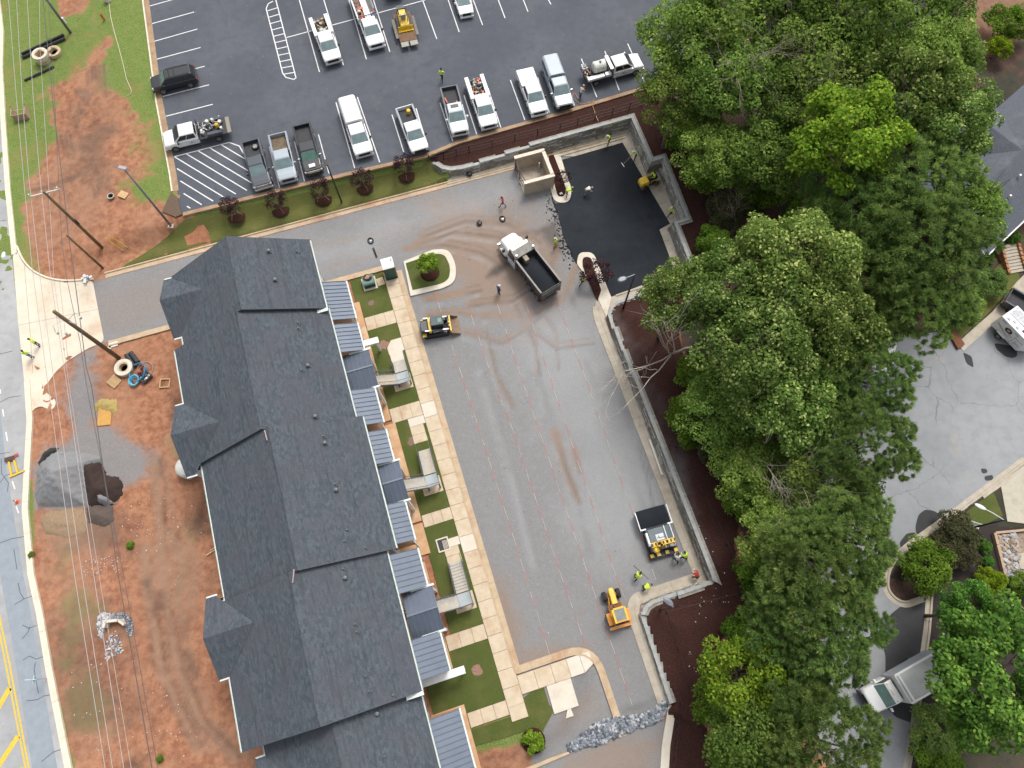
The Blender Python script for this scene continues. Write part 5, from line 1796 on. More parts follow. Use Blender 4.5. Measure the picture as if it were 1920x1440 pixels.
  b.bb(xr,xc - 0.1,-W + 0.33,W - 0.33,0.6,0.85)
  b.bb(xc - 0.42,xc - 0.16,-W + 0.33,W - 0.33,0.85,1.45)
  b.build('bed_floor',bedmat or M_BEDLINER,t)
  BB((xc - 0.42,xc - 0.14,-W + 0.335,W - 0.335,1.452,1.49),'front_locker_lid',pm,t)
  BB((xr - 0.15,xr,-W * 0.95,W * 0.95,0.5,0.7),'rear_bumper',bump,t)
 elif bed == 'flat':
  BB((xr,xc - 0.18,-W - 0.08,W + 0.08,0.98,1.08),'flat_deck',bedmat or M_STEELDECK,t)
  BB((xr + 0.1,xc - 0.1,-0.45,0.45,0.55,0.98),'chassis',M_BLACK,t)
  b = MB()
  for y in np.arange(-W + 0.05,W,0.3):
   b.bar((xc - 0.2,y,1.08),(xc - 0.2,y,1.85),0.05,0.05)
  b.bar((xc - 0.2,-W,1.85),(xc - 0.2,W,1.85),0.06,0.06)
  b.build('headboard',M_BLACK,t)
 rr = 0.40
 add_wheels(t,[(xf - 0.95,W - 0.12),(xf - 0.95,-W + 0.12),(xr + 1.15,W - 0.12),(xr + 1.15,-W + 0.12)],rr,0.27,rim)
 arches(t,[xf - 0.95],W,rr)
 if bed in ('open','tonneau','canopy'):
  arches(t,[xr + 1.15],W,rr)
 t['_x'] = xc
 return t,L,xc
# --- upper car park, lower row from the left
tA,L,xc = pickup('black pickup with a white spoked wheel lying in its open bed',(494,351),(471,268),P_CHARC,5.85,glass=M_WSH,bump=M_CHROME,grille=M_CHROME,liner=P_CHARC)
w_t = thing('spare_wheel','white spoked spare wheel lying in the bed of the black pickup','wheel',(0,0,0))
w_t.matrix_world = Matrix.Translation(tA.location) @ Matrix.Rotation(tA.rotation_euler.z,4,'Z') @ Matrix.Translation((-L / 2 + 0.75,0.32,0.9)) @ Matrix.Rotation(R(90),4,'X')
ty,ri = wheel_meshes(0.36,0.24,M_POLY)
for nm,me in (('tyre',ty),('rim',ri)):
 inst(nm,me,w_t)
pickup('pale grey pickup with a dirty brown bed between two black pickups',(542,342),(521,252),P_PALEGREY,5.9,bedmat=M_BEDDIRT,liner=P_GREY,bump=P_GREY)
tC,L,xc = pickup('black pickup with an empty black bed and a white bonnet scoop',(590,326),(566,236),P_BLACK,6.1,bump=M_BLACK,grille=M_CHROME,mir=M_CHROME,glass=M_WSH_G)
BB((L / 2 - 0.75,L / 2 - 0.32,-0.33,0.33,1.2,1.29),'bonnet_scoop',P_WHITE,tC,bevel=0.03)
pickup('long white pickup with a tall white canopy over its bed',(688,303),(649,184),P_WHITE,7.0,W=1.02,cab=2.6,bed='canopy',mir=M_BLACKP)
tT,L,xc = pickup('white pickup with an open grey bed holding a yellow water cooler',(790,288),(757,201),P_WHITE,5.9,liner=P_GREY,bump=M_BLACK,mir=M_BLACKP)
pS,L6,xc6 = pickup('silver pickup with a charcoal bed holding orange jacks',(865,256),(840,162),P_SILVER,6.1,sun=M_WSH_D,liner=P_CHARC,mir=P_WHITE,bump=M_CHROME)
for s in (-1,1):
 BB((-L6 / 2 - 0.01,xc6,s * 0.835,s * 1.006,0.5,1.256),'bed_wrap',P_CHARC,pS,bevel=0.02)
BB((-L6 / 2 - 0.012,-L6 / 2 + 0.085,-0.84,0.84,0.6,1.225),'tailgate_wrap',P_CHARC,pS)
pV,L7,xc7 = pickup('white service truck with open tool lockers full of cones and blue tarpaulin',(921,247),(886,142),P_WHITE,6.6,cab=2.6,bed='service',mir=M_BLACKP)
jumble(None,-L7 / 2 + 0.1,xc7 - 0.6,-0.6,0.6,0.85,44,5,pV)
pickup('white pickup with a white tonneau cover beside the grey covered truck',(1014,219),(981,130),P_WHITE,5.9,bed='tonneau',bump=P_WHITE,mir=M_BLACKP)
pickup('metallic grey pickup with a matching grey canopy parked against the kerb',(1062,206),(1028,113),P_PALEGREY,6.3,bed='canopy',mir=M_CHROME,bump=M_BLACK)
# --- upper row
pU,L11,xc11 = pickup('white service truck with a jumbled open tool bed in the upper row',(628,122),(596,32),P_WHITE,6.4,cab=2.6,bed='service',mir=M_BLACKP)
jumble(None,-L11 / 2 + 0.1,xc11 - 0.6,-0.6,0.6,0.85,44,8,pU,[M_JUMBLE[0],M_JUMBLE[1],M_JUMBLE[2],M_JUMBLE[4]])
pX,L12,xc12 = pickup('white crew truck with long white panels and a tall steel plate on its flat bed',(713,103),(664,-30),P_WHITE,8.6,W=1.02,cab=2.5,bed='flat',mir=M_BLACKP,bump=P_WHITE)
BB((-L12 / 2 + 0.2,xc12 - 0.3,-0.15,0.5,1.085,1.24),'white_panel',P_WHITE,pX)
BB((-L12 / 2 + 0.1,0.9,-1.12,-0.98,1.085,1.75),'ladder_rack',P_WHITE,pX)
b = MB()
b.add([(-L12 / 2 + 0.3,0.78,1.1),(xc12 - 1.2,0.78,1.1),(xc12 - 1.2,1.06,1.7),(-L12 / 2 + 0.3,1.06,1.7),(-L12 / 2 + 0.3,0.83,1.09),(xc12 - 1.2,0.83,1.09),(xc12 - 1.2,1.10,1.69),(-L12 / 2 + 0.3,1.10,1.69)],
  [(0,1,2,3),(7,6,5,4),(0,4,5,1),(2,6,7,3),(1,5,6,2),(0,3,7,4)])
b.build('steel_plate',M_ALU,pX)
jumble(None,-L12 / 2 + 0.2,xc12 - 0.5,-0.9,-0.2,1.08,30,12,pX,[M_RED_PL,M_JUMBLE[1],M_JUMBLE[0],M_ORANGE_PL])
jumble(None,xc12 - 1.1,xc12 - 0.4,0.6,0.95,1.08,7,13,pX,[M_BLUE_PL,M_RED_PL,M_JUMBLE[0]])
# --- flat-bed crew truck on the left side
pF,L2,xc2 = pickup('white crew truck with a black flat bed of machinery by the hatched bay',(309,266),(425,238),P_WHITE,6.7,W=1.03,cab=2.75,hood=1.3,bed='flat',glass=M_WSH_D,mir=M_BLACKP,bump=P_WHITE,bedmat=M_BEDLINER,rim=M_RIM_D,doors=(0.5,))
for s in (-1,1):
 BB((-L2 / 2 + 0.5,xc2 - 1.1,s * 0.72,s * 1.08,1.082,1.42),'side_locker',P_CHARC,pF)
BB((-L2 / 2 - 0.42,-L2 / 2 - 0.01,-1.05,1.05,0.95,1.05),'rear_step',M('worn_step',(0.28,0.26,0.20),0.9),pF)
jumble(None,-L2 / 2 + 0.35,xc2 - 0.4,-0.65,0.65,1.08,34,21,pF,[M_JUMBLE[1],M_POLY,M_JUMBLE[4],M_JUMBLE[1],M_ALU])
logo(pF,0.7,1.038,0.78,0.34,1,M_BLACK)
b = MB()
b.tube([(xc2 - 0.45,-0.55,1.1),(xc2 - 0.45,-0.55,1.75),(xc2 - 0.45,0.3,1.75),(xc2 - 0.9,0.45,1.72),(xc2 - 0.9,-0.4,1.72)],0.035,6)
b.build('hose_frame',M_ALU,pF)
for k,(x,y,r,h,m,lab) in enumerate(((-1.65,-0.35,0.2,0.42,M_POLY,'white plastic drum on the black flat bed, nearer the cab'),(-2.2,-0.45,0.16,0.38,M_POLY,'small white plastic drum near the tail of the black flat bed'),(-2.55,0.35,0.2,0.40,M_YEL_PL,'yellow bucket at the tail of the black flat bed'),(-1.0,0.52,0.14,0.36,M_POLY,'white jug standing beside the cab on the black flat bed'))):
 o = thing('drum',lab,'drum',(0,0,0))
 o.matrix_world = Matrix.Translation(pF.location) @ Matrix.Rotation(pF.rotation_euler.z,4,'Z') @ Matrix.Translation((x,y,1.5 if k != 3 else 1.09))
 b = MB()
 b.lathe([(r * 0.9,0),(r,0.05),(r,h - 0.05),(r * 0.85,h)],(0,0,0),12)
 b.build('shell',m,o)
 b = MB()
 b.lathe([(r * 0.4,h),(r * 0.4,h + 0.05),(0.01,h + 0.05)],(0,0,0),8)
 b.build('lid',m,o)
# --- tank truck by the trees
pK,L10,xc10 = pickup('white crew truck with a white water tank on its flat bed beside the trees',(1205,114),(1090,146),P_WHITE,6.8,W=1.03,cab=2.75,hood=1.3,bed='flat',glass=M_WSH_D,mir=P_WHITE,bump=P_WHITE,bedmat=M_BEDLINER,doors=(0.5,))
BB((xc10 - 0.5,xc10 - 0.12,-0.98,0.98,1.87,1.98),'cab_guard',P_WHITE,pK)
for s in (-1,):
 for x0,x1,z in ((-L10 / 2 + 0.1,xc10 - 1.15,1.36),(xc10 - 1.05,xc10 - 0.4,1.40)):
  BB((x0,x1,s * 0.66,s * 1.12,1.082,z),'side_locker',P_WHITE,pK,bevel=0.02)
BB((xc10 - 0.95,xc10 - 0.4,0.62,1.08,1.082,1.5),'side_locker',P_WHITE,pK,bevel=0.02)
BB((-L10 / 2 + 0.05,-L10 / 2 + 0.55,0.45,1.1,1.082,1.5),'rear_locker',P_WHITE,pK)
BB((-L10 / 2 + 0.15,-L10 / 2 + 0.5,0.55,1.0,1.505,1.62),'locker_lid',P_CHARC,pK)
jumble(None,-L10 / 2 + 0.1,-L10 / 2 + 0.75,-0.6,0.4,1.08,18,31,pK,[M('brick_red',(0.28,0.12,0.09),0.9),M_JUMBLE[1],M_JUMBLE[0]])
logo(pK,0.75,-1.038,0.8,0.34,-1,M_BLACK)
tk = thing('water_tank','ribbed white water tank strapped on the flat bed by the trees','tank',(0,0,0))
tk.matrix_world = Matrix.Translation(pK.location) @ Matrix.Rotation(pK.rotation_euler.z,4,'Z') @ Matrix.Translation((xc10 - 1.5,0.05,1.7))
b = MB()
prof = [(0.05,-0.68),(0.5,-0.66),(0.6,-0.55)]
for k in range(6):
 x = -0.5 + k * 0.2
 prof += [(0.62,x),(0.62,x + 0.12),(0.585,x + 0.14),(0.585,x + 0.18)]
prof += [(0.6,0.62),(0.5,0.70),(0.05,0.72)]
b.lathe(prof,(0,0,0),18,'X')
b.build('shell',M_POLY,tk)
b = MB()
b.lathe([(0.14,0.6),(0.14,0.68),(0.01,0.68)],(0.1,0,0),10)
b.build('cap',M_BLACKP,tk)
# --- other cars
suv,Ls = veh('parked_suv','black estate car with silver wheels and roof bars by the red bank','suv',(287,158),(366,139),ZP,0.8,None,4.95)
W = 0.96
b = MB()
hull(b,[(Ls / 2 - 0.02,W * 0.82,0.42,0.85,0.95,W * 0.7),(Ls / 2 - 0.15,W * 0.94,0.38,0.95,1.04,W * 0.8),(Ls / 2 - 0.9,W,0.36,1.03,1.12,W * 0.88),(Ls / 2 - 1.3,W,0.36,1.06,1.12,W * 0.93),(-Ls / 2 + 0.2,W,0.36,1.08,1.14,W * 0.93),(-Ls / 2,W * 0.92,0.45,1.0,1.1,W * 0.88)])
b.build('body',P_BLACK,suv,bevel=0.03)
greenhouse(suv,Ls / 2 - 1.05,-Ls / 2 + 0.03,1.1,1.76,W * 0.92,W * 0.74,P_BLACK,0.7,0.35,M_WSH_G,pillars=(0.28,0.6))
b = MB()
for s in (-1,1):
 b.tube([(-Ls / 2 + 0.6,s * 0.62,1.76),(-Ls / 2 + 0.7,s * 0.62,1.83),(Ls / 2 - 2.1,s * 0.62,1.83),(Ls / 2 - 2.0,s * 0.62,1.76)],0.025,6)
for x in (-0.3,0.25):
 b.bar((x,-0.62,1.83),(x,0.62,1.83),0.05,0.03)
b.build('roof_bars',M_BLACKP,suv)
common_front(suv,Ls / 2 - 0.02,W,P_BLACK,M_BLACK,P_BLACK,-0.05)
mirrors(suv,Ls / 2 - 1.4,W,1.02,P_BLACK,0.2)
for s in (-1,1):
 BB((-Ls / 2 - 0.02,-Ls / 2 + 0.1,s * 0.72,s * 0.95,0.8,1.12),'tail_light',M_TAIL,suv)
add_wheels(suv,[(x,s * (W - 0.11)) for x in (Ls / 2 - 0.95,-Ls / 2 + 1.0) for s in (-1,1)],0.37,0.25,M_CHROME)
arches(suv,[Ls / 2 - 0.95,-Ls / 2 + 1.0],W,0.37,P_BLACK)
car,Lc = veh('parked_car','white saloon car cut by the top edge of the car park','car',(877,33),(858,-32),ZP,0.6,None,4.7)
W = 0.92
b = MB()
hull(b,[(Lc / 2 - 0.02,W * 0.75,0.35,0.62,0.70,W * 0.6),(Lc / 2 - 0.2,W * 0.92,0.3,0.70,0.79,W * 0.76),(Lc / 2 - 1.3,W,0.28,0.85,0.93,W * 0.86),(-Lc / 2 + 0.8,W,0.28,0.9,1.0,W * 0.86),(-Lc / 2,W * 0.86,0.4,0.85,0.95,W * 0.76)])
b.build('body',P_WHITE,car,bevel=0.04)
greenhouse(car,Lc / 2 - 1.15,-Lc / 2 + 0.5,0.92,1.42,W * 0.86,W * 0.62,P_WHITE,0.85,0.7,M_WSH,pillars=(0.5,))
common_front(car,Lc / 2 - 0.03,W * 0.9,P_WHITE,M_BLACK,P_WHITE,-0.22)
mirrors(car,Lc / 2 - 1.6,W,0.88,P_WHITE,0.18)
add_wheels(car,[(x,s * (W - 0.1)) for x in (Lc / 2 - 0.9,-Lc / 2 + 0.95) for s in (-1,1)],0.33,0.22)
van,Lv = veh('parked_van','white van whose tail shows above the machine trailer at the top','van',(728,-72),(741,-2),ZP,0.6,None,5.0)
b = MB()
hull(b,[(Lv / 2,0.8,0.4,0.9,1.0,0.7),(Lv / 2 - 0.8,0.95,0.35,1.1,1.2,0.85),(-Lv / 2,0.95,0.35,1.1,1.25,0.9)])
b.build('body',P_WHITE,van,bevel=0.04)
greenhouse(van,Lv / 2 - 0.7,-Lv / 2 + 0.02,1.2,2.0,0.9,0.78,P_WHITE,0.8,0.1,M_WSH)
BB((-Lv / 2 - 0.12,-Lv / 2 + 0.02,-0.9,0.9,0.45,0.7),'rear_bumper',P_WHITE,van)
add_wheels(van,[(x,s * 0.84) for x in (Lv / 2 - 0.9,-Lv / 2 + 0.95) for s in (-1,1)],0.36,0.24)
# --- machine trailer with its yellow roller
tr,Lt = veh('machine_trailer','low timber-decked machine trailer with a folded steel ramp end','trailer',(750,16),(771,93),ZP,0.5,None,5.3)
for k in range(7):
 b = MB()
 y = -0.84 + k * 0.28
 b.bb(-Lt / 2 + 0.75,Lt / 2 - 0.3,y - 0.135,y + 0.135,0.55,0.6)
 b.build('deck_board',M_WOOD,tr)
BB((-Lt / 2 + 0.7,Lt / 2 - 0.25,-0.97,0.97,0.42,0.545),'chassis',M_STEELDECK,tr)
for s in (-1,1):
 BB((-Lt / 2 + 1.3,Lt / 2 - 1.1,s * 1.0,s * 1.32,0.62,0.68),'mudguard',M_STEELDECK,tr)
 BB((-Lt / 2 + 0.01,-Lt / 2 + 0.68,s * 0.08,s * 0.95,0.5,0.6),'ramp_flap',M('ramp_steel',(0.34,0.33,0.29),0.7),tr)
add_wheels(tr,[(x,s * 1.16) for x in (-0.15,0.7) for s in (-1,1)],0.3,0.22,M_RIM_D)
b = MB()
b.bar((Lt / 2 - 0.3,-0.6,0.5),(Lt / 2 + 0.9,0,0.5),0.1,0.12)
b.bar((Lt / 2 - 0.3,0.6,0.5),(Lt / 2 + 0.9,0,0.5),0.1,0.12)
b.build('drawbar',M_BLACK,tr)
BB((Lt / 2 - 0.15,Lt / 2 + 0.4,-0.45,0.45,0.6,1.05),'tool_box',P_CHARC,tr)
def local(t,x,y,z=0.0):
 return (Matrix.Translation(t.location) @ Matrix.Rotation(t.rotation_euler.z,4,'Z')) @ Vector((x,y,z))
lp = local(tr,0.75,0,0.6)
ro = thing('mini_loader','small yellow tracked loader with an open roll cage loaded on the trailer','loader',lp,tr.rotation_euler.z)
b = MB()
hull(b,[(-1.0,0.5,0.15,0.55,0.62,0.45),(-0.3,0.55,0.15,0.75,0.85,0.48),(0.9,0.5,0.15,0.85,0.95,0.42),(1.25,0.4,0.2,0.7,0.8,0.35)])
b.build('body',P_YELLOW,ro,bevel=0.03)
for s in (-1,1):
 b = MB()
 rings = [[Vector((x,s * y,z)) for x,z in ((-1.0,0.12),(-0.85,0.0),(0.9,0.0),(1.1,0.15),(0.95,0.38),(-0.85,0.36))] for y in (0.52,0.82)]
 b.loft(rings)
 b.build('track',M_BLACKP,ro)
b = MB()
for s in (-1,1):
 b.tube([(-0.55,s * 0.42,0.7),(-0.6,s * 0.42,1.6),(0.45,s * 0.42,1.6),(0.55,s * 0.42,0.8)],0.04,6)
b.tube([(-0.6,-0.42,1.6),(-0.6,0.42,1.6)],0.04,6)
b.tube([(0.45,-0.42,1.6),(0.45,0.42,1.6)],0.04,6)
b.build('roll_cage',M_BLACK,ro)
b = MB()
b.box((-0.05,0,0.95),(0.5,0.55,0.14))
b.box((-0.32,0,1.2),(0.14,0.55,0.5))
b.build('seat',M('grey_vinyl',(0.34,0.36,0.36),0.6),ro,bevel=0.03)
b = MB()
b.bb(-1.35,-1.0,-0.85,0.85,0.05,0.12)
b.bb(-1.06,-1.0,-0.85,0.85,0.12,0.55)
b.build('bucket',P_YELLOW,ro)
b = MB()
b.tube([(0.25,0.2,0.95),(0.15,0.2,1.2)],0.02,5)
b.tube([(0.25,-0.2,0.95),(0.15,-0.2,1.2)],0.02,5)
b.build('lever',M_BLACK,ro)
# --- loose items riding in pickups
p = local(tT,-tT['_L'] / 2 + 0.75,0.28,0.78)
o = thing('water_cooler','round yellow water cooler in the bed of the white pickup','water cooler',p,0)
b = MB()
b.lathe([(0.2,0),(0.23,0.05),(0.23,0.4),(0.2,0.46)],(0,0,0),14)
b.build('shell',M_YEL_PL,o)
b = MB()
b.lathe([(0.21,0.46),(0.21,0.53),(0.1,0.56),(0.01,0.56)],(0,0,0),14)
b.build('lid',M_YEL_PL,o)
for k,(x,y,lab) in enumerate(((-0.75,0.55,'orange jack on the right side of the charcoal truck bed'),(-1.15,-0.55,'orange jack at the cab end of the charcoal truck bed'))):
 p = local(pS,x - 0.6,y if k else -0.6,0.78)
 if k == 1:
  p = local(pS,xc6 - 0.35,-0.5 + 1.05,0.78)
 o = thing('jack',lab,'jack',p,pS.rotation_euler.z + 0.2)
 b = MB()
 b.bar((-0.5,0,0.12),(0.45,0,0.14),0.12,0.12)
 b.build('frame',M_ORANGE_PL,o)
 b = MB()
 b.cyl((0.3,0,0),(0.3,0,0.3),0.07,n=8)
 b.cyl((-0.4,-0.12,0.08),(-0.4,0.12,0.08),0.08,n=10)
 b.build('ram',M_RED_PL,o)
# --- dump truck full of hot asphalt
dt,Ld = veh('dump_truck','white tipper truck with a dark body full of black asphalt','dump truck',(953,450),(1033,553),0.0,1.0,None,8.1)
W = 1.22
b = MB()
hull(b,[(Ld / 2,0.78,0.6,1.35,1.5,0.66),(Ld / 2 - 0.25,0.9,0.55,1.5,1.66,0.76),(Ld / 2 - 1.2,1.0,0.55,1.6,1.82,0.84),(Ld / 2 - 1.75,1.06,0.6,1.7,1.85,0.95)])
b.build('bonnet',P_WHITE,dt,bevel=0.05)
greenhouse(dt,Ld / 2 - 1.55,Ld / 2 - 3.0,1.0,2.75,1.1,0.98,P_WHITE,0.42,0.05,M_WSH_D,pillars=())
BB((Ld / 2 - 3.2,Ld / 2 - 1.3,-1.1,1.1,0.55,1.0),'cab_base',P_WHITE,dt)
for s in (-1,1):
 b = MB()
 b.lathe([(0.58,-0.28),(0.58,0.28)],(Ld / 2 - 0.95,s * 0.98,0.52),14,'Y')
 b.v = [(x,y,max(z,0.62)) for x,y,z in b.v]
 b.build('mudguard',P_WHITE,dt)
 BB((Ld / 2 - 1.55,Ld / 2 - 1.4,s * 1.28,s * 1.55,1.7,2.2),'mirror',M_BLACK,dt)
 BB((Ld / 2 - 3.3,Ld / 2 - 2.0,s * 1.0,s * 1.3,0.5,0.95),'step_tank',M_ALU,dt,bevel=0.04)
 b = MB()
 b.cyl((Ld / 2 - 3.2,s * 1.0,0.9),(Ld / 2 - 3.2,s * 1.0,3.1),0.09,n=8)
 b.build('exhaust_stack',M_CHROME,dt)
 BB((Ld / 2 - 0.12,Ld / 2 + 0.0,s * 0.62,s * 0.88,0.95,1.2),'headlight',M_LAMP,dt)
BB((Ld / 2 - 0.02,Ld / 2 + 0.16,-1.1,1.1,0.4,0.72),'front_bumper',M_CHROME,dt)
BB((Ld / 2 - 0.01,Ld / 2 + 0.03,-0.5,0.5,0.8,1.42),'grille',M_CHROME,dt)
for y in (-0.4,-0.2,0,0.2,0.4):
 b = MB()
 b.box((Ld / 2 - 2.1,y,2.78),(0.12,0.07,0.06))
 b.build('cab_light',M_YEL_PL,dt)
M_TIP = M('tipper_body_dark',(0.052,0.050,0.047),0.6,(0.03,0.029,0.027),2,grime=(0.16,0.13,0.10),gs=1.2,world_space=False)
M_TIP_RIM = M('tipper_rim_worn',(0.30,0.28,0.25),0.6,(0.18,0.17,0.15),3,world_space=False)
xb0,xb1 = -Ld / 2 + 0.35,Ld / 2 - 3.25
for s in (-1,1):
 b = MB()
 b.add([(x,s * y,z) for x in (xb0,xb1) for y,z in ((W - 0.08,1.1),(W,1.1),(W + 0.02,2.45),(W - 0.12,2.45))],[(0,1,2,3),(7,6,5,4),(0,4,5,1),(1,5,6,2),(2,6,7,3),(3,7,4,0)])
 b.build('tipper_side',M_TIP,dt)
 BB((xb0,xb1,s * (W - 0.13),s * (W + 0.04),2.452,2.54),'side_rim',M_TIP_RIM,dt)
 for x in np.linspace(xb0 + 0.4,xb1 - 0.4,6):
  BB((x - 0.05,x + 0.05,s * (W + 0.003),s * (W + 0.075),1.1,2.4),'rib',M_TIP,dt)
 BB((xb0 - 0.12,xb0 - 0.02,s * (W - 0.3),s * (W - 0.02),0.85,1.05),'tail_light',M_TAIL,dt)
BB((xb1 - 0.1,xb1,-W + 0.12,W - 0.12,1.1,2.7),'tipper_front',M_TIP,dt)
b = MB()
b.add([(xb1 - 0.1,-W + 0.05,2.7),(xb1 - 0.1,W - 0.05,2.7),(xb1 + 0.75,W - 0.05,2.95),(xb1 + 0.75,-W + 0.05,2.95),(xb1 - 0.1,-W + 0.05,2.64),(xb1 - 0.1,W - 0.05,2.64),(xb1 + 0.75,W - 0.05,2.89),(xb1 + 0.75,-W + 0.05,2.89)],[(0,1,2,3),(7,6,5,4),(0,4,5,1),(2,6,7,3),(1,5,6,2),(0,3,7,4)])
b.build('cab_shield',M_TIP_RIM,dt)
BB((xb1 - 0.75,xb1 - 0.12,-0.02,0.42,1.5,2.55),'hoist_cover',M('hoist_cover_tan',(0.34,0.29,0.22),0.8,(0.24,0.2,0.15),3),dt)
BB((xb0 - 0.08,xb0,-W,W,1.05,2.4),'tailgate',M_TIP,dt)
b = MB()
for z in (1.35,1.75,2.15):
 b.bb(xb0 - 0.16,xb0 - 0.085,-W + 0.05,W - 0.05,z - 0.05,z + 0.05)
b.build('tailgate_rib',M_TIP_RIM,dt)
b = MB()
b.bb(xb0,xb1,-W + 0.1,W - 0.1,1.0,1.12)
b.bb(-Ld / 2 + 0.3,Ld / 2 - 3.0,-0.45,0.45,0.6,1.0)
b.build('chassis',M_BLACK,dt)
b = MB()          # the load, heaped
nx,ny = 16,10
V = []
for i in range(nx + 1):
 for j in range(ny + 1):
  x = xb0 + 0.02 + (xb1 - 0.14 - xb0) * i / nx
  y = (-W + 0.13) + 2 * (W - 0.13) * j / ny
  h = 1.75 + 0.42 * math.sin(math.pi * min(1,i / nx * 1.1)) * math.sin(math.pi * j / ny) + random.uniform(-0.03,0.03)
  V.append((x,y,h))
b.add(V,[(i * (ny + 1) + j,(i + 1) * (ny + 1) + j,(i + 1) * (ny + 1) + j + 1,i * (ny + 1) + j + 1) for i in range(nx) for j in range(ny)])
ld = b.build('asphalt_load',MA_NEW,None,smooth=True)
ld.matrix_world = Matrix.Translation(dt.location) @ Matrix.Rotation(dt.rotation_euler.z,4,'Z')
tag(ld,'heap of black asphalt filling the tipper body','asphalt load')
add_wheels(dt,[(Ld / 2 - 0.95,s * 0.98) for s in (-1,1)] + [(x,s * 0.95) for x in (-Ld / 2 + 1.0,-Ld / 2 + 2.35) for s in (-1,1)],0.5,0.5,M_CHROME)
# --- box truck on the street
bt,Lb = veh('box_truck','white box truck with a grey side panel half under the leafy tree','box truck',(1640,1308),(1738,1252),ZP,1.0,None,6.6)
W = 1.08
b = MB()
hull(b,[(Lb / 2,0.86,0.5,1.05,1.18,0.72),(Lb / 2 - 0.15,0.98,0.45,1.15,1.3,0.84),(Lb / 2 - 0.9,1.02,0.42,1.3,1.48,0.92),(Lb / 2 - 1.3,1.02,0.42,1.35,1.5,0.95),(Lb / 2 - 2.2,1.02,0.42,1.35,1.5,0.95)])
b.build('body',P_WHITE,bt,bevel=0.05)
greenhouse(bt,Lb / 2 - 0.95,Lb / 2 - 2.25,1.46,2.2,0.95,0.84,P_WHITE,0.62,0.05,M_WSH_G,pillars=())
BB((Lb / 2 - 0.02,Lb / 2 + 0.16,-0.98,0.98,0.42,0.8),'front_bumper',M_BLACKP,bt,bevel=0.04)
BB((Lb / 2 - 0.01,Lb / 2 + 0.03,-0.6,0.6,0.82,1.1),'grille',M_BLACK,bt)
mirrors(bt,Lb / 2 - 1.2,1.02,1.45,P_WHITE,0.3)
M_BOXS = M('box_side_grey',(0.40,0.43,0.46),0.5,(0.36,0.39,0.42),1.0,world_space=False)
M_BOXT = M('box_top',(0.46,0.47,0.45),0.7,(0.38,0.39,0.37),1.2,grime=(0.30,0.30,0.28),gs=0.8,world_space=False)
x0,x1 = -Lb / 2,Lb / 2 - 2.4
for s in (-1,1):
 BB((x0,x1,s * (W + 0.02),s * (W + 0.07),0.85,2.75),'box_side',M_BOXS,bt)
 BB((x0,x1,s * (W - 0.05),s * (W + 0.11),2.752,2.85),'roof_rail',P_WHITE,bt)
BB((x1 - 0.001,x1 + 0.06,-W - 0.05,W + 0.05,0.85,2.86),'box_front',P_WHITE,bt)
BB((x0,x1 - 0.005,-W + 0.05,W - 0.05,2.70,2.78),'box_roof',M_BOXT,bt)
BB((x1 - 0.35,x1 - 0.18,-W + 0.06,W - 0.06,2.782,2.84),'roof_bow',P_WHITE,bt)
BB((x0 - 0.05,x0 - 0.002,-W - 0.04,W + 0.04,0.85,2.84),'rear_door',P_WHITE,bt)
b = MB()
b.bb(x0,x1,-W,W,0.75,0.85)
b.bb(x0,Lb / 2 - 1.0,-0.4,0.4,0.45,0.75)
b.build('chassis',M_BLACK,bt)
for y in (-0.7,-0.15,0.0,0.15,0.7):
 b = MB()
 b.box((Lb / 2 - 1.72,y,2.22),(0.1,0.07,0.05))
 b.build('cab_light',M_YEL_PL,bt)
add_wheels(bt,[(Lb / 2 - 0.9,s * 0.9) for s in (-1,1)] + [(x0 + 1.2,s * 0.92) for s in (-1,1)],0.40,0.3,M_CHROME)
# --- white trailer and black pickup on the driveway
tl = G(1856,608,ZP + 0.5)
tr2 = G(1903,657,ZP + 0.5)
dv = (tr2 - tl)
Lw = dv.length
ct = thing('box_trailer','white box trailer with an oval badge on its side at the driveway','trailer',(tl.x,tl.y,ZP),math.atan2(dv.y,dv.x))
HB = 2.3
DW = 2.1
BB((0,Lw,0.02,DW,0.5,HB),'shell',P_WHITE,ct,bevel=0.03)
b = MB()
b.add([(Lw,0.02,0.5),(Lw,DW,0.5),(Lw + 0.9,DW / 2,0.5),(Lw,0.02,HB),(Lw,DW,HB),(Lw + 0.9,DW / 2,HB - 0.3)],[(0,2,1),(3,4,5),(0,3,5,2),(1,2,5,4)])
b.build('nose',P_WHITE,ct)
M_FOIL = M('silver_foil',(0.55,0.55,0.55),0.3,(0.28,0.28,0.30),5.0,metal=0.5,world_space=False)
BB((0.15,Lw - 0.15,0.9,DW - 0.2,HB,HB + 0.035),'roof_cover',M_FOIL,ct)
for x,y in ((0.4,0.35),(0.9,0.6),(1.5,0.35),(2.1,0.55)):
 BB((x,x + 0.3,y - 0.1,y + 0.1,HB,HB + 0.06),'roof_vent',M_BLACKP if x > 1.6 else M_FOIL,ct)
b = MB()
b.lathe([(0.34,-0.012),(0.34,0.0),(0.01,0.0)],(0,0,0),24,'Y')
b.v = [(x * 1.15 + 1.45,-(y) - 0.005,z * 0.85 + 1.62) for x,y,z in b.v]
b.build('badge',M_BLACK,ct)
b = MB()
b.lathe([(0.17,-0.012),(0.17,0.0),(0.01,0.0)],(0,0,0),18,'Y')
b.v = [(x + 1.45,-(y) - 0.012,z * 0.9 + 1.62) for x,y,z in b.v]
b.build('badge_centre',M('badge_orange',(0.65,0.33,0.17),0.6),ct)
M_INK = M('thin_print',(0.12,0.12,0.12),0.7)
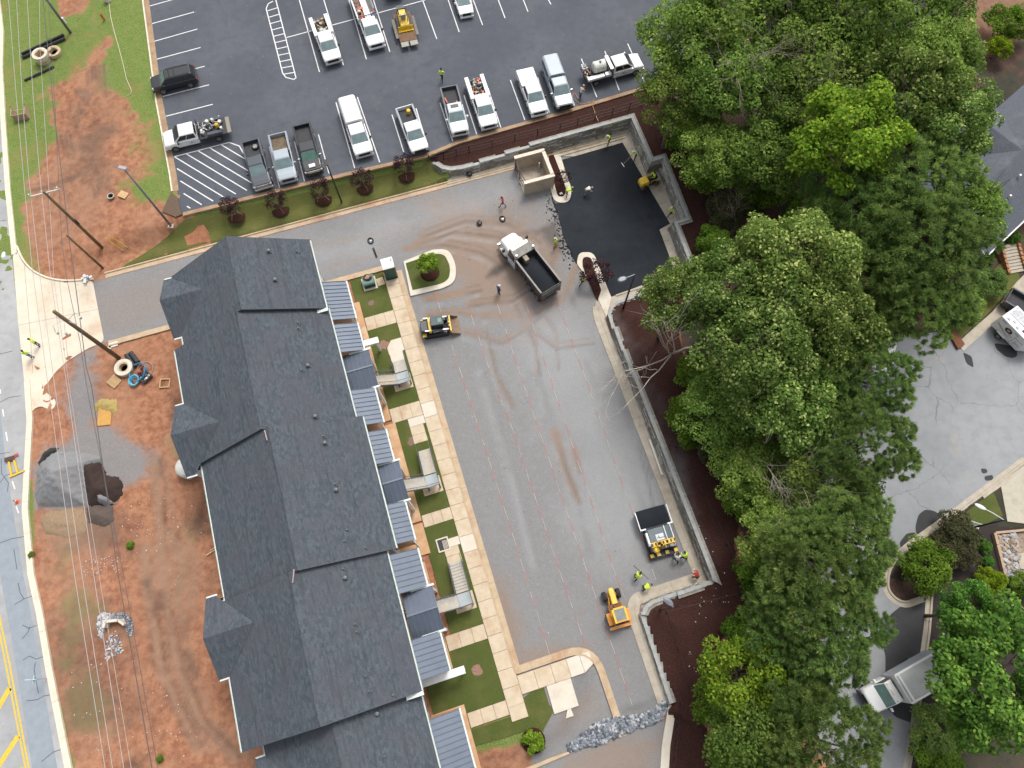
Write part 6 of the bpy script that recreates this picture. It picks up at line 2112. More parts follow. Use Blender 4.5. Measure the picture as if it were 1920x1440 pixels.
for (x0,z0,x1,z1,w) in ((0.25,1.5,1.9,0.95,0.03),(0.3,1.38,1.6,0.92,0.02),(2.3,0.6,2.3,2.0,0.03),(2.3,1.6,3.2,1.6,0.02),(2.6,0.8,2.6,1.4,0.03),(2.6,1.1,3.2,1.1,0.03),(0.3,2.05,0.8,2.05,0.05),(1.9,2.0,2.4,2.0,0.04)):
 b = MB()
 b.bar((x0,0.012,z0),(min(x1,Lw - 0.1),0.012,z1),w,0.02)
 b.build('print_line',M_INK,ct)
b = MB()
b.tube([(1.9 + 0.2 * math.cos(a),0.014,1.25 + 0.09 * math.sin(a)) for a in [2 * math.pi * k / 14 for k in range(15)]],0.012,4)
b.build('small_badge',M_INK,ct)
for k in range(5):
 BB((-0.012,-0.002,DW - 0.35 * (k + 1),DW - 0.35 * (k + 1) + 0.22,HB - 0.4,HB - 0.15),'louvre',M_BLACK,ct)
add_wheels(ct,[(1.35,-0.10),(1.35,DW + 0.1)],0.34,0.22,M_CHROME)
BB((0.9,1.8,-0.24,0.0,0.74,0.8),'mudguard',P_WHITE,ct)
pickup('black pickup with a black bed parked beyond the white box trailer',(1985,615),(1893,560),P_BLACK,5.8,z0=ZP,group='pickups and service trucks in the car park',bump=M_BLACK,liner=P_CHARC)
wc,Lq = veh('parked_car','white car glimpsed through the pine branches at the kerbless street edge','car',(1652,690),(1662,636),ZP,0.6,None,4.6)
W = 0.92
b = MB()
hull(b,[(Lq / 2 - 0.02,W * 0.75,0.35,0.62,0.70,W * 0.6),(Lq / 2 - 0.2,W * 0.92,0.3,0.70,0.79,W * 0.76),(Lq / 2 - 1.3,W,0.28,0.85,0.93,W * 0.86),(-Lq / 2 + 0.8,W,0.28,0.9,1.0,W * 0.86),(-Lq / 2,W * 0.86,0.4,0.85,0.95,W * 0.76)])
b.build('body',P_WHITE,wc,bevel=0.04)
greenhouse(wc,Lq / 2 - 1.15,-Lq / 2 + 0.5,0.92,1.42,W * 0.86,W * 0.62,P_WHITE,0.85,0.7,M_WSH,pillars=(0.5,))
common_front(wc,Lq / 2 - 0.03,W * 0.9,P_WHITE,M_BLACK,P_WHITE,-0.22)
add_wheels(wc,[(x,s * (W - 0.1)) for x in (Lq / 2 - 0.9,-Lq / 2 + 0.95) for s in (-1,1)],0.33,0.22)
# ================================================================ plant and machinery
M_HOOD_GLASS = M('tinted_roof_glass',(0.16,0.22,0.24),0.15,(0.10,0.15,0.17),3,spec=0.8,world_space=False)
M_TEAL = M('dark_teal_steel',(0.055,0.085,0.10),0.5,(0.04,0.06,0.07),3,world_space=False)
M_MUDSTEEL = M('muddy_steel',(0.30,0.21,0.14),0.85,(0.18,0.12,0.085),3,world_space=False)
def track(t,y,x0,x1,r,w,name='track'):
 b = MB()
 prof = []
 for k in range(7):
  a = math.pi / 2 + math.pi * k / 6
  prof.append((x0 + r * math.cos(a),r + r * math.sin(a)))
 for k in range(7):
  a = -math.pi / 2 + math.pi * k / 6
  prof.append((x1 + r * math.cos(a),r + r * math.sin(a)))
 b.loft([[Vector((x,yy,z)) for x,z in prof] for yy in (y - w / 2,y + w / 2)])
 for k in range(int((x1 - x0) / 0.14)):
  b.box((x0 + k * 0.14,y,2 * r + 0.01),(0.05,w,0.03))
 return b.build(name,M_BLACKP,t)
# --- tracked loader by the sidewalk
f,r = G(858,607,0.5),G(788,619,0.5)
lo_ang = math.atan2((f - r).y,(f - r).x)
c = (f + r) / 2
ld1 = thing('tracked_loader','yellow and black tracked loader with a muddy bucket beside the sidewalk','loader',(c.x,c.y,0),lo_ang)
for s in (-1,1):
 track(ld1,s * 0.72,-1.25,0.55,0.36,0.4)
BB((-1.65,0.55,-0.5,0.5,0.35,1.05),'body',M_BLACKP,ld1,bevel=0.03)
BB((-1.75,-1.05,-0.62,0.62,0.75,1.35),'engine_cover',M('black_cover',(0.04,0.045,0.05),0.5),ld1,bevel=0.05)
b = MB()
for k in range(5):
 b.bb(-1.68 + k * 0.11,-1.62 + k * 0.11,-0.5,0.5,1.352,1.38)
b.build('grille',P_CHARC,ld1)
BB((-1.0,-0.74,-0.82,0.72,1.1,1.55),'rear_beam',P_YELLOW,ld1,bevel=0.03)
BB((-0.7,0.5,-0.48,0.48,1.0,2.05),'cab',P_BLACK,ld1,bevel=0.04)
BB((-0.68,0.46,-0.46,0.46,2.055,2.09),'roof_panel',M_TEAL,ld1)
BB((0.02,0.36,-0.24,0.2,2.092,2.105),'roof_window',M_WSH_G,ld1)
BB((0.505,0.515,-0.4,0.4,1.15,1.95),'windscreen',M_WSH_D,ld1)
for s in (-1,1):
 b = MB()
 b.bar((-1.4,s * 0.68,1.45),(0.9,s * 0.68,1.1),0.14,0.2)
 b.bar((0.9,s * 0.68,1.1),(1.25,s * 0.6,0.45),0.14,0.2)
 b.build('lift_arm',P_CHARC,ld1)
 b = MB()
 b.cyl((-0.6,s * 0.66,0.9),(0.5,s * 0.66,1.0),0.05,n=8)
 b.build('hydraulic_ram',M_CHROME,ld1)
 BB((-1.7,-1.3,s * 0.55,s * 0.95,0.62,0.8),'rear_corner',P_YELLOW,ld1)
b = MB()
b.bb(1.08,1.2,-0.85,0.85,0.35,1.0)
for y in (-0.6,-0.2,0.2,0.6):
 b.bb(0.98,1.08,y - 0.1,y + 0.1,0.35,0.95)
b.build('coupler',P_YELLOW,ld1)
b = MB()
for s in (-1,1):
 b.add([(x,s * y,z) for y in (0.98,0.93) for x,z in ((1.2,0.08),(2.0,0.05),(1.95,0.3),(1.3,0.75),(1.2,0.75))],[(0,1,2,3,4),(9,8,7,6,5),(0,5,6,1),(1,6,7,2),(2,7,8,3),(3,8,9,4)])
b.bb(1.2,1.26,-0.95,0.95,0.05,0.78)
b.bb(1.2,2.05,-0.95,0.95,0.03,0.09)
b.build('bucket',M_MUDSTEEL,ld1)
# --- asphalt paver by the east wall
f,r = G(1221,962,0.8),G(1248,1043,0.8)
a_ = math.atan2((f - r).y,(f - r).x)
c = (f + r) / 2
pv = thing('asphalt_paver','asphalt paver with a full black hopper and yellow works by the east wall','paver',(c.x,c.y,0),a_)
for s in (-1,1):
 track(pv,s * 0.95,-1.3,0.6,0.36,0.34)
for s in (-1,1):
 b = MB()
 b.add([(x,s * y,z) for x in (0.75,2.35) for y,z in ((1.30,0.5),(1.36,0.5),(1.52,1.12),(1.44,1.12))],[(0,1,2,3),(7,6,5,4),(0,4,5,1),(1,5,6,2),(2,6,7,3),(3,7,4,0)])
 b.build('hopper_wing',P_WHITE,pv)
b = MB()
b.bb(0.7,2.4,-1.32,1.32,0.3,0.55)
b.bb(0.66,0.74,-1.4,1.4,0.5,1.1)
b.build('hopper',M_BLACK,pv)
for s,y0,y1 in ((-1,1.0,1.52),(1,1.0,1.52)):
 BB((0.62,0.75,s * y0,s * y1,1.10,1.17),'hopper_rim',P_WHITE,pv)
nx,ny = 10,14
V = []
for i in range(nx + 1):
 for j in range(ny + 1):
  x,y = 0.76 + 1.66 * i / nx,-1.42 + 2.84 * j / ny
  V.append((x,y,0.78 + 0.32 * math.sin(math.pi * (0.12 + 0.76 * i / nx)) * (0.55 + 0.45 * math.sin(math.pi * j / ny)) + random.uniform(-0.02,0.02)))
b = MB()
b.add(V,[(i * (ny + 1) + j,(i + 1) * (ny + 1) + j,(i + 1) * (ny + 1) + j + 1,i * (ny + 1) + j + 1) for i in range(nx) for j in range(ny)])
o = b.build('asphalt_load',MA_NEW,None,smooth=True)
o.matrix_world = Matrix.Translation(pv.location) @ Matrix.Rotation(a_,4,'Z')
tag(o,'heap of black asphalt filling the paver hopper','asphalt load')
BB((-1.35,0.6,-1.12,1.12,0.55,1.35),'body',M_TEAL,pv,bevel=0.03)
BB((-0.62,0.55,-0.45,0.98,1.352,1.42),'engine_hood',M('dark_grey_sheet',(0.11,0.145,0.16),0.35,(0.08,0.11,0.125),2,world_space=False),pv,bevel=0.02)
BB((-0.6,0.55,-1.05,-0.55,1.352,1.40),'side_hood',M('dark_blue_sheet',(0.045,0.075,0.105),0.35),pv)
for s,y in ((-1,0.52),(-1,1.1)):
 BB((-0.62,0.6,s * y - 0.035,s * y + 0.035,1.40,1.46),'hood_rail',P_WHITE,pv)
BB((-0.85,0.35,1.02,1.22,0.9,1.36),'side_cover',P_WHITE,pv,bevel=0.03)
BB((-0.55,0.0,-0.30,0.42,1.421,1.424),'sign_panel',M('white_print',(0.66,0.70,0.70),0.6),pv)
lg = logo(pv,-0.42,0.38,1.43,0.42,1,M_TEAL,(0,0,-math.pi / 2))
for y in (-0.9,-0.55,-0.2,0.15,0.5,0.85):
 BB((-0.95,-0.70,y - 0.09,y + 0.09,1.36,1.36 + 0.28 + 0.08 * math.sin(y * 9)),'control_box',P_YELLOW,pv)
for x,z in ((-0.66,1.55),(-1.0,1.62)):
 BB((x - 0.04,x + 0.04,-1.1,1.1,z,z + 0.06),'cross_rail',P_YELLOW,pv)
BB((-1.25,-0.98,-1.05,1.05,1.0,1.42),'driver_platform',M('brown_plate',(0.16,0.11,0.07),0.8),pv)
b = MB()
for y in (-0.95,-0.1,0.6):
 b.tube([(-1.0,y,1.3),(-1.0,y,1.75),(-1.25,y,1.8),(-1.3,y,1.3)],0.03,6)
b.build('handrail',P_YELLOW,pv)
BB((-1.95,-1.4,-1.3,1.3,0.05,0.5),'screed',M_BLACK,pv,bevel=0.03)
b = MB()
for y in (-1.1,-0.3,0.5,1.1):
 b.bb(-1.8,-1.5,y - 0.16,y + 0.16,0.5,0.72)
b.build('screed_box',P_YELLOW,pv)
for s in (-1,1):
 b = MB()
 b.bar((0.3,s * 1.28,0.6),(-1.6,s * 1.28,0.45),0.1,0.16)
 b.build('tow_arm',M_BLACK,pv)
b = MB()
b.box((-1.15,-0.72,1.5),(0.4,0.42,0.12))
b.box((-1.33,-0.72,1.75),(0.1,0.42,0.45))
b.build('seat',M('grey_seat',(0.30,0.31,0.30),0.7),pv,bevel=0.03)
b = MB()
b.lathe([(0.28,0.0),(0.3,0.1),(0.2,0.28),(0.02,0.33)],(-1.3,0.72,1.35),12)
b.build('air_cleaner',P_YELLOW,pv)
# --- twin drum roller
f,r = G(1199,346,0.7),G(1236,333,0.7)
a_ = math.atan2((f - r).y,(f - r).x)
c = (f + r) / 2
rl = thing('roller','small yellow tandem roller standing by the step in the north-east wall','road roller',(c.x,c.y,0.09),a_)
for x in (-0.75,0.78):
 b = MB()
 b.lathe([(0.02,-0.5),(0.33,-0.5),(0.35,-0.48),(0.35,0.48),(0.33,0.5),(0.02,0.5)],(x,0,0.35),20,'Y')
 b.build('drum',M_STEELDECK,rl)
 for s in (-1,1):
  b = MB()
  b.bar((x,s * 0.54,0.35),(x - 0.1 if x > 0 else x + 0.1,s * 0.54,0.85),0.06,0.16)
  b.build('drum_yoke',M_BLACK,rl)
b = MB()
hull(b,[(1.22,0.34,0.55,0.82,0.92,0.26),(1.05,0.46,0.5,1.02,1.14,0.36),(0.35,0.48,0.5,1.12,1.24,0.40),(0.22,0.42,0.55,1.0,1.1,0.36)])
b.build('engine_hood',P_YELLOW,rl,bevel=0.05)
BB((-0.9,0.22,-0.48,0.48,0.5,0.78),'chassis',M_BLACK,rl)
BB((-1.15,-0.55,-0.46,0.46,0.78,0.98),'water_tank',M('dusty_grey',(0.25,0.26,0.24),0.7),rl,bevel=0.04)
b = MB()
b.box((-0.45,0,0.95),(0.42,0.5,0.14))
b.box((-0.68,0,1.18),(0.12,0.5,0.4))
b.build('seat',M_BLACKP,rl,bevel=0.03)
b = MB()
b.cyl((0.12,0,0.8),(0.02,0,1.2),0.03,n=6)
b.lathe([(0.17,-0.015),(0.19,0.0),(0.17,0.015)],(0.02,0,1.22),12)
b.build('steering_wheel',M_BLACKP,rl)
for s in (-1,1):
 b = MB()
 b.tube([(-0.95,s * 0.5,0.8),(-0.95,s * 0.5,1.25),(0.1,s * 0.5,1.25),(0.1,s * 0.5,0.8)],0.025,6)
 b.build('handrail',P_YELLOW,rl)
 BB((-1.2,-1.12,s * 0.3,s * 0.42,0.8,0.92),'tail_light',M_BLACK,rl)
# --- small orange grading tractor
f,r = G(1144,1108,0.6),G(1163,1169,0.6)
a_ = math.atan2((f - r).y,(f - r).x)
c = (f + r) / 2
gt = thing('grading_tractor','orange tractor with a grey canopy and a slim yellow bonnet near the kerb bend','tractor',(c.x,c.y,0),a_)
add_wheels(gt,[(1.05,s * 0.62) for s in (-1,1)],0.42,0.34,M_RIM_D)
add_wheels(gt,[(-0.85,s * 0.82) for s in (-1,1)],0.48,0.36,M_RIM_D)
b = MB()
hull(b,[(1.62,0.2,0.7,1.0,1.1,0.16),(1.4,0.25,0.6,1.1,1.18,0.2),(0.25,0.27,0.6,1.18,1.26,0.22)])
b.build('bonnet',P_YELLOW,gt,bevel=0.03)
b = MB()
b.bb(-1.3,0.25,-0.62,0.62,0.5,0.95)
b.bb(0.9,1.2,-0.5,0.5,0.4,0.55)
b.build('chassis',P_ORANGE,gt,bevel=0.02)
b = MB()
b.bb(-0.1,0.28,-0.55,0.55,0.95,1.1)
b.bb(-0.02,0.16,-0.2,0.2,1.1,1.3)
b.build('dash',M('rust_brown',(0.22,0.09,0.05),0.8),gt)
for s in (-1,1):
 BB((-1.35,-0.35,s * 0.62,s * 1.02,0.96,1.04),'mudguard',P_ORANGE,gt,bevel=0.03)
 b = MB()
 b.tube([(-0.2,s * 0.52,0.95),(-0.25,s * 0.52,2.1)],0.045,6)
 b.tube([(-1.25,s * 0.52,0.95),(-1.2,s * 0.52,2.1)],0.045,6)
 b.build('canopy_post',P_YELLOW,gt)
 BB((-1.3,-0.15,s * 0.44,s * 0.6,2.05,2.16),'canopy_frame',P_YELLOW,gt)
for x in (-1.3,-0.22):
 BB((x,x + 0.15,-0.435,0.435,2.05,2.16),'canopy_frame',P_YELLOW if x > -1 else P_ORANGE,gt)
BB((-1.145,-0.225,-0.435,0.435,2.06,2.13),'canopy_top',M('canopy_grey',(0.24,0.27,0.25),0.8,(0.18,0.2,0.19),3,world_space=False),gt)
b = MB()
b.box((-0.75,0,1.1),(0.45,0.5,0.14))
b.box((-0.98,0,1.35),(0.12,0.5,0.5))
b.build('seat',M_BLACKP,gt,bevel=0.03)
b = MB()
b.bb(-1.75,-1.5,-0.98,0.98,0.15,0.6)
b.bar((-1.3,-0.4,0.6),(-1.6,-0.6,0.4),0.08,0.1)
b.bar((-1.3,0.4,0.6),(-1.6,0.6,0.4),0.08,0.1)
b.build('rear_blade',P_ORANGE,gt)
b = MB()
b.cyl((0.9,0.36,0.9),(0.2,0.5,0.9),0.05,n=8)
b.build('hydraulic_ram',P_ORANGE,gt)
# ================================================================ people
M_SKIN = M('skin',(0.42,0.25,0.16),0.6,(0.36,0.2,0.13),8)
M_HIVIS = M('hivis_yellow',(0.62,0.86,0.06),0.7,(0.50,0.74,0.05),9)
M_HIVIS2 = M('hivis_band',(0.70,0.72,0.68),0.5)
M_ORANGE_V = M('orange_vest',(0.85,0.30,0.03),0.7)
M_JEAN = M('blue_jeans',(0.055,0.085,0.16),0.85,(0.035,0.055,0.11),9)
M_JEAN_L = M('light_jeans',(0.14,0.22,0.38),0.85,(0.10,0.16,0.29),9)
M_DARKP = M('dark_trousers',(0.018,0.02,0.026),0.85)
M_KHAKI = M('khaki_trousers',(0.34,0.26,0.16),0.85)
M_WSHIRT = M('white_shirt',(0.72,0.71,0.67),0.8,(0.62,0.61,0.57),7)
M_REDSH = M('red_shirt',(0.48,0.04,0.035),0.8,(0.36,0.03,0.03),8)
M_BLUESH = M('blue_shirt',(0.05,0.09,0.24),0.8,(0.03,0.06,0.17),8)
M_TANSH = M('tan_shirt',(0.60,0.48,0.36),0.8,(0.66,0.6,0.52),6)
M_BOOT = M('work_boot',(0.05,0.035,0.025),0.8)
M_HAIR = M('dark_hair',(0.016,0.012,0.010),0.7)
M_EYE = M('eye_dark',(0.02,0.015,0.012),0.3)
M_LIP = M('lip',(0.34,0.15,0.11),0.6)
M_HANDLE = M('tool_handle',(0.035,0.03,0.028),0.6)
M_HANDLE_W = M('wooden_handle',(0.45,0.33,0.19),0.7)
POSES = {
 'stand': dict(pel=(0,0,.95),che=(.02,0,1.33),nec=(.02,0,1.50),hea=(.05,0,1.66),sh=(0.0,.20,1.42),el=((.0,.27,1.14),(.02,-.27,1.14)),wr=((.10,.27,.90),(.13,-.26,.90)),hi=(.0,.10,.92),kn=((.05,.11,.50),(.0,-.11,.50)),an=((.0,.12,.09),(-.03,-.12,.09))),
 'walk': dict(pel=(0,0,.94),che=(.05,0,1.32),nec=(.07,0,1.49),hea=(.11,0,1.65),sh=(.04,.20,1.41),el=((-.12,.26,1.16),(.18,-.26,1.16)),wr=((-.05,.27,.92),(.36,-.22,1.02)),hi=(.0,.10,.91),kn=((.22,.10,.52),(-.04,-.10,.50)),an=((.30,.10,.09),(-.34,-.10,.13))),
 'rake': dict(pel=(-.10,0,.92),che=(.14,0,1.26),nec=(.24,0,1.41),hea=(.34,0,1.53),sh=(.17,.20,1.34),el=((.34,.25,1.12),(.30,-.25,1.08)),wr=((.52,.12,1.05),(.48,-.12,.88)),hi=(-.10,.11,.89),kn=((.10,.15,.50),(-.18,-.14,.48)),an=((.12,.18,.09),(-.30,-.16,.09))),
 'bend': dict(pel=(-.22,0,.88),che=(.14,0,1.03),nec=(.29,0,1.08),hea=(.43,0,1.06),sh=(.20,.20,1.05),el=((.30,.24,.78),(.32,-.24,.80)),wr=((.42,.16,.56),(.46,-.14,.58)),hi=(-.20,.11,.84),kn=((-.02,.15,.48),(-.12,-.15,.46)),an=((-.06,.18,.09),(-.28,-.18,.09))),
 'sit': dict(pel=(-.05,0,.12),che=(.02,0,.50),nec=(.04,0,.66),hea=(.08,0,.82),sh=(.02,.20,.58),el=((.14,.27,.34),(.14,-.27,.34)),wr=((.36,.18,.36),(.36,-.18,.36)),hi=(.0,.10,.10),kn=((.40,.12,.14),(.40,-.12,.14)),an=((.48,.12,-.24),(.48,-.12,-.24))),
}
def person(label,loc,heading,pose,shirt,trousers,hat=None,hair=True,sleeves=True,shorts=False,scale=1.0,group=None,band=False):
 P = POSES[pose]
 t = thing('person',label,'person',loc,heading,group)
 vs,es,rad = [],[],[]
 seg = []          # (p, q, kind)
 def v(p,r):
  vs.append(Vector(p))
  rad.append(r if isinstance(r,tuple) else (r,r))
  return len(vs) - 1
 def e(a,b,kind):
  es.append((a,b))
  seg.append((vs[a],vs[b],kind))
 pel = v(P['pel'],(.155,.115))
 mid = v(Vector(P['pel']).lerp(Vector(P['che']),.5),(.145,.105))
 che = v(P['che'],(.175,.12))
 nec = v(P['nec'],.058)
 hea = v(P['hea'],(.082,.10))
 top = v(Vector(P['hea']) + (Vector(P['hea']) - Vector(P['nec'])).normalized() * .11,(.06,.075))
 e(pel,mid,'shirt')
 e(mid,che,'shirt')
 e(che,nec,'shirt')
 e(nec,hea,'skin')
 e(hea,top,'skin')
 hd_f = Vector((1,0,0))
 for k,s in enumerate((1,-1)):
  sh = Vector(P['sh'])
  sh.y *= s
  si = v(sh,.068)
  ei = v(P['el'][k],.046)
  wi = v(P['wr'][k],.032)
  e(che,si,'shirt')
  e(si,ei,'shirt')
  e(ei,wi,'shirt' if sleeves else 'skin')
  el,wr = Vector(P['el'][k]),Vector(P['wr'][k])
  d = (wr - el).normalized()
  side = Vector((0,1,0)) - d * d.y
  side = side.normalized() if side.length > .2 else Vector((1,0,0))
  pal = v(wr + d * .07,(.040,.020))
  e(wi,pal,'skin')
  curl = d.cross(side) * (1 if d.cross(side).x * 1 > 0 else -1)
  for q,(o,l) in enumerate(((-.028,.070),(-.010,.080),(.009,.076),(.026,.060))):
   a = v(wr + d * .105 + side * o,.0095)
   b_ = v(wr + d * (.105 + l * .55) + side * o * 1.1 + curl * .012,.009)
   c_ = v(wr + d * (.105 + l * .85) + side * o * 1.1 + curl * .038,.008)
   e(pal,a,'skin')
   e(a,b_,'skin')
   e(b_,c_,'skin')
  a = v(wr + d * .05 - side * s * .045 + curl * .01,.011)
  b_ = v(wr + d * .095 - side * s * .058 + curl * .028,.0095)
  e(pal,a,'skin')
  e(a,b_,'skin')
  hi = Vector(P['hi'])
  hi.y *= s
  hj = v(hi - Vector((0,0,.02)),.098)
  kn = v(P['kn'][k],.062)
  an = v(P['an'][k],.043)
  toe = v(Vector(P['an'][k]) + Vector((.17,.01 * s,-.045)),(.045,.035))
  heel = v(Vector(P['an'][k]) + Vector((-.05,0,-.045)),(.036,.035))
  e(pel,hj,'pants')
  e(hj,kn,'pants')
  e(kn,an,'skin' if shorts else 'pants')
  e(an,toe,'boot')
  e(an,heel,'boot')
 me = bpy.data.meshes.new('body')
 me.from_pydata([p * scale for p in vs],es,[])
 o = bpy.data.objects.new('body',me)
 COL.objects.link(o)
 sk = o.modifiers.new('skin','SKIN')
 sk.use_smooth_shade = True
 for i,d_ in enumerate(me.skin_vertices[0].data):
  d_.radius = (rad[i][0] * scale,rad[i][1] * scale)
  d_.use_root = (i == pel)
 su = o.modifiers.new('sub','SUBSURF')
 su.levels = su.render_levels = 1
 bpy.context.view_layer.update()
 ev = o.evaluated_get(bpy.context.evaluated_depsgraph_get())
 me2 = bpy.data.meshes.new_from_object(ev)
 me2.name = 'body'
 o.modifiers.clear()
 o.data = me2
 mats = {'shirt': shirt,'pants': trousers,'skin': M_SKIN,'boot': M_BOOT}
 keys = list(mats)
 me2.materials.clear()
 for k in keys:
  me2.materials.append(mats[k])
 me2.materials.append(M_HIVIS2)
 A = np.array([list(a * scale) for a,_,_ in seg])
 B = np.array([list(b_ * scale) for _,b_,_ in seg])
 Kd = [keys.index(k) for _,_,k in seg]
 C = np.zeros(len(me2.polygons) * 3)
 me2.polygons.foreach_get('center',C)
 C = C.reshape(-1,3)
 D = B - A
 T = np.clip(((C[:,None] - A) * D).sum(-1) / ((D * D).sum(-1) + 1e-9),0,1)
 dist = np.linalg.norm(C[:,None] - A - T[...,None] * D,axis=-1)
 near = dist.argmin(1)
 mi_ = np.array([Kd[i] for i in near])
 if band:
  hz = (vs[pel].z * .62 + vs[che].z * .38) * scale
  tor = np.isin(near,[0,1])
  mi_ = np.where(tor & (abs(C[:,2] - hz) < 0.05),4,mi_)
 me2.polygons.foreach_set('material_index',mi_.astype(np.int32))
 me2.polygons.foreach_set('use_smooth',np.ones(len(me2.polygons),bool))
 me2.update()
 o.parent = t
 hd = Vector(P['hea']) * scale
 upv = (Vector(P['hea']) - Vector(P['nec'])).normalized()
 fw = (Vector((1,0,0)) - upv * upv.x).normalized()
 sd = upv.cross(fw)
 rot = Matrix((fw,sd,upv)).transposed()
 def at(x,y,z):
  return hd + (rot @ Vector((x,y,z))) * scale
 b = MB()
 b.m = 0
 b.add([at(.10,-.016,.0),at(.10,.016,.0),at(.125,0,-.012),at(.098,0,.04)],[(0,1,2),(1,3,2),(3,0,2)])
 for s in (-1,1):
  b.m = 0
  b.box(at(.005,s * .088,.01),(.035,.02,.055),mtx=rot)
  b.m = 1
  b.box(at(.096,s * .034,.032),(.012,.024,.012),mtx=rot)
 b.m = 2
 b.box(at(.093,0,-.045),(.012,.045,.012),mtx=rot)
 b.build('face',[M_SKIN,M_EYE,M_LIP],t)
 if hat is not None:
  b = MB()
  rings = []
  for r_,z_ in ((.112,.045),(.112,.075),(.098,.125),(.06,.155),(.01,.165)):
   rings.append([at(.005 + r_ * 1.05 * math.cos(a),r_ * .95 * math.sin(a),z_) for a in [2 * math.pi * k / 14 for k in range(14)]])
  b.loft(rings)
  n = 8
  p0 = [at(.10 * math.cos(a),.10 * math.sin(a),.05) for a in [-1.1 + 2.2 * k / n for k in range(n + 1)]]
  p1 = [at(.06 + .13 * math.cos(a),.115 * math.sin(a),.042) for a in [-1.1 + 2.2 * k / n for k in range(n + 1)]]
  b.add(p0 + p1,[(k,k + 1,n + 2 + k,n + 1 + k) for k in range(n)])
  b.build('hat',hat,t,smooth=True)
 elif hair:
  b = MB()
  rings = []
  for r_,z_ in ((.098,-.01),(.106,.05),(.098,.10),(.06,.135),(.01,.145)):
   rings.append([at(-.012 + r_ * 1.02 * math.cos(a),r_ * .93 * math.sin(a),z_ + (.03 if abs(a) < 1.0 or abs(a) > 5.28 else 0)) for a in [2 * math.pi * k / 14 for k in range(14)]])
  b.loft(rings)
  b.build('hair',M_HAIR,t,smooth=True)
 return t
def hold_tool(name,label,t,p0,p1,head,mat=M_HANDLE_W,r=0.018):
 """a long-handled tool in a figure's hands, lying in the figure's own axes from p0 (head on the ground) to p1"""
 o = thing(name,label,name.replace('_',' '),t.location,t.rotation_euler.z)
 b = MB()
 b.cyl(p0,p1,r,n=6)
 b.build('handle',mat,o)
 b = MB()
 d = (Vector(p1) - Vector(p0)).normalized()
 if head == 'rake':
  b.box(p0,(0.06,0.62,0.09))
 else:
  b.box(Vector(p0) + Vector((0.08,0,0)),(0.3,0.24,0.03))
 b.build('head',M_ALU,o)
 return o
def az(px0,px1):
 a,b_ = G(*px0),G(*px1)
 return math.atan2((b_ - a).y,(b_ - a).x)
def onz(x,y,z):
 p = G(x,y,z)
 return (p.x,p.y,z)
WK = 'road workers in yellow shirts'
M_HATW = M('white_hat',(0.72,0.72,0.70),0.6)
M_HATP = M('pale_yellow_hat',(0.62,0.66,0.35),0.6)
person('worker in a yellow shirt walking behind the charcoal truck bed',onz(829,152,ZP),az((829,152),(838,120)),'walk',M_HIVIS,M_DARKP,None,band=False)
person('man in a tan shirt and blue jeans stooping by the tank truck',onz(1088,184,ZP),az((1088,184),(1120,150)),'rake',M_TANSH,M_JEAN,M('straw_hat',(0.62,0.5,0.33),0.8))
person('worker in a yellow shirt standing at the foot of the north wall',onz(1140,269,.09),az((1140,269),(1100,300)),'rake',M_HIVIS,M_DARKP,M_HATW,shorts=True)
w4 = person('worker in yellow raking asphalt beside the east end of the north wall',onz(1189,299,.09),az((1189,299),(1165,310)),'rake',M_HIVIS,M_DARKP,M_HATW)
hold_tool('rake','asphalt rake with a pale handle held by the worker at the wall corner',w4,(1.5,0.05,0.06),(0.25,-0.05,1.15),'rake')
tloc = local(rl,-0.42,0,1.02 + 0.09)
person('roller driver in a yellow shirt sitting on the yellow roller',tloc,rl.rotation_euler.z,'sit',M_HIVIS,M_DARKP,None)
person('worker in a yellow shirt at the kerb below the east step of the wall',onz(1256,405,.09),az((1256,405),(1200,420)),'walk',M_HIVIS,M_DARKP,M_HATW)
w7 = person('worker in yellow stooping over the planted island by the bin enclosure',onz(1064,366,.17),az((1064,366),(1100,350)),'bend',M_HIVIS,M_KHAKI,M_HATP)
hold_tool('shovel','shovel with a pale handle by the planted island near the bin enclosure',w7,(-0.6,0.5,0.05),(-0.1,-0.4,0.5),'shovel')
person('man in a white shirt bending over the fresh black asphalt',onz(1100,364,.09),az((1095,360),(1125,355)),'bend',M_WSHIRT,M_KHAKI,M_HATP)
person('worker in a yellow shirt and orange trousers beside the tipper truck',onz(1041,464,0),az((1041,464),(1000,440)),'stand',M_HIVIS,M_ORANGE_V,M_HATP)
w10 = person('worker in a yellow shirt stepping round the planted island with the purple tree',onz(1089,533,0),az((1089,533),(1110,515)),'walk',M_HIVIS,M_DARKP,None)
person('man in a dark blue shirt and white hat on the gravel left of the tipper',onz(935,551,0),az((935,551),(960,530)),'stand',M_BLUESH,M_DARKP,M_HATW)
person('man in a red shirt and blue jeans walking on the gravel drive',onz(943,388,0),az((943,388),(930,386)),'walk',M_REDSH,M_JEAN_L,None)
w13 = person('worker in yellow carrying a long dark pole near the orange tractor',onz(1191,1083,0),az((1191,1083),(1210,1060)),'rake',M_HIVIS,M_DARKP,None)
o = thing('long_pole','long dark pole carried by the worker near the orange tractor','pole',w13.location,w13.rotation_euler.z)
b = MB()
b.cyl((0.50,-0.85,1.1),(0.50,0.85,1.15),0.03,n=6)
b.build('handle',M_HANDLE,o)
person('worker in a yellow shirt leaning over at the kerb bend below the paver',onz(1208,1102,0.05),az((1208,1100),(1240,1085)),'bend',M_HIVIS,M_DARKP,None)
person('man in a red shirt bending at the wall corner past the paver',onz(1302,1080,.12),az((1302,1080),(1290,1060)),'bend',M_REDSH,M_DARKP,M_HATW)
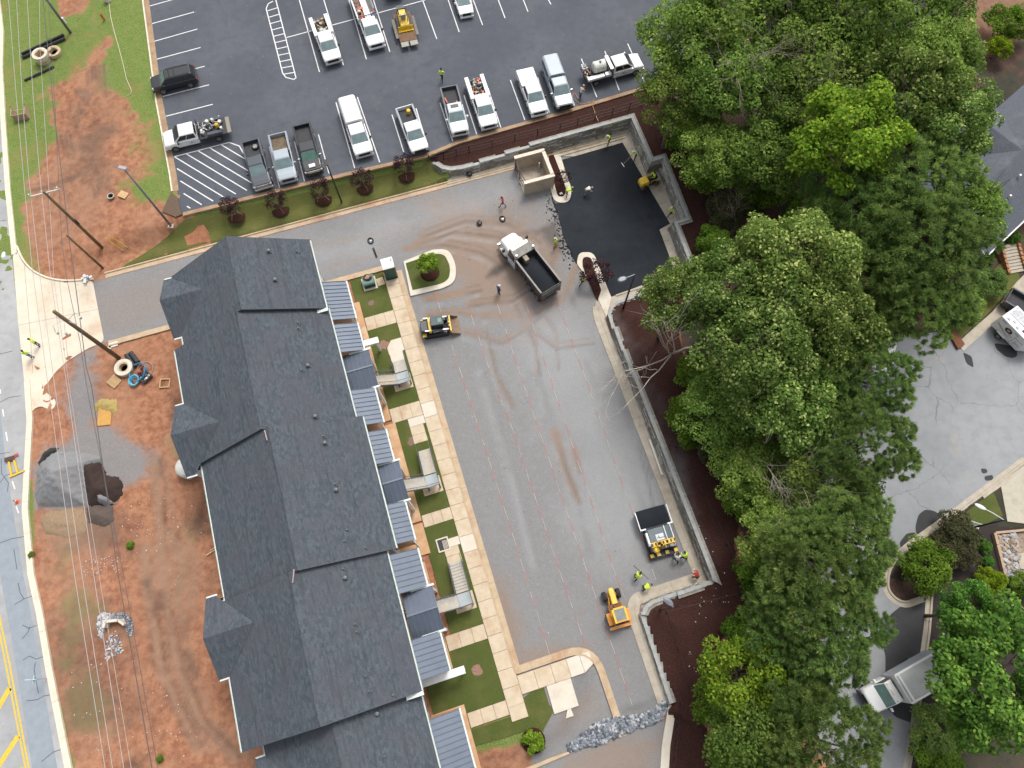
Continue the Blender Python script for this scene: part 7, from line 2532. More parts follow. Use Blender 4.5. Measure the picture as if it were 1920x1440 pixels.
person('man in a white shirt working at the paver screed',onz(1266,1050,0.0),az((1266,1050),(1262,1020)),'rake',M_WSHIRT,M_DARKP,None)
person('worker in yellow beside the far end of the paver screed, by the kerb',onz(1281,1046,0.05),az((1281,1046),(1250,1000)),'rake',M_HIVIS,M_DARKP,None)
pl_loc = local(pv,-1.12,0.35,1.42)
person('paver driver in an orange vest standing on the machine',pl_loc,pv.rotation_euler.z,'sit',M('amber_vest',(0.72,0.42,0.06),0.7),M_DARKP,None)
person('worker in a yellow shirt and dark jeans on the pale concrete apron',onz(75,648,.03),az((75,648),(50,660)),'stand',M_HIVIS,M_JEAN,None)
person('worker in an orange vest and light jeans at the roadside kerb',onz(62,671,.03),az((62,671),(60,640)),'stand',M_HIVIS,M_JEAN_L,None,band=True)
# ================================================================ vegetation
def leaf_material(name,dark,light,tip,rnd=0.25):
 m = bpy.data.materials.new(name)
 m.use_nodes = True
 nt = m.node_tree
 for n in list(nt.nodes):
  nt.nodes.remove(n)
 out = nt.nodes.new('ShaderNodeOutputMaterial')
 at = nd(nt,'ShaderNodeAttribute',attribute_name='tint')
 sep = nt.nodes.new('ShaderNodeSeparateColor')
 nt.links.new(at.outputs['Color'],sep.inputs[0])
 c = mix(nt,sep.outputs[0],dark,light)
 c = mix(nt,sep.outputs[1],c,tip)
 oi = nt.nodes.new('ShaderNodeObjectInfo')
 h = nt.nodes.new('ShaderNodeHueSaturation')
 mr = nt.nodes.new('ShaderNodeMapRange')
 nt.links.new(oi.outputs['Random'],mr.inputs[0])
 mr.inputs[3].default_value = 1 - rnd
 mr.inputs[4].default_value = 1 + rnd
 nt.links.new(mr.outputs[0],h.inputs['Value'])
 mr2 = nt.nodes.new('ShaderNodeMapRange')
 nt.links.new(mth(nt,'FRACT',mth(nt,'MULTIPLY',oi.outputs['Random'],7.31)),mr2.inputs[0])
 mr2.inputs[3].default_value = 0.49
 mr2.inputs[4].default_value = 0.51
 nt.links.new(mr2.outputs[0],h.inputs['Hue'])
 nt.links.new(c,h.inputs['Color'])
 d = nt.nodes.new('ShaderNodeBsdfDiffuse')
 tr_ = nt.nodes.new('ShaderNodeBsdfTranslucent')
 ms = nt.nodes.new('ShaderNodeMixShader')
 ms.inputs[0].default_value = 0.42
 nt.links.new(h.outputs[0],d.inputs[0])
 nt.links.new(h.outputs[0],tr_.inputs[0])
 nt.links.new(d.outputs[0],ms.inputs[1])
 nt.links.new(tr_.outputs[0],ms.inputs[2])
 nt.links.new(ms.outputs[0],out.inputs[0])
 return m
ML_BROAD = leaf_material('leaf_broad',(0.103,0.174,0.036),(0.269,0.392,0.085),(0.512,0.614,0.152))
ML_OAK = leaf_material('leaf_oak',(0.075,0.132,0.028),(0.200,0.302,0.070),(0.564,0.621,0.218))
ML_MAPLE = leaf_material('leaf_maple',(0.089,0.181,0.018),(0.221,0.362,0.040),(0.418,0.531,0.069),0.1)
ML_PINE = leaf_material('needle_pine',(0.119,0.202,0.058),(0.282,0.401,0.110),(0.488,0.606,0.181),0.2)
ML_HARD = leaf_material('leaf_glossy',(0.048,0.137,0.027),(0.155,0.309,0.056),(0.308,0.489,0.088),0.08)
ML_LIME = leaf_material('leaf_lime',(0.110,0.180,0.012),(0.24,0.35,0.025),(0.40,0.50,0.05),0.06)
ML_PURP = leaf_material('leaf_purple',(0.034,0.017,0.020),(0.093,0.048,0.054),(0.145,0.076,0.076),0.1)
ML_DULL = leaf_material('leaf_dull',(0.072,0.074,0.036),(0.144,0.142,0.072),(0.228,0.204,0.108),0.15)
ML_BUSH = leaf_material('leaf_bush',(0.085,0.164,0.021),(0.220,0.359,0.049),(0.372,0.508,0.078),0.2)
M_BARK = M('tree_bark',(0.16,0.12,0.085),0.95,(0.08,0.06,0.045),6,bumpy=0.6)
M_PALEBARK = M('pale_dead_wood',(0.50,0.45,0.37),0.9,(0.36,0.32,0.26),5)
M_PINKBARK = M('bare_grey_wood',(0.34,0.28,0.22),0.9,(0.24,0.19,0.15),5)
def leaf_mesh(name,c,nrm,size,tint,mat,aspect=0.62,axis=None,seed=0):
 """one four-cornered leaf per point; tint (N, 2): light share and fresh-tip share"""
 r = np.random.default_rng(seed)
 N = len(c)
 nrm = nrm / (np.linalg.norm(nrm,axis=1,keepdims=True) + 1e-9)
 a = r.normal(size=(N,3)) if axis is None else axis
 a = a - nrm * (a * nrm).sum(1,keepdims=True)
 a /= np.linalg.norm(a,axis=1,keepdims=True) + 1e-9
 b_ = np.cross(nrm,a)
 s = size[:,None]
 fold = nrm * s * 0.10
 v = np.stack([c - a * s * 0.5,c + b_ * s * aspect * 0.5 + fold + a * s * 0.06,c + a * s * 0.5,c - b_ * s * aspect * 0.5 + fold + a * s * 0.06],1).reshape(-1,3)
 me = bpy.data.meshes.new(name)
 me.vertices.add(4 * N)
 me.vertices.foreach_set('co',v.astype(np.float32).ravel())
 me.loops.add(4 * N)
 me.loops.foreach_set('vertex_index',np.arange(4 * N,dtype=np.int32))
 me.polygons.add(N)
 me.polygons.foreach_set('loop_start',np.arange(0,4 * N,4,dtype=np.int32))
 me.polygons.foreach_set('loop_total',np.full(N,4,np.int32))
 at = me.attributes.new('tint','FLOAT_COLOR','POINT')
 tt = np.zeros((4 * N,4),np.float32)
 tt[:,0] = np.repeat(tint[:,0],4)
 tt[:,1] = np.repeat(tint[:,1],4)
 tt[:,3] = 1
 at.data.foreach_set('color',tt.ravel())
 me.materials.append(mat)
 me.update()
 me.validate()
 return me
def sph(r,n):
 d = r.normal(size=(n,3))
 return d / np.linalg.norm(d,axis=1,keepdims=True)
def crown_broad(name,seed,mat,nb=70,per=260,leaf=0.30,flat=0.8,blob=(0.16,0.30),tipshare=0.08,radius=5.0,low=-0.45,spread=0.75,lobes=5):
 """leaves in many clumps hung on a domed, lobed outline; centre of the crown at the origin"""
 r = np.random.default_rng(seed)
 d = sph(r,nb * 3)
 d = d[d[:,2] > low][:nb]
 nb = len(d)
 az_ = np.arctan2(d[:,1],d[:,0])
 lob = 1 + 0.13 * np.sin(az_ * lobes + r.uniform(0,6)) + 0.08 * np.sin(az_ * 2 + r.uniform(0,6))
 rr = (spread + r.uniform(-0.22,0.10,nb)) * lob
 c0 = d * rr[:,None] * np.array([1,1,flat])
 br = r.uniform(*blob,nb)
 bt = np.clip(r.normal(0.5,0.24,nb),0.02,0.98)
 C,N_,S,T = [],[],[],[]
 for k in range(nb):
  n = int(per * (br[k] / np.mean(blob)) ** 2)
  dd = sph(r,n)
  keep = (dd[:,2] > -0.35)
  dd = dd[keep]
  n = len(dd)
  q = r.uniform(0.55,1.08,n) ** 0.7
  p = c0[k] + dd * br[k] * q[:,None] * np.array([1,1,0.72])
  C.append(p)
  N_.append(dd * 0.55 + np.array([0,0,0.55]) + r.normal(0,0.42,(n,3)))
  S.append(leaf / radius * r.uniform(0.65,1.3,n))
  tl = np.clip(bt[k] + r.normal(0,0.16,n),0,1)
  tp = (r.random(n) < tipshare * (0.4 + 1.2 * bt[k])).astype(float) * r.uniform(0.4,1.0,n)
  T.append(np.stack([tl,tp],1))
 return leaf_mesh(name,np.concatenate(C) * radius,np.concatenate(N_),np.concatenate(S) * radius,np.concatenate(T),mat,0.66,None,seed)
def crown_pine(name,seed,mat,nt_=330,per=40,radius=5.0):
 """needle brushes at the ends of whorled boughs"""
 r = np.random.default_rng(seed)
 d = sph(r,nt_ * 3)
 d = d[d[:,2] > -0.35][:nt_]
 nt_ = len(d)
 az_ = np.arctan2(d[:,1],d[:,0])
 lob = 1 + 0.14 * np.sin(az_ * 6 + 1.3) + 0.10 * np.sin(az_ * 3 + r.uniform(0,6))
 rr = r.uniform(0.35,1.0,nt_) ** 0.5 * lob
 c0 = d * rr[:,None] * np.array([1,1,0.62])
 bt = np.clip(r.normal(0.48,0.25,nt_) + 0.35 * np.sin(az_ * 5 + 2) * 0.5,0.02,0.98)
 C,N_,S,T,A = [],[],[],[],[]
 for k in range(nt_):
  n = per
  out = d[k] * np.array([1,1,0.4]) + np.array([0,0,0.75])
  out /= np.linalg.norm(out)
  dd = sph(r,n) * 0.85 + out * 0.95
  dd /= np.linalg.norm(dd,axis=1,keepdims=True)
  L = r.uniform(0.05,0.10,n)
  C.append(c0[k] + dd * L[:,None] * 0.55 + r.normal(0,0.012,(n,3)))
  A.append(dd)
  N_.append(np.cross(dd,sph(r,n)))
  S.append(L * 1.15)
  tl = np.clip(bt[k] + r.normal(0,0.15,n),0,1)
  T.append(np.stack([tl,(r.random(n) < 0.10) * bt[k]],1))
 return leaf_mesh(name,np.concatenate(C) * radius,np.concatenate(N_),np.concatenate(S) * radius,np.concatenate(T),mat,0.13,np.concatenate(A),seed)
def branches(b,p,d,L,r0,depth,rnd,spread=0.6,up=0.15,n=3):
 pts,rs = [p],[r0]
 q = p.copy()
 dd = d.normalized()
 k = 4
 for i in range(k):
  dd = (dd + Vector((rnd.gauss(0,.16),rnd.gauss(0,.16),rnd.gauss(0,.10) + up * 0.1))).normalized()
  q = q + dd * L / k
  pts.append(q.copy())
  rs.append(r0 * (1 - 0.55 * (i + 1) / k))
  if depth > 0 and i >= 1:
   for _ in range(1 if i < k - 1 else n - 1):
    s = Vector((rnd.gauss(0,1),rnd.gauss(0,1),rnd.gauss(0.2,.7))).normalized()
    branches(b,q.copy(),(dd + s * spread).normalized(),L * rnd.uniform(.45,.7),rs[-1] * .7,depth - 1,rnd,spread,up,n)
 b.tube(pts,rs,5 if depth > 0 else 4,True)
def trunk_mesh(name,seed,height,radius,mat=None):
 """tapered trunk with limbs that run up into the crown; foot at the origin, the crown's middle at height"""
 rnd = random.Random(seed)
 b = MB()
 top = height * 0.95
 pts = [Vector((rnd.gauss(0,.05) * i,rnd.gauss(0,.05) * i,top * i / 6 - (0.4 if i == 0 else 0))) for i in range(7)]
 b.tube(pts,[0.34 - 0.045 * i for i in range(7)],8)
 for k in range(9):
  z = height * rnd.uniform(.5,1.0)
  a = k * 2.4 + rnd.uniform(-.4,.4)
  base = pts[min(6,int(z / top * 6))].copy()
  base.z = z
  branches(b,base,Vector((math.cos(a),math.sin(a),.55)),radius * rnd.uniform(.32,.5),.12,1,rnd,.6,.3)
 return b.mesh(name,mat or M_BARK,True)
CR = {
 'broad': [crown_broad('crown',11,ML_BROAD,80,230),crown_broad('crown',12,ML_BROAD,84,230,flat=0.95,lobes=4),crown_broad('crown',17,ML_BROAD,90,210,flat=0.7,lobes=7,blob=(0.12,0.27))],
 'oak': [crown_broad('crown',13,ML_OAK,105,190,0.27,0.85,(0.11,0.24),0.17,lobes=6),crown_broad('crown',14,ML_OAK,105,190,0.27,0.8,(0.11,0.23),0.17,lobes=5)],
 'maple': [crown_broad('crown',15,ML_MAPLE,62,230,0.34,0.9,(0.14,0.26),0.25,lobes=5)],
 'pine': [crown_pine('crown',21,ML_PINE,760,66),crown_pine('crown',22,ML_PINE,820,62),crown_pine('crown',23,ML_PINE,700,70)],
 'hard': [crown_broad('crown',31,ML_HARD,120,170,0.30,0.8,(0.10,0.20),0.16,lobes=6)],
 'bush': [crown_broad('crown',41,ML_BUSH,60,170,0.42,0.75,(0.16,0.30),0.12,low=-0.1),crown_broad('crown',42,ML_BUSH,52,190,0.42,0.8,(0.18,0.32),0.1,low=-0.1)],
 'dull': [crown_broad('crown',43,ML_DULL,55,190,0.40,0.7,(0.18,0.30),0.1,low=-0.1)],
 'lime': [crown_broad('crown',44,ML_LIME,90,150,0.42,0.85,(0.14,0.2),0.2,low=-0.05,lobes=3)],
 'ball': [crown_broad('crown',45,ML_HARD,90,170,0.5,0.95,(0.16,0.2),0.05,low=-0.1,lobes=2)],
 'dark': [crown_broad('crown',46,ML_PINE,60,190,0.42,0.7,(0.16,0.28),0.04,low=-0.1)],
 'purple': [crown_broad('crown',51,ML_PURP,70,24,0.62,0.9,(0.12,0.26),0.15,low=-0.7,spread=0.85),crown_broad('crown',52,ML_PURP,66,25,0.62,0.95,(0.12,0.26),0.15,low=-0.7,spread=0.85)],
 'sapling': [crown_broad('crown',53,ML_MAPLE,34,120,0.7,0.9,(0.2,0.34),0.3,low=-0.5)],
}
TRUNKS = [trunk_mesh('trunk',s,7.0,5.0) for s in (1,2,3)]
_tc = [0]
def tree(name,kind,label,px,rad,h,cat='tree',group=None,base_z=None,flat=1.0):
 """crown centre surveyed at px; rad: crown radius in metres; h: height of the crown's middle above the ground"""
 _tc[0] += 1
 z0 = ZU if base_z is None else base_z
 c = G(px[0],px[1],z0 + h)
 t = thing(name,label,cat,(c.x,c.y,z0),random.uniform(0,6.28),group)
 ms = CR[kind]
 s = rad / 5.0
 o = inst('crown',ms[_tc[0] % len(ms)],t,(0,0,h),random.uniform(0,6.28),(s,s,s * flat))
 o = inst('trunk',TRUNKS[_tc[0] % 3],t,(0,0,0),0,(s,s,h / 7.0))
 return t
WG = 'trees of the wood between the car park and the street'
for spec in (
 ('broadleaf_tree','broad','broadleaf tree overhanging the corner of the car park beside the tank truck',(1285,70),4.6,10),
 ('broadleaf_tree','broad','broadleaf tree at the wood edge just below the tank truck',(1275,175),4.3,8),
 ('broadleaf_tree','broad','tall broadleaf tree at the top edge just left of the bare grey tree',(1370,20),5.0,12),
 ('broadleaf_tree','broad','broadleaf tree at the top edge just right of the bare grey tree',(1480,15),5.0,12),
 ('broadleaf_tree','broad','broadleaf tree behind the bare grey tree trunk',(1370,150),4.8,10),
 ('broadleaf_tree','broad','broadleaf tree at the top edge midway between the bare grey tree and the house',(1590,20),5.4,13),
 ('broadleaf_tree','broad','broadleaf tree at the top edge beside the brown bank by the house',(1720,15),5.2,12),
 ('broadleaf_tree','broad','fresh green broadleaf tree crown nearest the yellow bush at the house',(1750,110),4.4,13),
 ('broadleaf_tree','broad','broadleaf tree above the thin bare trees in the middle of the wood',(1540,110),5.2,11),
 ('broadleaf_tree','broad','broadleaf tree right of the bare grey tree at half its height',(1490,200),4.4,9),
 ('oak_tree','oak','olive green oak crown filling the upper wood left of the house',(1690,190),5.8,12),
 ('oak_tree','oak','olive oak crown spilling over the house roof',(1785,235),4.3,12),
 ('maple_tree','maple','bright yellow-green maple in the middle of the wood',(1590,262),5.0,13.5),
 ('broadleaf_tree','broad','low broadleaf tree at the wood edge beside the mulch bank bend',(1340,285),4.0,6),
 ('broadleaf_tree','broad','deep green broadleaf tree left of the yellow-green maple',(1445,290),4.6,7),
 ('pine_tree','pine','dark pine below the olive oak at the house',(1700,330),5.2,11),
 ('broadleaf_tree','broad','green broadleaf tree overlapping the lower corner of the house roof',(1822,395),3.4,10),
 ('pine_tree','pine','dark pine in the wood level with the fallen pale branches',(1610,400),4.8,10),
 ('pine_tree','pine','broad dark pine left of the house steps',(1720,455),5.4,11),
 ('pine_tree','pine','dark pine hanging over the rust-red planting bed',(1735,560),4.1,10),
 ('pine_tree','pine','dark pine beside the large oak with pale shoots',(1640,520),4.6,9),
 ('oak_tree','oak','large oak with pale yellow shoots rising above the mulch bank',(1480,490),5.2,12),
 ('oak_tree','oak','oak crown spreading left over the lamp bed and the retaining wall',(1270,560),3.7,8),
 ('oak_tree','oak','oak crown with pale shoots directly right of the lamp bed',(1370,540),4.6,10),
 ('oak_tree','oak','oak crown with pale shoots on the street side of the oak group',(1545,610),4.8,11),
 ('oak_tree','oak','central oak crown of the group behind the bare white boughs',(1430,640),5.2,11),
 ('oak_tree','oak','lowest oak crown of the group above the dead white branches',(1470,740),4.8,9),
 ('broadleaf_tree','broad','light green small tree at the wood edge beside the mulch bank, below the white boughs',(1340,765),3.7,5),
 ('pine_tree','pine','pine leaning over the street beside the half-hidden white car',(1625,710),3.7,10),
 ('pine_tree','pine','pine at the edge of the cracked street, level with the dead white branches',(1620,830),3.7,10),
 ('broadleaf_tree','broad','fresh green tree between the dead white branches and the street pines',(1520,790),4.0,7),
 ('broadleaf_tree','broad','low green tree at the wood edge below the first dead white branches',(1405,880),3.4,4),
 ('broadleaf_tree','broad','dark green tree at the street edge below the second dead white branches',(1560,930),4.2,7),
 ('pine_tree','pine','pine overhanging the narrow neck of the street',(1585,1010),3.7,10),
 ('pine_tree','pine','large pine in front of the narrow street neck',(1525,1085),4.4,10),
 ('pine_tree','pine','pine directly left of the white box truck',(1555,1175),3.8,10),
 ('pine_tree','pine','pine over the red clay edge of the mulch bank',(1480,1170),3.6,8),
 ('broadleaf_tree','broad','low dark green tree on the wood edge level with the east wall corner',(1455,1000),3.6,5),
 ('broadleaf_tree','maple','bright green tree at the wood edge level with the south end of the wall',(1395,1265),3.8,6),
 ('broadleaf_tree','broad','green tree at the bottom edge beside the mulch bank',(1430,1385),4.0,6),
 ('pine_tree','pine','pine at the bottom edge beside the street',(1545,1385),3.8,10),
 ('broadleaf_tree','broad','green tree between the bottom pine and the bright wood-edge tree',(1480,1300),3.4,6),
 ('broadleaf_tree','hard','large bright green broadleaf tree with rounded clumps over the box truck',(1862,1262),5.3,8),
 ('broadleaf_tree','hard','smaller clumped green tree between the lime bush and the large clumped tree',(1815,1150),2.6,6),
):
 tree(spec[0],spec[1],spec[2],spec[3],spec[4],spec[5],'tree',WG if spec[1] != 'hard' else None,flat=1.0)
UG = 'undergrowth bushes along the edge of the wood'
for k,(x,y,r_,what,kind) in enumerate((
 (1330,330,2.0,'where the bank narrows beside the north-east wall','bush'),(1360,395,1.8,'beside the red clay under the bare bush','dull'),(1290,250,2.2,'at the bend of the bank near the tank truck','bush'),(1340,455,1.6,'just above the oak group','bush'),
 (1420,350,2.4,'under the deep green broadleaf tree','bush'),(1520,400,2.4,'below the yellow-green maple','bush'),(1560,460,2.2,'behind the large oak with pale shoots','dull'),(1300,700,1.5,'by the bare white bough over the wall','bush'),
 (1290,790,1.8,'nearest the white pipe on the kerb','bush'),(1350,850,1.8,'above the red clay scar','dull'),(1400,800,2.2,'under the light green small tree','bush'),(1440,930,1.9,'between the dead white branches','bush'),
 (1385,935,1.5,'on the red clay scar','bush'),(1430,1080,1.9,'level with the wall corner','bush'),(1440,1130,1.8,'just below the wall corner','dull'),(1400,1190,1.7,'above the bright wood-edge tree','bush'),
 (1350,1310,1.9,'at the south wall end','bush'),(1385,1420,2.0,'at the bottom edge by the mulch','bush'),(1590,590,2.2,'between the oaks and the pines','dark'),(1640,610,2.2,'above the half-hidden white car','dark'),
 (1560,700,2.2,'between the oak group and the street pines','dark'),(1500,870,2.4,'right of the first dead branches','dark'),(1640,340,2.4,'among the upper pines','dark'),(1790,330,2.2,'near the house wall','dark'),
 (1450,100,2.4,'under the bare grey tree','dark'),(1640,110,2.4,'under the upper oaks','dark'),(1340,110,2.2,'under the car park edge trees','dark'),(1500,990,2.2,'under the dark street-edge tree','dark'),(1500,1240,2.0,'between the pines left of the box truck','dark'),(1790,470,2.0,'beside the house steps lawn','dark'))):
 tree('bush',kind,'bush ' + what,(x,y),r_ * 1.25,0.9,'bush',UG)
# shrubs of the gardens on the right
for name,kind,label,px,r_,h,cat in (
 ('shrub','bush','round bright green shrub beside the street kerb',(1735,1062),2.4,1.2,'shrub'),
 ('shrub','dull','brownish shrub nearest the street lamp',(1795,1000),2.0,1.2,'shrub'),
 ('shrub','dull','brownish shrub next to the round bright green one',(1770,1030),1.7,1.1,'shrub'),
 ('shrub','dull','brownish shrub touching the small clipped green ball',(1806,1038),1.5,1.1,'shrub'),
 ('shrub','lime','lime yellow clipped shrub in the red mulch',(1855,1090),1.4,0.9,'shrub'),
 ('shrub','ball','small clipped green ball shrub by the timber wall',(1844,1024),0.75,0.6,'shrub'),
 ('shrub','ball','small green shrub just above the lime yellow one',(1851,1052),0.6,0.5,'shrub'),
 ('shrub','bush','green shrub at the right edge below the timber wall',(1915,1095),1.2,1.0,'shrub'),
 ('shrub','dark','dark shrub at the bottom beside the street',(1755,1370),2.3,1.1,'shrub'),
 ('shrub','bush','bright shrub at the bottom edge beside the dark one',(1760,1425),2.1,1.0,'shrub'),
 ('shrub','bush','rounded green shrub at the top right corner by the house',(1890,48),2.6,1.6,'shrub'),
 ('shrub','lime','yellow-green bush against the house roof',(1872,92),1.6,1.3,'shrub'),
 ('shrub','ball','clipped green ball shrub at the house corner',(1845,487),1.0,0.8,'shrub'),
 ('shrub','dark','dark feathery shrub on the lawn below the house',(1851,530),1.8,1.2,'shrub'),
 ('shrub','ball','green shrub by the house gutter',(1898,446),0.9,0.8,'shrub'),
 ('shrub','lime','small yellow flowering plant at the corner of the rust-red bed',(1790,605),0.6,0.4,'plant'),
 ('shrub','broad','green rose bush with white flowers on the lawn edge',(1800,575),2.2,1.5,'shrub'),
):
 tree(name,kind,label,px,r_,h,cat)
# little trees of the new planting
M_STAKE = M('bamboo_stake',(0.55,0.45,0.28),0.8)
for base,crown,rr,lab in (((443,405),(440,384),1.05,'purple-leaved sapling nearest the hatched bay'),((526,393),(523,374),1.05,'purple-leaved sapling second from the hatched bay'),((606,373),(603,353),1.05,'purple-leaved sapling beside the dark lamp pole'),
       ((684,351),(677,331),1.05,'purple-leaved sapling between the dark lamp pole and the curved wall'),((762,328),(756,303),1.1,'purple-leaved sapling nearest the curved wall end')):
 g = GT(*base)
 t = thing('sapling',lab + ' on the grass bank','sapling',g,random.uniform(0,6),'purple saplings along the grass bank')
 b = MB()
 b.lathe([(0.95,0.02),(0.8,0.12),(0.3,0.16),(0.02,0.16)],(0,0,0),16)
 b.build('mulch_ring',M_MULCH,t)
 b = MB()
 b.tube([(0,0,0),(0.02,0,0.8),(0,0.03,1.5)],[0.03,0.028,0.02],6)
 rnd = random.Random(len(lab))
 for k in range(6):
  a = k * 1.05
  b.tube([(0,0,0.9),(0.25 * math.cos(a),0.25 * math.sin(a),1.5),(0.5 * math.cos(a),0.5 * math.sin(a),2.1)],[0.016,0.012,0.006],5)
 b.build('trunk',M_PINKBARK,t)
 h = 1.75
 inst('crown',CR['purple'][len(lab) % 2],t,(0,0,h),0,(rr / 4.6,rr / 4.6,rr / 4.6))
 for a in (0.5,2.6,4.7):
  b = MB()
  b.cyl((0.85 * math.cos(a),0.85 * math.sin(a),0),(0,0,1.2),0.012,n=4)
  b.build('guy_stake',M_STAKE,t)
for base,z,rr,h,lab,kind in (((1115,522),0.16,1.45,1.5,'purple-leaved sapling on the mulch island below the tipper','purple'),((1054,345),0.16,0.8,1.3,'thin purple sapling on the mulch island by the bin enclosure','purple'),((806,512),0.16,1.15,1.9,'bright green sapling on the grass island','sapling'),((1000,1389),0.06,0.95,0.6,'bright green shrub in a mulch ring at the south planting','sapling')):
 g = G(base[0],base[1],z)
 t = thing('sapling',lab,'sapling',g,0.4)
 if kind == 'sapling':
  b = MB()
  b.lathe([(1.0,0.02),(0.8,0.12),(0.3,0.16),(0.02,0.16)],(0,0,0),16)
  b.build('mulch_ring',M_MULCH,t)
 b = MB()
 b.tube([(0,0,0),(0.02,0,h * .6),(0,0.03,h)],[0.035,0.03,0.02],6)
 for k in range(7):
  a = k * .9
  b.tube([(0,0,h * .4),(0.35 * rr * math.cos(a),0.35 * rr * math.sin(a),h * .9),(0.7 * rr * math.cos(a),0.7 * rr * math.sin(a),h * 1.2)],[0.018,0.012,0.006],5)
 b.build('trunk',M_PINKBARK,t)
 inst('crown',CR[kind][0],t,(0,0,h),0,(rr / 4.8,rr / 4.8,rr / 4.8))
# bare and dead trees
def dead_tree(label,base,top,h,z0=ZU,mat=M_PALEBARK,seed=3,depth=3,r0=0.16,spread=0.75,lean_frac=0.55,n=3,L=None):
 a = G(*base,z0)
 b_ = G(*top,z0 + h)
 t = thing('dead_tree',label,'dead tree',a,0)
 rnd = random.Random(seed)
 d = b_ - a
 b = MB()
 fork = d * lean_frac
 b.tube([Vector((0,0,-0.3)),fork * .5 + Vector((rnd.gauss(0,.15),rnd.gauss(0,.15),0)),fork],[r0 * 1.2,r0,r0 * .8],7)
 b.build('trunk',mat,t,smooth=True)
 b = MB()
 rest = d - fork
 for k in range(n + 1):
  s = Vector((rnd.gauss(0,1),rnd.gauss(0,1),rnd.gauss(0,.5))).normalized()
  branches(b,fork.copy(),(rest.normalized() + s * spread * .6).normalized(),(L or rest.length) * rnd.uniform(.6,.85),r0 * .6,depth - 1,rnd,spread,.2,n)
 b.build('boughs',mat,t,smooth=True)
 return t
dead_tree('tall bare grey tree standing among the green crowns of the upper wood',(1352,214),(1418,55),17,mat=M_PINKBARK,seed=5,lean_frac=0.6,depth=4,r0=0.15,spread=0.5)
dead_tree('thin bare tree leaning beside the yellow-green maple',(1455,330),(1500,165),14,mat=M_PINKBARK,seed=8,lean_frac=0.55,depth=3,r0=0.09,spread=0.5)
dead_tree('pale fallen tree lying across the gap below the maple',(1390,420),(1560,445),9,seed=11,lean_frac=0.35,depth=3,r0=0.12,spread=0.55)
dead_tree('grey bare bush at the mulch bank edge above the oaks',(1375,440),(1390,350),4.0,mat=M_PINKBARK,seed=12,lean_frac=0.2,depth=3,r0=0.08,spread=0.8,n=4)
dead_tree('bare white bough reaching over the retaining wall from the oaks',(1300,650),(1180,690),8.5,seed=14,lean_frac=0.35,depth=3,r0=0.13,spread=0.6)
dead_tree('upper cluster of dead white branches pointing at the street',(1375,850),(1510,838),9.5,seed=16,lean_frac=0.3,depth=3,r0=0.12,spread=0.6,n=4)
dead_tree('lower cluster of dead white branches pointing at the street',(1400,940),(1520,945),9.5,seed=19,lean_frac=0.3,depth=3,r0=0.12,spread=0.55,n=4)
# ================================================================ poles, lamps, wires
M_POLEWOOD = M('brown_pole_wood',(0.20,0.135,0.065),0.9,(0.13,0.085,0.045),3)
M_LAMPGREY = M('galvanised_grey',(0.20,0.215,0.235),0.5,(0.15,0.165,0.185),2,metal=0.3)
M_BRONZE = M('dark_bronze',(0.035,0.028,0.025),0.5)
M_WIRE = M('line_wire',(0.42,0.38,0.36),0.6)
M_WIRE_D = M('dark_cable',(0.09,0.085,0.09),0.6)
def height_of(base,top,z0):
 rb = math.hypot(base[0] - 960,base[1] - 1200)
 rt = math.hypot(top[0] - 960,top[1] - 1200)
 return (CAM_H - z0) * (1 - rb / rt)
def pole(label,base,top,z0=None,r=(0.17,0.12),mat=None,h=None,name='utility_pole',cat='utility pole'):
 g = GT(*base) if z0 is None else G(*base,z0)
 hh = h or height_of(base,top,g.z)
 t = thing(name,label,cat,g,0)
 b = MB()
 b.tube([(0,0,-0.3),(0,0,hh * .5),(0,0,hh)],[r[0],(r[0] + r[1]) / 2,r[1]],12)
 b.build('shaft',mat or M_POLEWOOD,t,smooth=True)
 return t,hh
pA,hA = pole('brown timber pole with steel brackets standing beside the concrete apron',(222.5,671),(80,570),r=(0.22,0.16))
b = MB()
b.bar((-0.9,0.3,hA - 1.9),(0.9,-0.3,hA - 1.9),0.08,0.08)
b.tube([(0.2,0,hA - 1.7),(0.9,0.5,hA - 1.3),(1.2,0.2,hA - 1.6)],0.025,5)
b.tube([(-0.2,0,hA - 1.7),(-0.9,-0.6,hA - 1.5),(-1.0,-0.9,hA - 2.2)],0.025,5)
b.build('bracket',M_ALU,pA)
for x,y,z in ((-1.0,-0.9,2.3),(-0.35,-0.9,2.5),(1.1,0.3,1.7)):
 b = MB()
 b.cyl((x,y,hA - z - 0.3),(x,y,hA - z),0.11,n=8)
 b.build('insulator',M_POLY,pA)
pB,hB = pole('timber pole with a white crossarm carrying the wires over the red bank',(191,464),(54,332),r=(0.17,0.12))
ca = UV(0,1) .normalized()
b = MB()
b.bar(-ca * 1.35 + Vector((0,0,hB - 0.25)),ca * 1.35 + Vector((0,0,hB - 0.25)),0.1,0.12)
b.build('crossarm',M('pale_crossarm',(0.60,0.57,0.52),0.8),pB)
for s in (-1.25,-0.1,1.25):
 b = MB()
 b.cyl(ca * s + Vector((0,0,hB - 0.2)),ca * s + Vector((0,0,hB + 0.12)),0.06,n=8)
 b.build('insulator',M_POLY,pB)
b = MB()
b.cyl((0.22,-0.1,hB - 5.2),(0.22,-0.1,hB - 4.5),0.14,n=10)
b.build('splice_case',M_BLACK,pB)
pC,hC = pole('shorter timber pole standing just below the crossarm pole',(192.5,502.5),(107.5,431),r=(0.13,0.10))
pD,hD = pole('grey steel lamp post at the corner of the sown bank',(321,424),(212,287),r=(0.13,0.075),mat=M_LAMPGREY,name='lamp_post',cat='lamp post')
b = MB()
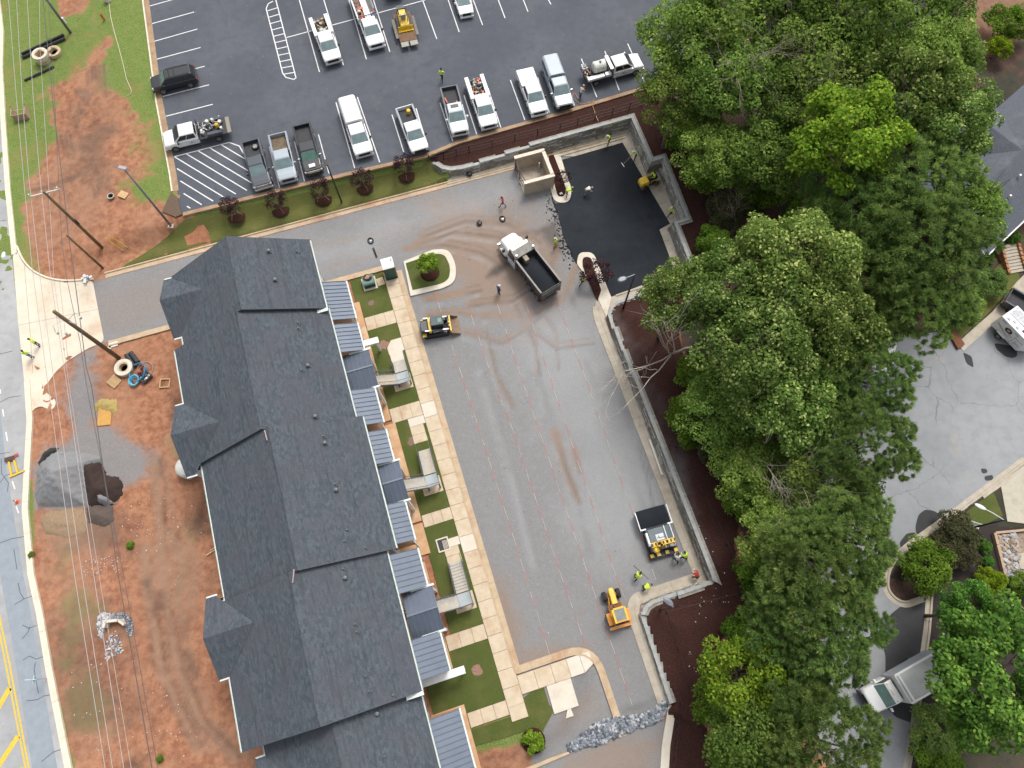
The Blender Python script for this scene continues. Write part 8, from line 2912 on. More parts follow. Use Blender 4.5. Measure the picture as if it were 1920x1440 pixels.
b.tube([(0,0,hD - 0.2),(-0.2,0.05,hD),(-1.0,0.25,hD + 0.12)],[0.05,0.045,0.04],7)
b.build('arm',M_LAMPGREY,pD)
b = MB()
b.box((-0.1,0.05,hD + 0.14),(0.75,0.32,0.14),2.9)
b.build('lamp_head',M('lamp_head_grey',(0.36,0.38,0.42),0.5),pD,bevel=0.03)
b = MB()
b.box((0,0,0.05),(0.55,0.55,0.12))
b.build('base_plate',M_KERB2,pD)
pE,hE = pole('dark bronze lamp post on the grass bank beside the purple saplings',(641,380),(609,292),r=(0.10,0.07),mat=M_BRONZE,name='lamp_post',cat='lamp post')
b = MB()
b.box((-0.2,0.4,hE),(0.35,0.75,0.12),R(18))
b.build('lamp_head',M_BRONZE,pE,bevel=0.03)
pF,hF = pole('dark bronze lamp post in the mulch bed south of the fresh asphalt',(1169,577),(1192,502),0.3,r=(0.11,0.07),mat=M_BRONZE,name='lamp_post',cat='lamp post')
dF = (G(1168,511,hF) - G(1192,502,hF)).normalized()
b = MB()
b.bar((0,0,hF),dF * 0.9 + Vector((0,0,hF)),0.06,0.06)
b.build('arm',M_LAMPGREY,pF)
b = MB()
b.lathe([(0.02,-0.03),(0.24,-0.03),(0.27,0.03),(0.2,0.09),(0.02,0.1)],(0,0,0),14)
b.v = [tuple(Vector((0,0,hF)) + dF * (1.25 + x * 1.7) + Vector((-dF.y,dF.x,0)) * y + Vector((0,0,z))) for x,y,z in b.v]
b.build('lamp_head',M_LAMPGREY,pF)
pG,hG = pole('dark lamp post with a white arm beside the old patio',(1809,993),(1887,968),ZP,r=(0.09,0.06),mat=M_BLACK,name='street_lamp',cat='street lamp')
dG = (G(1836,943,ZP + hG) - G(1887,968,ZP + hG))
LG = dG.length
dG.normalize()
b = MB()
b.tube([(0,0,hG - 0.1),dG * LG * .5 + Vector((0,0,hG + 0.15)),dG * LG * .85 + Vector((0,0,hG + 0.18))],0.04,6)
b.build('arm',M_POLY,pG)
b = MB()
b.ball((0,0,0),1.0,10)
b.v = [tuple(Vector((0,0,hG + 0.18)) + dG * (LG * .95 + x * 0.5) + Vector((-dG.y,dG.x,0)) * y * 0.19 + Vector((0,0,z * 0.1))) for x,y,z in b.v]
b.build('lamp_head',P_WHITE,pG,smooth=True)
pH,hH = pole('grey steel pole with a white meter box near the black pipes',(132,61),(40,-68),r=(0.16,0.11),mat=M_LAMPGREY)
b = MB()
b.box((0.08,0.2,1.5),(0.22,0.3,0.75))
b.build('meter_box',M_POLY,pH,bevel=0.02)
pI,hI = pole('short street lamp arm showing past the mulch bank corner',(1237,1143),(1240,1142),0.6,r=(0.08,0.06),mat=M_BRONZE,h=5.0,name='lamp_post',cat='lamp post')
dI = (G(1250,1117,5.6) - G(1270,1136,5.6)).normalized()
b = MB()
st = G(1263,1137,5.6) - pI.location
st.z = hI
b.bar((0,0,hI),st,0.06,0.06)
b.build('arm',M_LAMPGREY,pI)
b = MB()
b.lathe([(0.02,-0.03),(0.2,-0.03),(0.24,0.03),(0.02,0.1)],(0,0,0),12)
b.v = [tuple(st + dI * (0.6 + x * 2.2) + Vector((-dI.y,dI.x,0)) * y + Vector((0,0,z))) for x,y,z in b.v]
b.build('lamp_head',M_LAMPGREY,pI)
WIRES = [
 ('outermost power line above the roadside',[(12,-60),(16,0),(31,187),(45,342),(60,500),(90,720),(140,1080),(197,1440),(209,1520)],9.9,0.024,M_WIRE),
 ('power line through the middle of the crossarm',[(26,-60),(31,0),(41,172),(54,333),(74,510),(102,720),(154,1080),(211,1440),(223,1520)],9.9,0.024,M_WIRE),
 ('power line on the inner end of the crossarm',[(46,-60),(51,0),(62,180),(75,334),(95,520),(125,720),(176,1080),(232,1440),(244,1520)],9.9,0.024,M_WIRE),
 ('thin neutral line just inside the crossarm',[(73,-60),(74,0),(75,90),(93,375),(101,522),(129,720),(186,1080),(246,1440),(258,1520)],8.6,0.02,M_WIRE),
 ('thick dark cable strung past the short pole',[(78,-60),(81,0),(100,200),(120,360),(128,440),(137,500),(162,690),(172,725),(222,1080),(285,1440),(297,1520)],6.8,0.036,M_WIRE_D),
 ('thin dark cable beside the thick one',[(88,-60),(91,0),(103,200),(116,455),(125,522),(150,640),(162,722),(232,1080),(296,1440),(308,1520)],6.2,0.024,M_WIRE_D),
]
for lab,px,z,r_,m in WIRES:
 P = GP(px,z)
 t = thing('power_line',lab,'overhead wire',P[0],0,'overhead wires along the road')
 b = MB()
 b.tube([p - P[0] for p in resample(P,6)],r_,5)
 b.build('wire',m,t)
P = [pC.location + Vector((0,0,hC - 0.2)),pB.location + Vector((0,0,6.0))]
# ================================================================ yard things at the left
M_BLACKPIPE = M('black_corrugated_pipe',(0.022,0.024,0.027),0.5,(0.035,0.037,0.04),12)
M_RINGC = M('manhole_concrete',(0.62,0.50,0.33),0.9,(0.48,0.36,0.22),3,grime=(0.42,0.24,0.13),gs=0.8)
M_RINGP = M('manhole_pale',(0.66,0.62,0.52),0.9,(0.54,0.5,0.4),3)
def gpipe(label,p,q,r_,lift=None):
 a,b_ = GT(*p),GT(*q)
 t = thing('pipe',label,'pipe',a,0,'black drain pipes')
 z = lift if lift is not None else r_
 d = b_ - a
 n = max(6,int(d.length / 0.12))
 pts = [d * (k / n) + Vector((0,0,z)) for k in range(n + 1)]
 b = MB()
 b.tube(pts,[r_ * (1.0 if k % 2 else 0.93) for k in range(n + 1)],10)
 b.build('tube',M_BLACKPIPE,t)
 return t
gpipe('upper of the two long black pipes lying side by side on the grass',(42,103),(121,67),0.16)
gpipe('lower of the two long black pipes lying side by side on the grass',(43,110),(123,74),0.16)
gpipe('long black pipe stacked on top between two others on the grass',(44,105),(121,70),0.12,0.36)
gpipe('single black pipe lying apart below the yellow concrete rings',(47,152),(102,126),0.12)
gpipe('short thick black pipe section beside the wooden-lidded box, left one',(239,667),(254,690),0.24)
gpipe('short thick black pipe section beside the wooden-lidded box, right one',(247,663),(261,681),0.24)
def ring(label,px,r0,r1,h,mat,mat2,base_z=None,square=0.0):
 g = GT(*px)
 t = thing('manhole_ring',label,'concrete ring',g,0.3)
 b = MB()
 n = 20
 prof = [(r1,0),(r1,h),(r0,h),(r0,0.02)]
 rings = []
 for rr,z in prof:
  row = []
  for k in range(n):
   a = 2 * math.pi * k / n
   f = 1 + (0.10 * math.cos(4 * a) if (square and rr == r0) else 0)
   row.append(Vector((rr * f * math.cos(a),rr * f * math.sin(a),z)))
  rings.append(row)
 b.loft(rings,False)
 b.build('wall',mat,t)
 b = MB()
 b.lathe([(r0 * .97,0.02),(0.01,0.02)],(0,0,0),20)
 b.build('floor',M('ring_soil',(0.20,0.12,0.08),1.0),t)
 b = MB()
 rings = [[Vector((rr * math.cos(2 * math.pi * k / n),rr * math.sin(2 * math.pi * k / n),z)) for k in range(n)] for rr,z in ((r1 + 0.03,h * .55),(r1 + 0.03,h + 0.03),(r0 + 0.12,h + 0.03),(r0 + 0.12,h * .97))]
 b.loft(rings,False)
 b.build('lip',mat2,t)
 return t
ring('taller pale concrete manhole ring on the grass by the pipes',(84,113),0.5,0.85,1.0,M_RINGC,M_RINGP,square=1)
ring('lower tan concrete manhole ring next to the taller one',(104,101),0.5,0.78,0.42,M_RINGC,M_RINGC,square=1)
ring('round manhole frame with a timber lid beside the short black pipes',(236,692),0.42,0.85,0.5,M_RINGC,M_RINGP)
ring('small black rimmed manhole ring lying on the red bank near the yellow lid',(210,370),0.18,0.32,0.25,M_BLACKPIPE,M_RINGP)
def planks_thing(name,label,cat,px,rz,parts,mat,z=0.0):
 g = GT(*px)
 t = thing(name,label,cat,(g.x,g.y,g.z + z),rz)
 for nm,c_,d_ in parts:
  b = MB()
  b.box(c_,d_)
  b.build(nm,mat,t)
 return t
M_PLY = M('new_timber',(0.60,0.42,0.22),0.85,(0.48,0.31,0.15),5)
M_PLYG = M('grey_tan_timber',(0.46,0.33,0.23),0.85,(0.36,0.25,0.17),4)
M_PLYO = M('orange_plywood',(0.60,0.33,0.08),0.8,(0.50,0.27,0.07),3)
parts = [('panel',(0,-0.55,0.45),(1.5,0.06,0.9)),('panel',(-0.75,0.05,0.45),(0.06,1.1,0.9)),('panel',(0.75,0.0,0.45),(0.06,1.1,0.9)),('rail',(0,0.1,0.85),(1.5,0.06,0.08)),('corner_post',(-0.75,0.62,0.6),(0.08,0.08,1.2)),('corner_post',(0.75,0.62,0.6),(0.08,0.08,1.2))]
planks_thing('timber_box','open weathered timber formwork box on the grass by the road','formwork',(43,218),R(12),parts,M_PLYG)
parts = [('slat',(-0.5 + k * 0.125,0,0.12),(0.09,1.0,0.025)) for k in range(9)] + [('bearer',(0,y,0.06),(1.1,0.09,0.09)) for y in (-0.46,0,0.46)]
planks_thing('pallet','new timber pallet lying on the red earth below the wooden-lidded ring','pallet',(215,716),R(-35),parts,M_PLY)
parts = [('side',(0,-0.42,0.07),(1.0,0.1,0.14)),('side',(0,0.42,0.07),(1.0,0.1,0.14)),('side',(-0.45,0,0.07),(0.1,0.74,0.14)),('side',(0.45,0,0.07),(0.1,0.74,0.14))]
planks_thing('plank_square','square pale timber frame lying near the long eave','frame',(310,719),R(3),parts,M_PLY)
planks_thing('plywood_sheet','orange plywood sheet lying against the straw heap','plywood sheet',(197,779),R(6),[('sheet',(0,0,0.05),(1.25,2.0,0.06))],M_PLYO)
o = planks_thing('yellow_boards','small yellow timber lid lying on the red bank','lid',(232,366),R(-25),[('board',(x,0,0.1),(0.22,0.75,0.06)) for x in (-0.36,-0.12,0.12,0.36)],M_PLY)
planks_thing('foam_board','broken white foam board by the edge of the apron','foam board',(211,647),R(20),[('sheet',(0.1,0,0.04),(0.85,0.5,0.05)),('sheet',(-0.35,-0.2,0.04),(0.4,0.3,0.05))],M_POLY)
# blue hose coil with its dark crate
g = GT(262,700)
t = thing('hose_coil','bright blue hose coil tangled with black hoses on the red earth','hose coil',g,0)
b = MB()
b.tube([(0.75 * math.cos(a) + 0.05 * math.sin(3 * a),0.95 * math.sin(a),0.15 + 0.05 * math.sin(2 * a) + 0.012 * k) for k,a in enumerate([k * 0.4 for k in range(34)])],0.05,6)
b.build('dark_blue_hose',M('dark_blue_hose',(0.06,0.22,0.38),0.5),t)
b = MB()
for q in range(3):
 b.tube([(-0.25 + (0.36 + 0.05 * q) * math.cos(a),-0.85 + (0.42 + .05 * q) * math.sin(a),0.2 + 0.09 * q) for a in [k * 0.35 for k in range(19)]],0.07,6)
b.build('light_blue_hose',M('light_blue_hose',(0.10,0.48,0.66),0.5),t)
b = MB()
b.tube([(0.5 + 0.75 * math.cos(a),0.4 + 0.8 * math.sin(a),0.1) for a in [k * 0.3 for k in range(-4,14)]],0.03,5)
b.build('grey_hose',M_ALU,t)
g2 = g + Vector((0.05,0.1,0))
t = thing('hydrant_part','red valve body lying inside the blue hose coil','valve',g2,0.5)
b = MB()
b.lathe([(0.2,0),(0.26,0.1),(0.2,0.35),(0.1,0.45),(0.02,0.45)],(0,0,0),10)
b.build('body',M('dull_red',(0.40,0.13,0.10),0.7),t)
b = MB()
b.cyl((0,0,0.2),(0.4,0.2,0.25),0.1,n=8)
b.build('outlet',M_BLACK,t)
g3 = g + Vector((0.75,-0.5,0))
t = thing('crate','dark crate of fittings beside the blue hose coil','crate',g3,0.9)
b = MB()
b.bb(-0.5,0.5,-0.4,0.4,0,0.05)
for s in (-1,1):
 b.bb(-0.5,0.5,s * 0.4 - 0.02,s * 0.4 + 0.02,0,0.45)
 b.bb(s * 0.5 - 0.02,s * 0.5 + 0.02,-0.4,0.4,0,0.45)
b.build('side',P_CHARC,t)
jumble(None,-0.4,0.4,-0.3,0.3,0.05,12,77,t,[M_JUMBLE[1],M_JUMBLE[4],M_POLY])
def heap(name,label,cat,pts,h,mat,seed,z0=0.0,grid=0.15,lump=0.05):
 """a loose heap that falls to nothing at its outline"""
 P = GP(pts,z0)
 x0,x1 = min(p.x for p in P),max(p.x for p in P)
 y0,y1 = min(p.y for p in P),max(p.y for p in P)
 nx,ny = int((x1 - x0) / grid) + 3,int((y1 - y0) / grid) + 3
 xs,ys = np.linspace(x0 - grid,x1 + grid,nx),np.linspace(y0 - grid,y1 + grid,ny)
 X,Y = np.meshgrid(xs,ys)
 r = np.random.default_rng(seed)
 d = seg_dist(P,X,Y)
 ins = inside(P,X,Y)
 sd = np.where(ins,d,-d) + r.normal(0,0.035,X.shape)
 m = max(0.1,d[ins].max())
 Z = np.where(sd > 0,h * np.minimum(1,sd / m) ** 0.85,-0.12) + r.normal(0,lump,X.shape) * (sd > 0)
 b = MB()
 c = Vector((xs.mean(),ys.mean(),z0))
 V = [(X[j,i] - c.x,Y[j,i] - c.y,Z[j,i]) for j in range(ny) for i in range(nx)]
 F = [(j * nx + i,j * nx + i + 1,(j + 1) * nx + i + 1,(j + 1) * nx + i) for j in range(ny - 1) for i in range(nx - 1) if (sd[j:j + 2,i:i + 2] > -0.35).any()]
 b.add(V,F)
 o = b.build(name,mat,None,smooth=True)
 o.location = c
 return tag(o,label,cat)
M_GRAVELP = M('grey_gravel',(0.30,0.305,0.31),0.95,(0.16,0.165,0.17),16,bumpy=1.0,grime=(0.25,0.23,0.21),gs=0.6)
M_MULCHP = M('dark_brown_soil',(0.060,0.036,0.030),1.0,(0.026,0.016,0.014),12,bumpy=1.0)
M_TANP = M('tan_gravel',(0.36,0.25,0.15),0.95,(0.22,0.15,0.095),12,bumpy=0.9)
M_BLKP = M('black_millings',(0.05,0.052,0.05),0.95,(0.025,0.026,0.026),14,bumpy=0.9)
M_STRAW = M('straw',(0.50,0.38,0.14),1.0,(0.32,0.24,0.08),14,bumpy=1.0)
heap('gravel_heap','big grey gravel heap between the road and the building','gravel heap',[(70,885),(75,870),(100,848),(130,845),(165,850),(195,856),(180,880),(165,915),(163,948),(120,952),(72,950),(66,925)],2.1,M_GRAVELP,1,lump=0.05)
heap('soil_heap','dark brown soil heap on the right of the grey gravel heap','soil heap',[(145,862),(170,856),(192,868),(200,892),(222,893),(231,910),(228,930),(212,948),(165,950),(160,920),(150,890)],1.15,M_MULCHP,2,lump=0.03)
heap('soil_heap','small grey-brown heap at the foot of the dark soil heap','soil heap',[(160,950),(185,945),(212,950),(216,975),(195,990),(165,980)],0.6,M('grey_brown_soil',(0.14,0.105,0.085),1.0,(0.08,0.06,0.05),12,bumpy=0.9),3,lump=0.025)
heap('millings_heap','small black millings heap at the upper left of the gravel heap','millings heap',[(72,868),(82,848),(98,838),(112,840),(102,852),(76,876)],0.5,M_BLKP,4,lump=0.02)
heap('gravel_heap','small pale gravel heap lying on the dark soil heap','gravel heap',[(182,928),(196,922),(212,930),(216,944),(198,950),(186,945)],1.15,M_GRAVELP,5,lump=0.02)
heap('tan_gravel_heap','low tan gravel spread below the gravel heap','gravel heap',[(85,960),(155,950),(166,975),(160,1000),(130,1010),(85,1000),(75,980)],0.3,M_TANP,6,lump=0.03)
heap('straw_heap','loose yellow straw heap behind the orange plywood sheet','straw',[(173,768),(182,748),(218,746),(222,770),(214,778),(186,770),(178,774)],0.35,M_STRAW,7,lump=0.06)
# white domed tank end showing past the eave
g = G(352,878,0)
t = thing('white_tank','white round tank end half hidden under the long eave','tank',(g.x + 0.3,g.y - 0.15,0),0)
b = MB()
b.lathe([(0.95,0),(0.95,1.2),(0.7,1.5),(0.02,1.6)],(0,0,0),20)
b.build('shell',M_POLY,t,smooth=True)
b = MB()
b.lathe([(0.2,1.58),(0.2,1.66),(0.02,1.66)],(0,0,0),10)
b.build('lid',M_POLY,t)
# riprap stones
def stones(name,pts,n,size,mats,seed,z0=0.0,kind='stuff',hump=0.0):
 P = GP(pts,z0)
 r = np.random.default_rng(seed)
 x0,x1 = min(p.x for p in P),max(p.x for p in P)
 y0,y1 = min(p.y for p in P),max(p.y for p in P)
 X,Y = r.uniform(x0,x1,n * 6),r.uniform(y0,y1,n * 6)
 k = inside(P,X,Y)
 X,Y = X[k][:n],Y[k][:n]
 D = seg_dist(P,X,Y)
 b = MB()
 ico = [Vector(v) for v in ((0,0,1),(.89,0,.45),(.28,.85,.45),(-.72,.53,.45),(-.72,-.53,.45),(.28,-.85,.45),(.72,.53,-.45),(-.28,.85,-.45),(-.89,0,-.45),(-.28,-.85,-.45),(.72,-.53,-.45),(0,0,-1))]
 fac = [(0,1,2),(0,2,3),(0,3,4),(0,4,5),(0,5,1),(1,6,2),(2,7,3),(3,8,4),(4,9,5),(5,10,1),(2,6,7),(3,7,8),(4,8,9),(5,9,10),(1,10,6),(6,11,7),(7,11,8),(8,11,9),(9,11,10),(10,11,6)]
 for i in range(len(X)):
  s = r.uniform(*size)
  q = Matrix.Rotation(r.uniform(0,6.3),3,'Z') @ Matrix.Rotation(r.uniform(0,6.3),3,'X')
  sc = Vector((s * r.uniform(.8,1.3),s * r.uniform(.6,1.0),s * r.uniform(.45,.8)))
  zc = z0 + sc.z * .4 + hump * min(1,D[i] / 0.8) * r.uniform(.3,1)
  b.m = int(r.integers(len(mats)))
  b.add([q @ Vector((v.x * sc.x * r.uniform(.85,1.12),v.y * sc.y * r.uniform(.85,1.12),v.z * sc.z)) + Vector((X[i],Y[i],zc)) for v in ico],fac)
 o = b.build(name,mats,None)
 return stuff(o)
M_ST1 = M('blue_grey_stone',(0.26,0.28,0.31),0.9,(0.15,0.165,0.19),5)
M_ST2 = M('pale_stone',(0.46,0.47,0.48),0.9,(0.32,0.33,0.35),5)
M_ST3 = M('dark_stone',(0.10,0.11,0.13),0.9)
stones('riprap',[(1064,1398),(1066,1408),(1080,1404),(1130,1392),(1180,1370),(1235,1352),(1250,1330),(1248,1312),(1225,1330),(1180,1345),(1140,1347),(1115,1358),(1085,1382)],1100,(0.12,0.26),[M_ST1,M_ST1,M_ST2,M_ST3],3,hump=0.3)
stones('riprap',[(183,1155),(195,1149),(210,1150),(212,1160),(198,1168),(193,1185),(190,1200),(184,1190)],130,(0.09,0.18),[M_ST2,M_ST2,M_ST1,M('chalk_stone',(0.62,0.60,0.57),0.9)],4)
stones('riprap',[(212,1152),(228,1147),(246,1158),(250,1180),(244,1195),(236,1178),(226,1162),(212,1160)],150,(0.08,0.16),[M_ST2,M_ST1,M_ST1,M_ST3],5)
stones('riprap',[(200,1200),(218,1180),(226,1195),(230,1222),(200,1240),(196,1232)],130,(0.05,0.13),[M_ST2,M('chalk_stone',(0.62,0.60,0.57),0.9),M_ST1],6)
stones('rubble',[(150,1050),(230,1040),(225,1075),(160,1080)],90,(0.03,0.08),[M('pink_chip',(0.58,0.42,0.34),0.9),M('chalk_stone',(0.62,0.60,0.57),0.9)],7)
stones('rubble',[(215,920),(280,900),(395,960),(400,1030),(330,1100),(240,1080)],60,(0.03,0.09),[M('chalk_stone',(0.62,0.60,0.57),0.9),M('pink_chip',(0.58,0.42,0.34),0.9)],8)
stones('rubble',[(120,1230),(240,1230),(420,1400),(300,1430),(150,1430)],60,(0.03,0.08),[M('chalk_stone',(0.62,0.60,0.57),0.9),M('pink_chip',(0.58,0.42,0.34),0.9)],9)
stones('rubble',[(1250,860),(1300,950),(1380,1120),(1300,1290),(1280,1200),(1330,1080)],50,(0.03,0.07),[M('chalk_stone',(0.62,0.60,0.57),0.9)],10,z0=1.5)
stones('rubble',[(810,390),(960,360),(1060,560),(1100,700),(1190,1000),(1090,1190),(1000,1200),(880,800),(800,560)],70,(0.025,0.06),[M('chalk_stone',(0.62,0.60,0.57),0.9),M_ST3],11)
# drain headwall
t = thing('headwall','pale concrete drain headwall ringed by stones in the red yard','headwall',(0,0,0),0)
for nm,pts in (('wall',[(196,1163),(221,1160),(222,1165),(197,1168)]),('wing',[(221,1160),(234,1170),(231,1173),(220,1165)]),('wing',[(194,1164),(199,1167),(196,1177),(191,1177)])):
 b = MB()
 b.prism(GP(pts,0.7),-0.1,0.75)
 b.build(nm,M_CONC_NEW,t)
# small things about the place
def cone(label,px):
 g = GT(*px)
 t = thing('traffic_cone',label,'traffic cone',g,0.2,'orange cones')
 b = MB()
 b.box((0,0,0.02),(0.38,0.38,0.04))
 b.build('base',M_ORANGE_PL,t)
 b = MB()
 b.tube([(0,0,0.04),(0,0,0.72)],[0.14,0.03],10)
 b.build('body',M_ORANGE_PL,t)
 b = MB()
 b.tube([(0,0,0.36),(0,0,0.48)],[0.098,0.078],10)
 b.build('band',M_POLY,t)
cone('orange cone lying at the road edge below the yellow sign stand',(33,941))
g = GT(196,38)
t = thing('marker_flag','orange survey marker standing in the grass near the car park','marker',g,0)
b = MB()
b.cyl((0,0,0),(0,0,1.0),0.03,n=6)
b.build('stake',M_ORANGE_PL,t)
BB((-0.14,0.14,-0.03,0.03,0.05,0.85),'panel',M_ORANGE_PL,t)
# folded yellow sign stand on the road
a,c = G(20,858,0.1),G(28,890,0.1)
t = thing('sign_stand','folded yellow sign stand with a red flag lying on the road','sign stand',(a.x,a.y,0),0)
d = c - a
n_ = Vector((-d.y,d.x,0)).normalized()
b = MB()
for o_ in (-0.22,0.22):
 b.bar(n_ * o_ + Vector((0,0,.12)),d + n_ * o_ * 1.3 + Vector((0,0,.10)),0.16,0.1)
b.bar(d + n_ * -0.5 + Vector((0,0,.1)),d + n_ * 0.9 + Vector((0,0,.1)),0.14,0.08)
b.build('frame',P_YELLOW,t)
b = MB()
b.bar(d * 0.03 + n_ * -0.5 + Vector((0,0,.2)),d * 0.1 + n_ * 0.35 + Vector((0,0,.2)),0.4,0.1)
b.build('foot',M('brown_foot',(0.10,0.05,0.04),0.8),t)
b = MB()
b.bar(n_ * 0.4 + Vector((0,0,.2)),n_ * 0.75 + Vector((0,0,.2)),0.2,0.02)
b.build('flag',M_RED_PL,t)
# yellow guy guards
for k,(p,q) in enumerate((((198,447),(231,470)),((206,442),(239,464)))):
 a = GT(*q)
 top = G(p[0],p[1],a.z + 2.0)
 t = thing('guy_guard',('lower' if k == 0 else 'upper') + ' of the two yellow guy wire guards on the sown bank','guy guard',a,0)
 b = MB()
 b.tube([(0,0,0),top - a],0.045,6)
 b.build('tube',P_YELLOW,t)
 b = MB()
 b.cyl((0,0,-0.1),(0,0,0.12),0.06,n=6)
 b.build('anchor',M_ALU,t)
# pale hose across the top grass, orange hose over the bank
P = [GT(x,y,0.03) for x,y in ((204,0),(208,32),(215,62),(222,85),(231,120),(238,150),(247,170),(246,176),(240,180))]
t = thing('hose','thin pale hose snaking over the grass beside the car park','hose',P[0],0)
b = MB()
b.tube([p - P[0] for p in resample(P,1.0)],0.035,5)
b.build('tube',M('cream_hose',(0.62,0.56,0.42),0.7),t)
g = GT(203,2)
t = thing('drum','white plastic drum at the top end of the pale hose','drum',g,0)
b = MB()
b.lathe([(0.35,0),(0.38,0.1),(0.38,0.8),(0.3,0.9)],(0,0,0),14)
b.build('shell',M_POLY,t)
b = MB()
b.lathe([(0.12,0.9),(0.12,0.95),(0.01,0.95)],(0,0,0),8)
b.build('lid',M_POLY,t)
P = [G(1085,186,ZP + .04),G(1076,172,ZP + .04),G(1072,184,ZP + .04),G(1090,196,ZP + .05),GT(1108,193,.2),GT(1114,190,.2),GT(1110,197,.1),GT(1113,205,.06),GT(1118,220,.06),GT(1121,229,.2),G(1122,243,0.8)]
t = thing('hose','orange hose running from the tank truck over the mulch to the wall','hose',P[0],0)
b = MB()
b.tube([p - P[0] for p in resample(P,0.5)],0.04,5)
b.build('tube',M('tan_orange_hose',(0.50,0.27,0.16),0.7),t)
# white pipe on the east kerb
a,c = G(1218,824,.25),G(1241,889,.25)
t = thing('pipe','long white pipe lying on the kerb at the foot of the east wall','pipe',a,0)
b = MB()
b.cyl((0,0,0),c - a,0.09,n=10)
b.build('tube',M_POLY,t)
b = MB()
b.cyl((c - a) * 0.985,(c - a) * 1.01,0.12,n=10)
b.build('socket',M_POLY,t)
# small objects on the gravel
for k,(x,y,lab) in enumerate(((695,452,'black rubber ring lying on the drive left of the toilet cabin'),(899,420,'dark tarpaulin bag lying on the gravel left of the tipper'),(942,411,'black rubber ring on the gravel above the tipper bonnet'))):
 g = G(x,y,0)
 t = thing('rubber_ring' if k != 1 else 'bag',lab,'rubber ring' if k != 1 else 'bag',g,0.4)
 b = MB()
 if k == 1:
  b.ball((0,0,0.16),0.32,9,0.6)
  b.build('sack',M_BLACKP,t)
  b = MB()
  b.ball((0.1,0.28,0.12),0.14,7,0.7)
  b.build('neck',M_BLACKP,t)
 else:
  b.tube([(0.26 * math.cos(a),0.34 * math.sin(a),0.07) for a in [2 * math.pi * q / 16 for q in range(17)]],0.07,6)
  b.build('ring',M_TYRE,t)
  b = MB()
  b.box((0.05,0,0.05),(0.2,0.16,0.06))
  b.build('core',M_ALU,t)
g = G(703,474,0)
t = thing('drag_chain','black chain lying in a short line next to the toilet cabin','chain',g,az((701,468),(708,486)))
for k in range(7):
 b = MB()
 b.tube([(-0.5 + k * 0.17 + 0.12 * math.cos(a),0.08 * math.sin(a),0.04) for a in [2 * math.pi * q / 10 for q in range(11)]],0.03,5)
 b.build('link',M_TYRE,t)
g = G(880,328,0.09)
t = thing('bag','black plastic bag at the foot of the curved wall','bag',g,0)
b = MB()
b.ball((0,0,0.2),0.36,9,0.6)
b.build('sack',M_BLACKP,t,smooth=True)
b = MB()
b.cyl((0,0,0.36),(0.04,0,0.5),0.09,0.03,7)
b.build('neck',M_BLACKP,t)
g = G(164,525,0.03)
t = thing('debris_pile','white and blue plastic rubbish at the corner of the apron','rubbish',g,0)
b = MB()
rr = random.Random(4)
for k in range(8):
 b.box((rr.uniform(-.4,.4),rr.uniform(-.35,.35),0.1 + 0.04 * k),(rr.uniform(.2,.45),rr.uniform(.15,.3),0.04),rr.uniform(0,3))
b.build('sheet',M_POLY,t)
b = MB()
b.box((0.15,0.1,0.3),(0.25,0.2,0.1),0.5)
b.build('tub',M('faded_blue',(0.22,0.28,0.42),0.6),t)
# toilet cabin
g = G(733,514,0.1)
t = thing('toilet_cabin','green portable toilet cabin with a white roof at the top of the sidewalk','toilet cabin',(g.x,g.y,0.1),UA)
M_CABIN = M('cabin_green',(0.012,0.095,0.080),0.5,(0.010,0.075,0.065),3)
hc = 2.15
BB((-0.58,0.58,-0.56,0.56,0.08,hc),'shell',M_CABIN,t,bevel=0.02)
BB((-0.64,0.64,-0.62,0.62,0,0.1),'skid',M_BLACKP,t)
b = MB()
b.loft([[Vector((x * s,y * s2,z)) for x,y in ((-0.62,-0.6),(0.62,-0.6),(0.62,0.6),(-0.62,0.6))] for s,s2,z in ((1,1,hc),(1,1,hc + 0.1),(0.55,0.98,hc + 0.22))])
b.build('roof',P_WHITE,t)
b = MB()
b.bb(0.58,0.60,-0.42,0.42,0.2,1.95)
dd = b.build('door',M_CABIN,t)
BB((0.60,0.63,0.26,0.32,0.95,1.15),'handle',M_BLACK,dd)
b = MB()
b.cyl((-0.15,0.42,hc),(-0.15,0.42,hc + 0.4),0.05,n=8)
b.build('vent_pipe',M_BLACK,t)
# green utility box on its pad
g = G(693,532,0.09)
t = thing('utility_box','green electrical utility box on a pale pad in the top lawn','utility box',(g.x,g.y,0.085),UA)
M_TGREEN = M('transformer_green',(0.10,0.185,0.165),0.55,(0.08,0.15,0.135),2)
BB((-0.7,0.75,-0.72,0.72,0,0.1),'pad',M_CONC_NEW,t)
b = MB()
b.loft([[Vector((x,y,z)) for x,y in ((x0,-0.58),(x1,-0.58),(x1,0.58),(x0,0.58))] for x0,x1,z in ((-0.55,0.55,0.1),(-0.55,0.55,0.75),(-0.5,0.42,0.86))])
b.build('cabinet',M_TGREEN,t,bevel=0.02)
BB((0.551,0.565,-0.5,0.5,0.18,0.7),'door',M('transformer_dark',(0.03,0.065,0.06),0.6),t)
hp = UV(*[q for q in (uvw(g)[0] - 0.25,uvw(g)[1])],0.95)
t2 = thing('rope_coil','black and orange rope coil lying on the green utility box','rope coil',hp,0)
b = MB()
for q in range(3):
 b.tube([((0.42 - 0.06 * q) * math.cos(a),(0.36 - 0.05 * q) * math.sin(a),0.03 + 0.05 * q) for a in [k * 0.4 for k in range(17)]],0.05,6)
b.build('cord',M_BLACKP,t2)
b = MB()
for k in range(4):
 b.tube([(-0.25 + k * .12,-0.2,0.1),(-0.1 + k * .1,0.05,0.16),(0.0 + k * .09,0.25,0.1)],0.05,5)
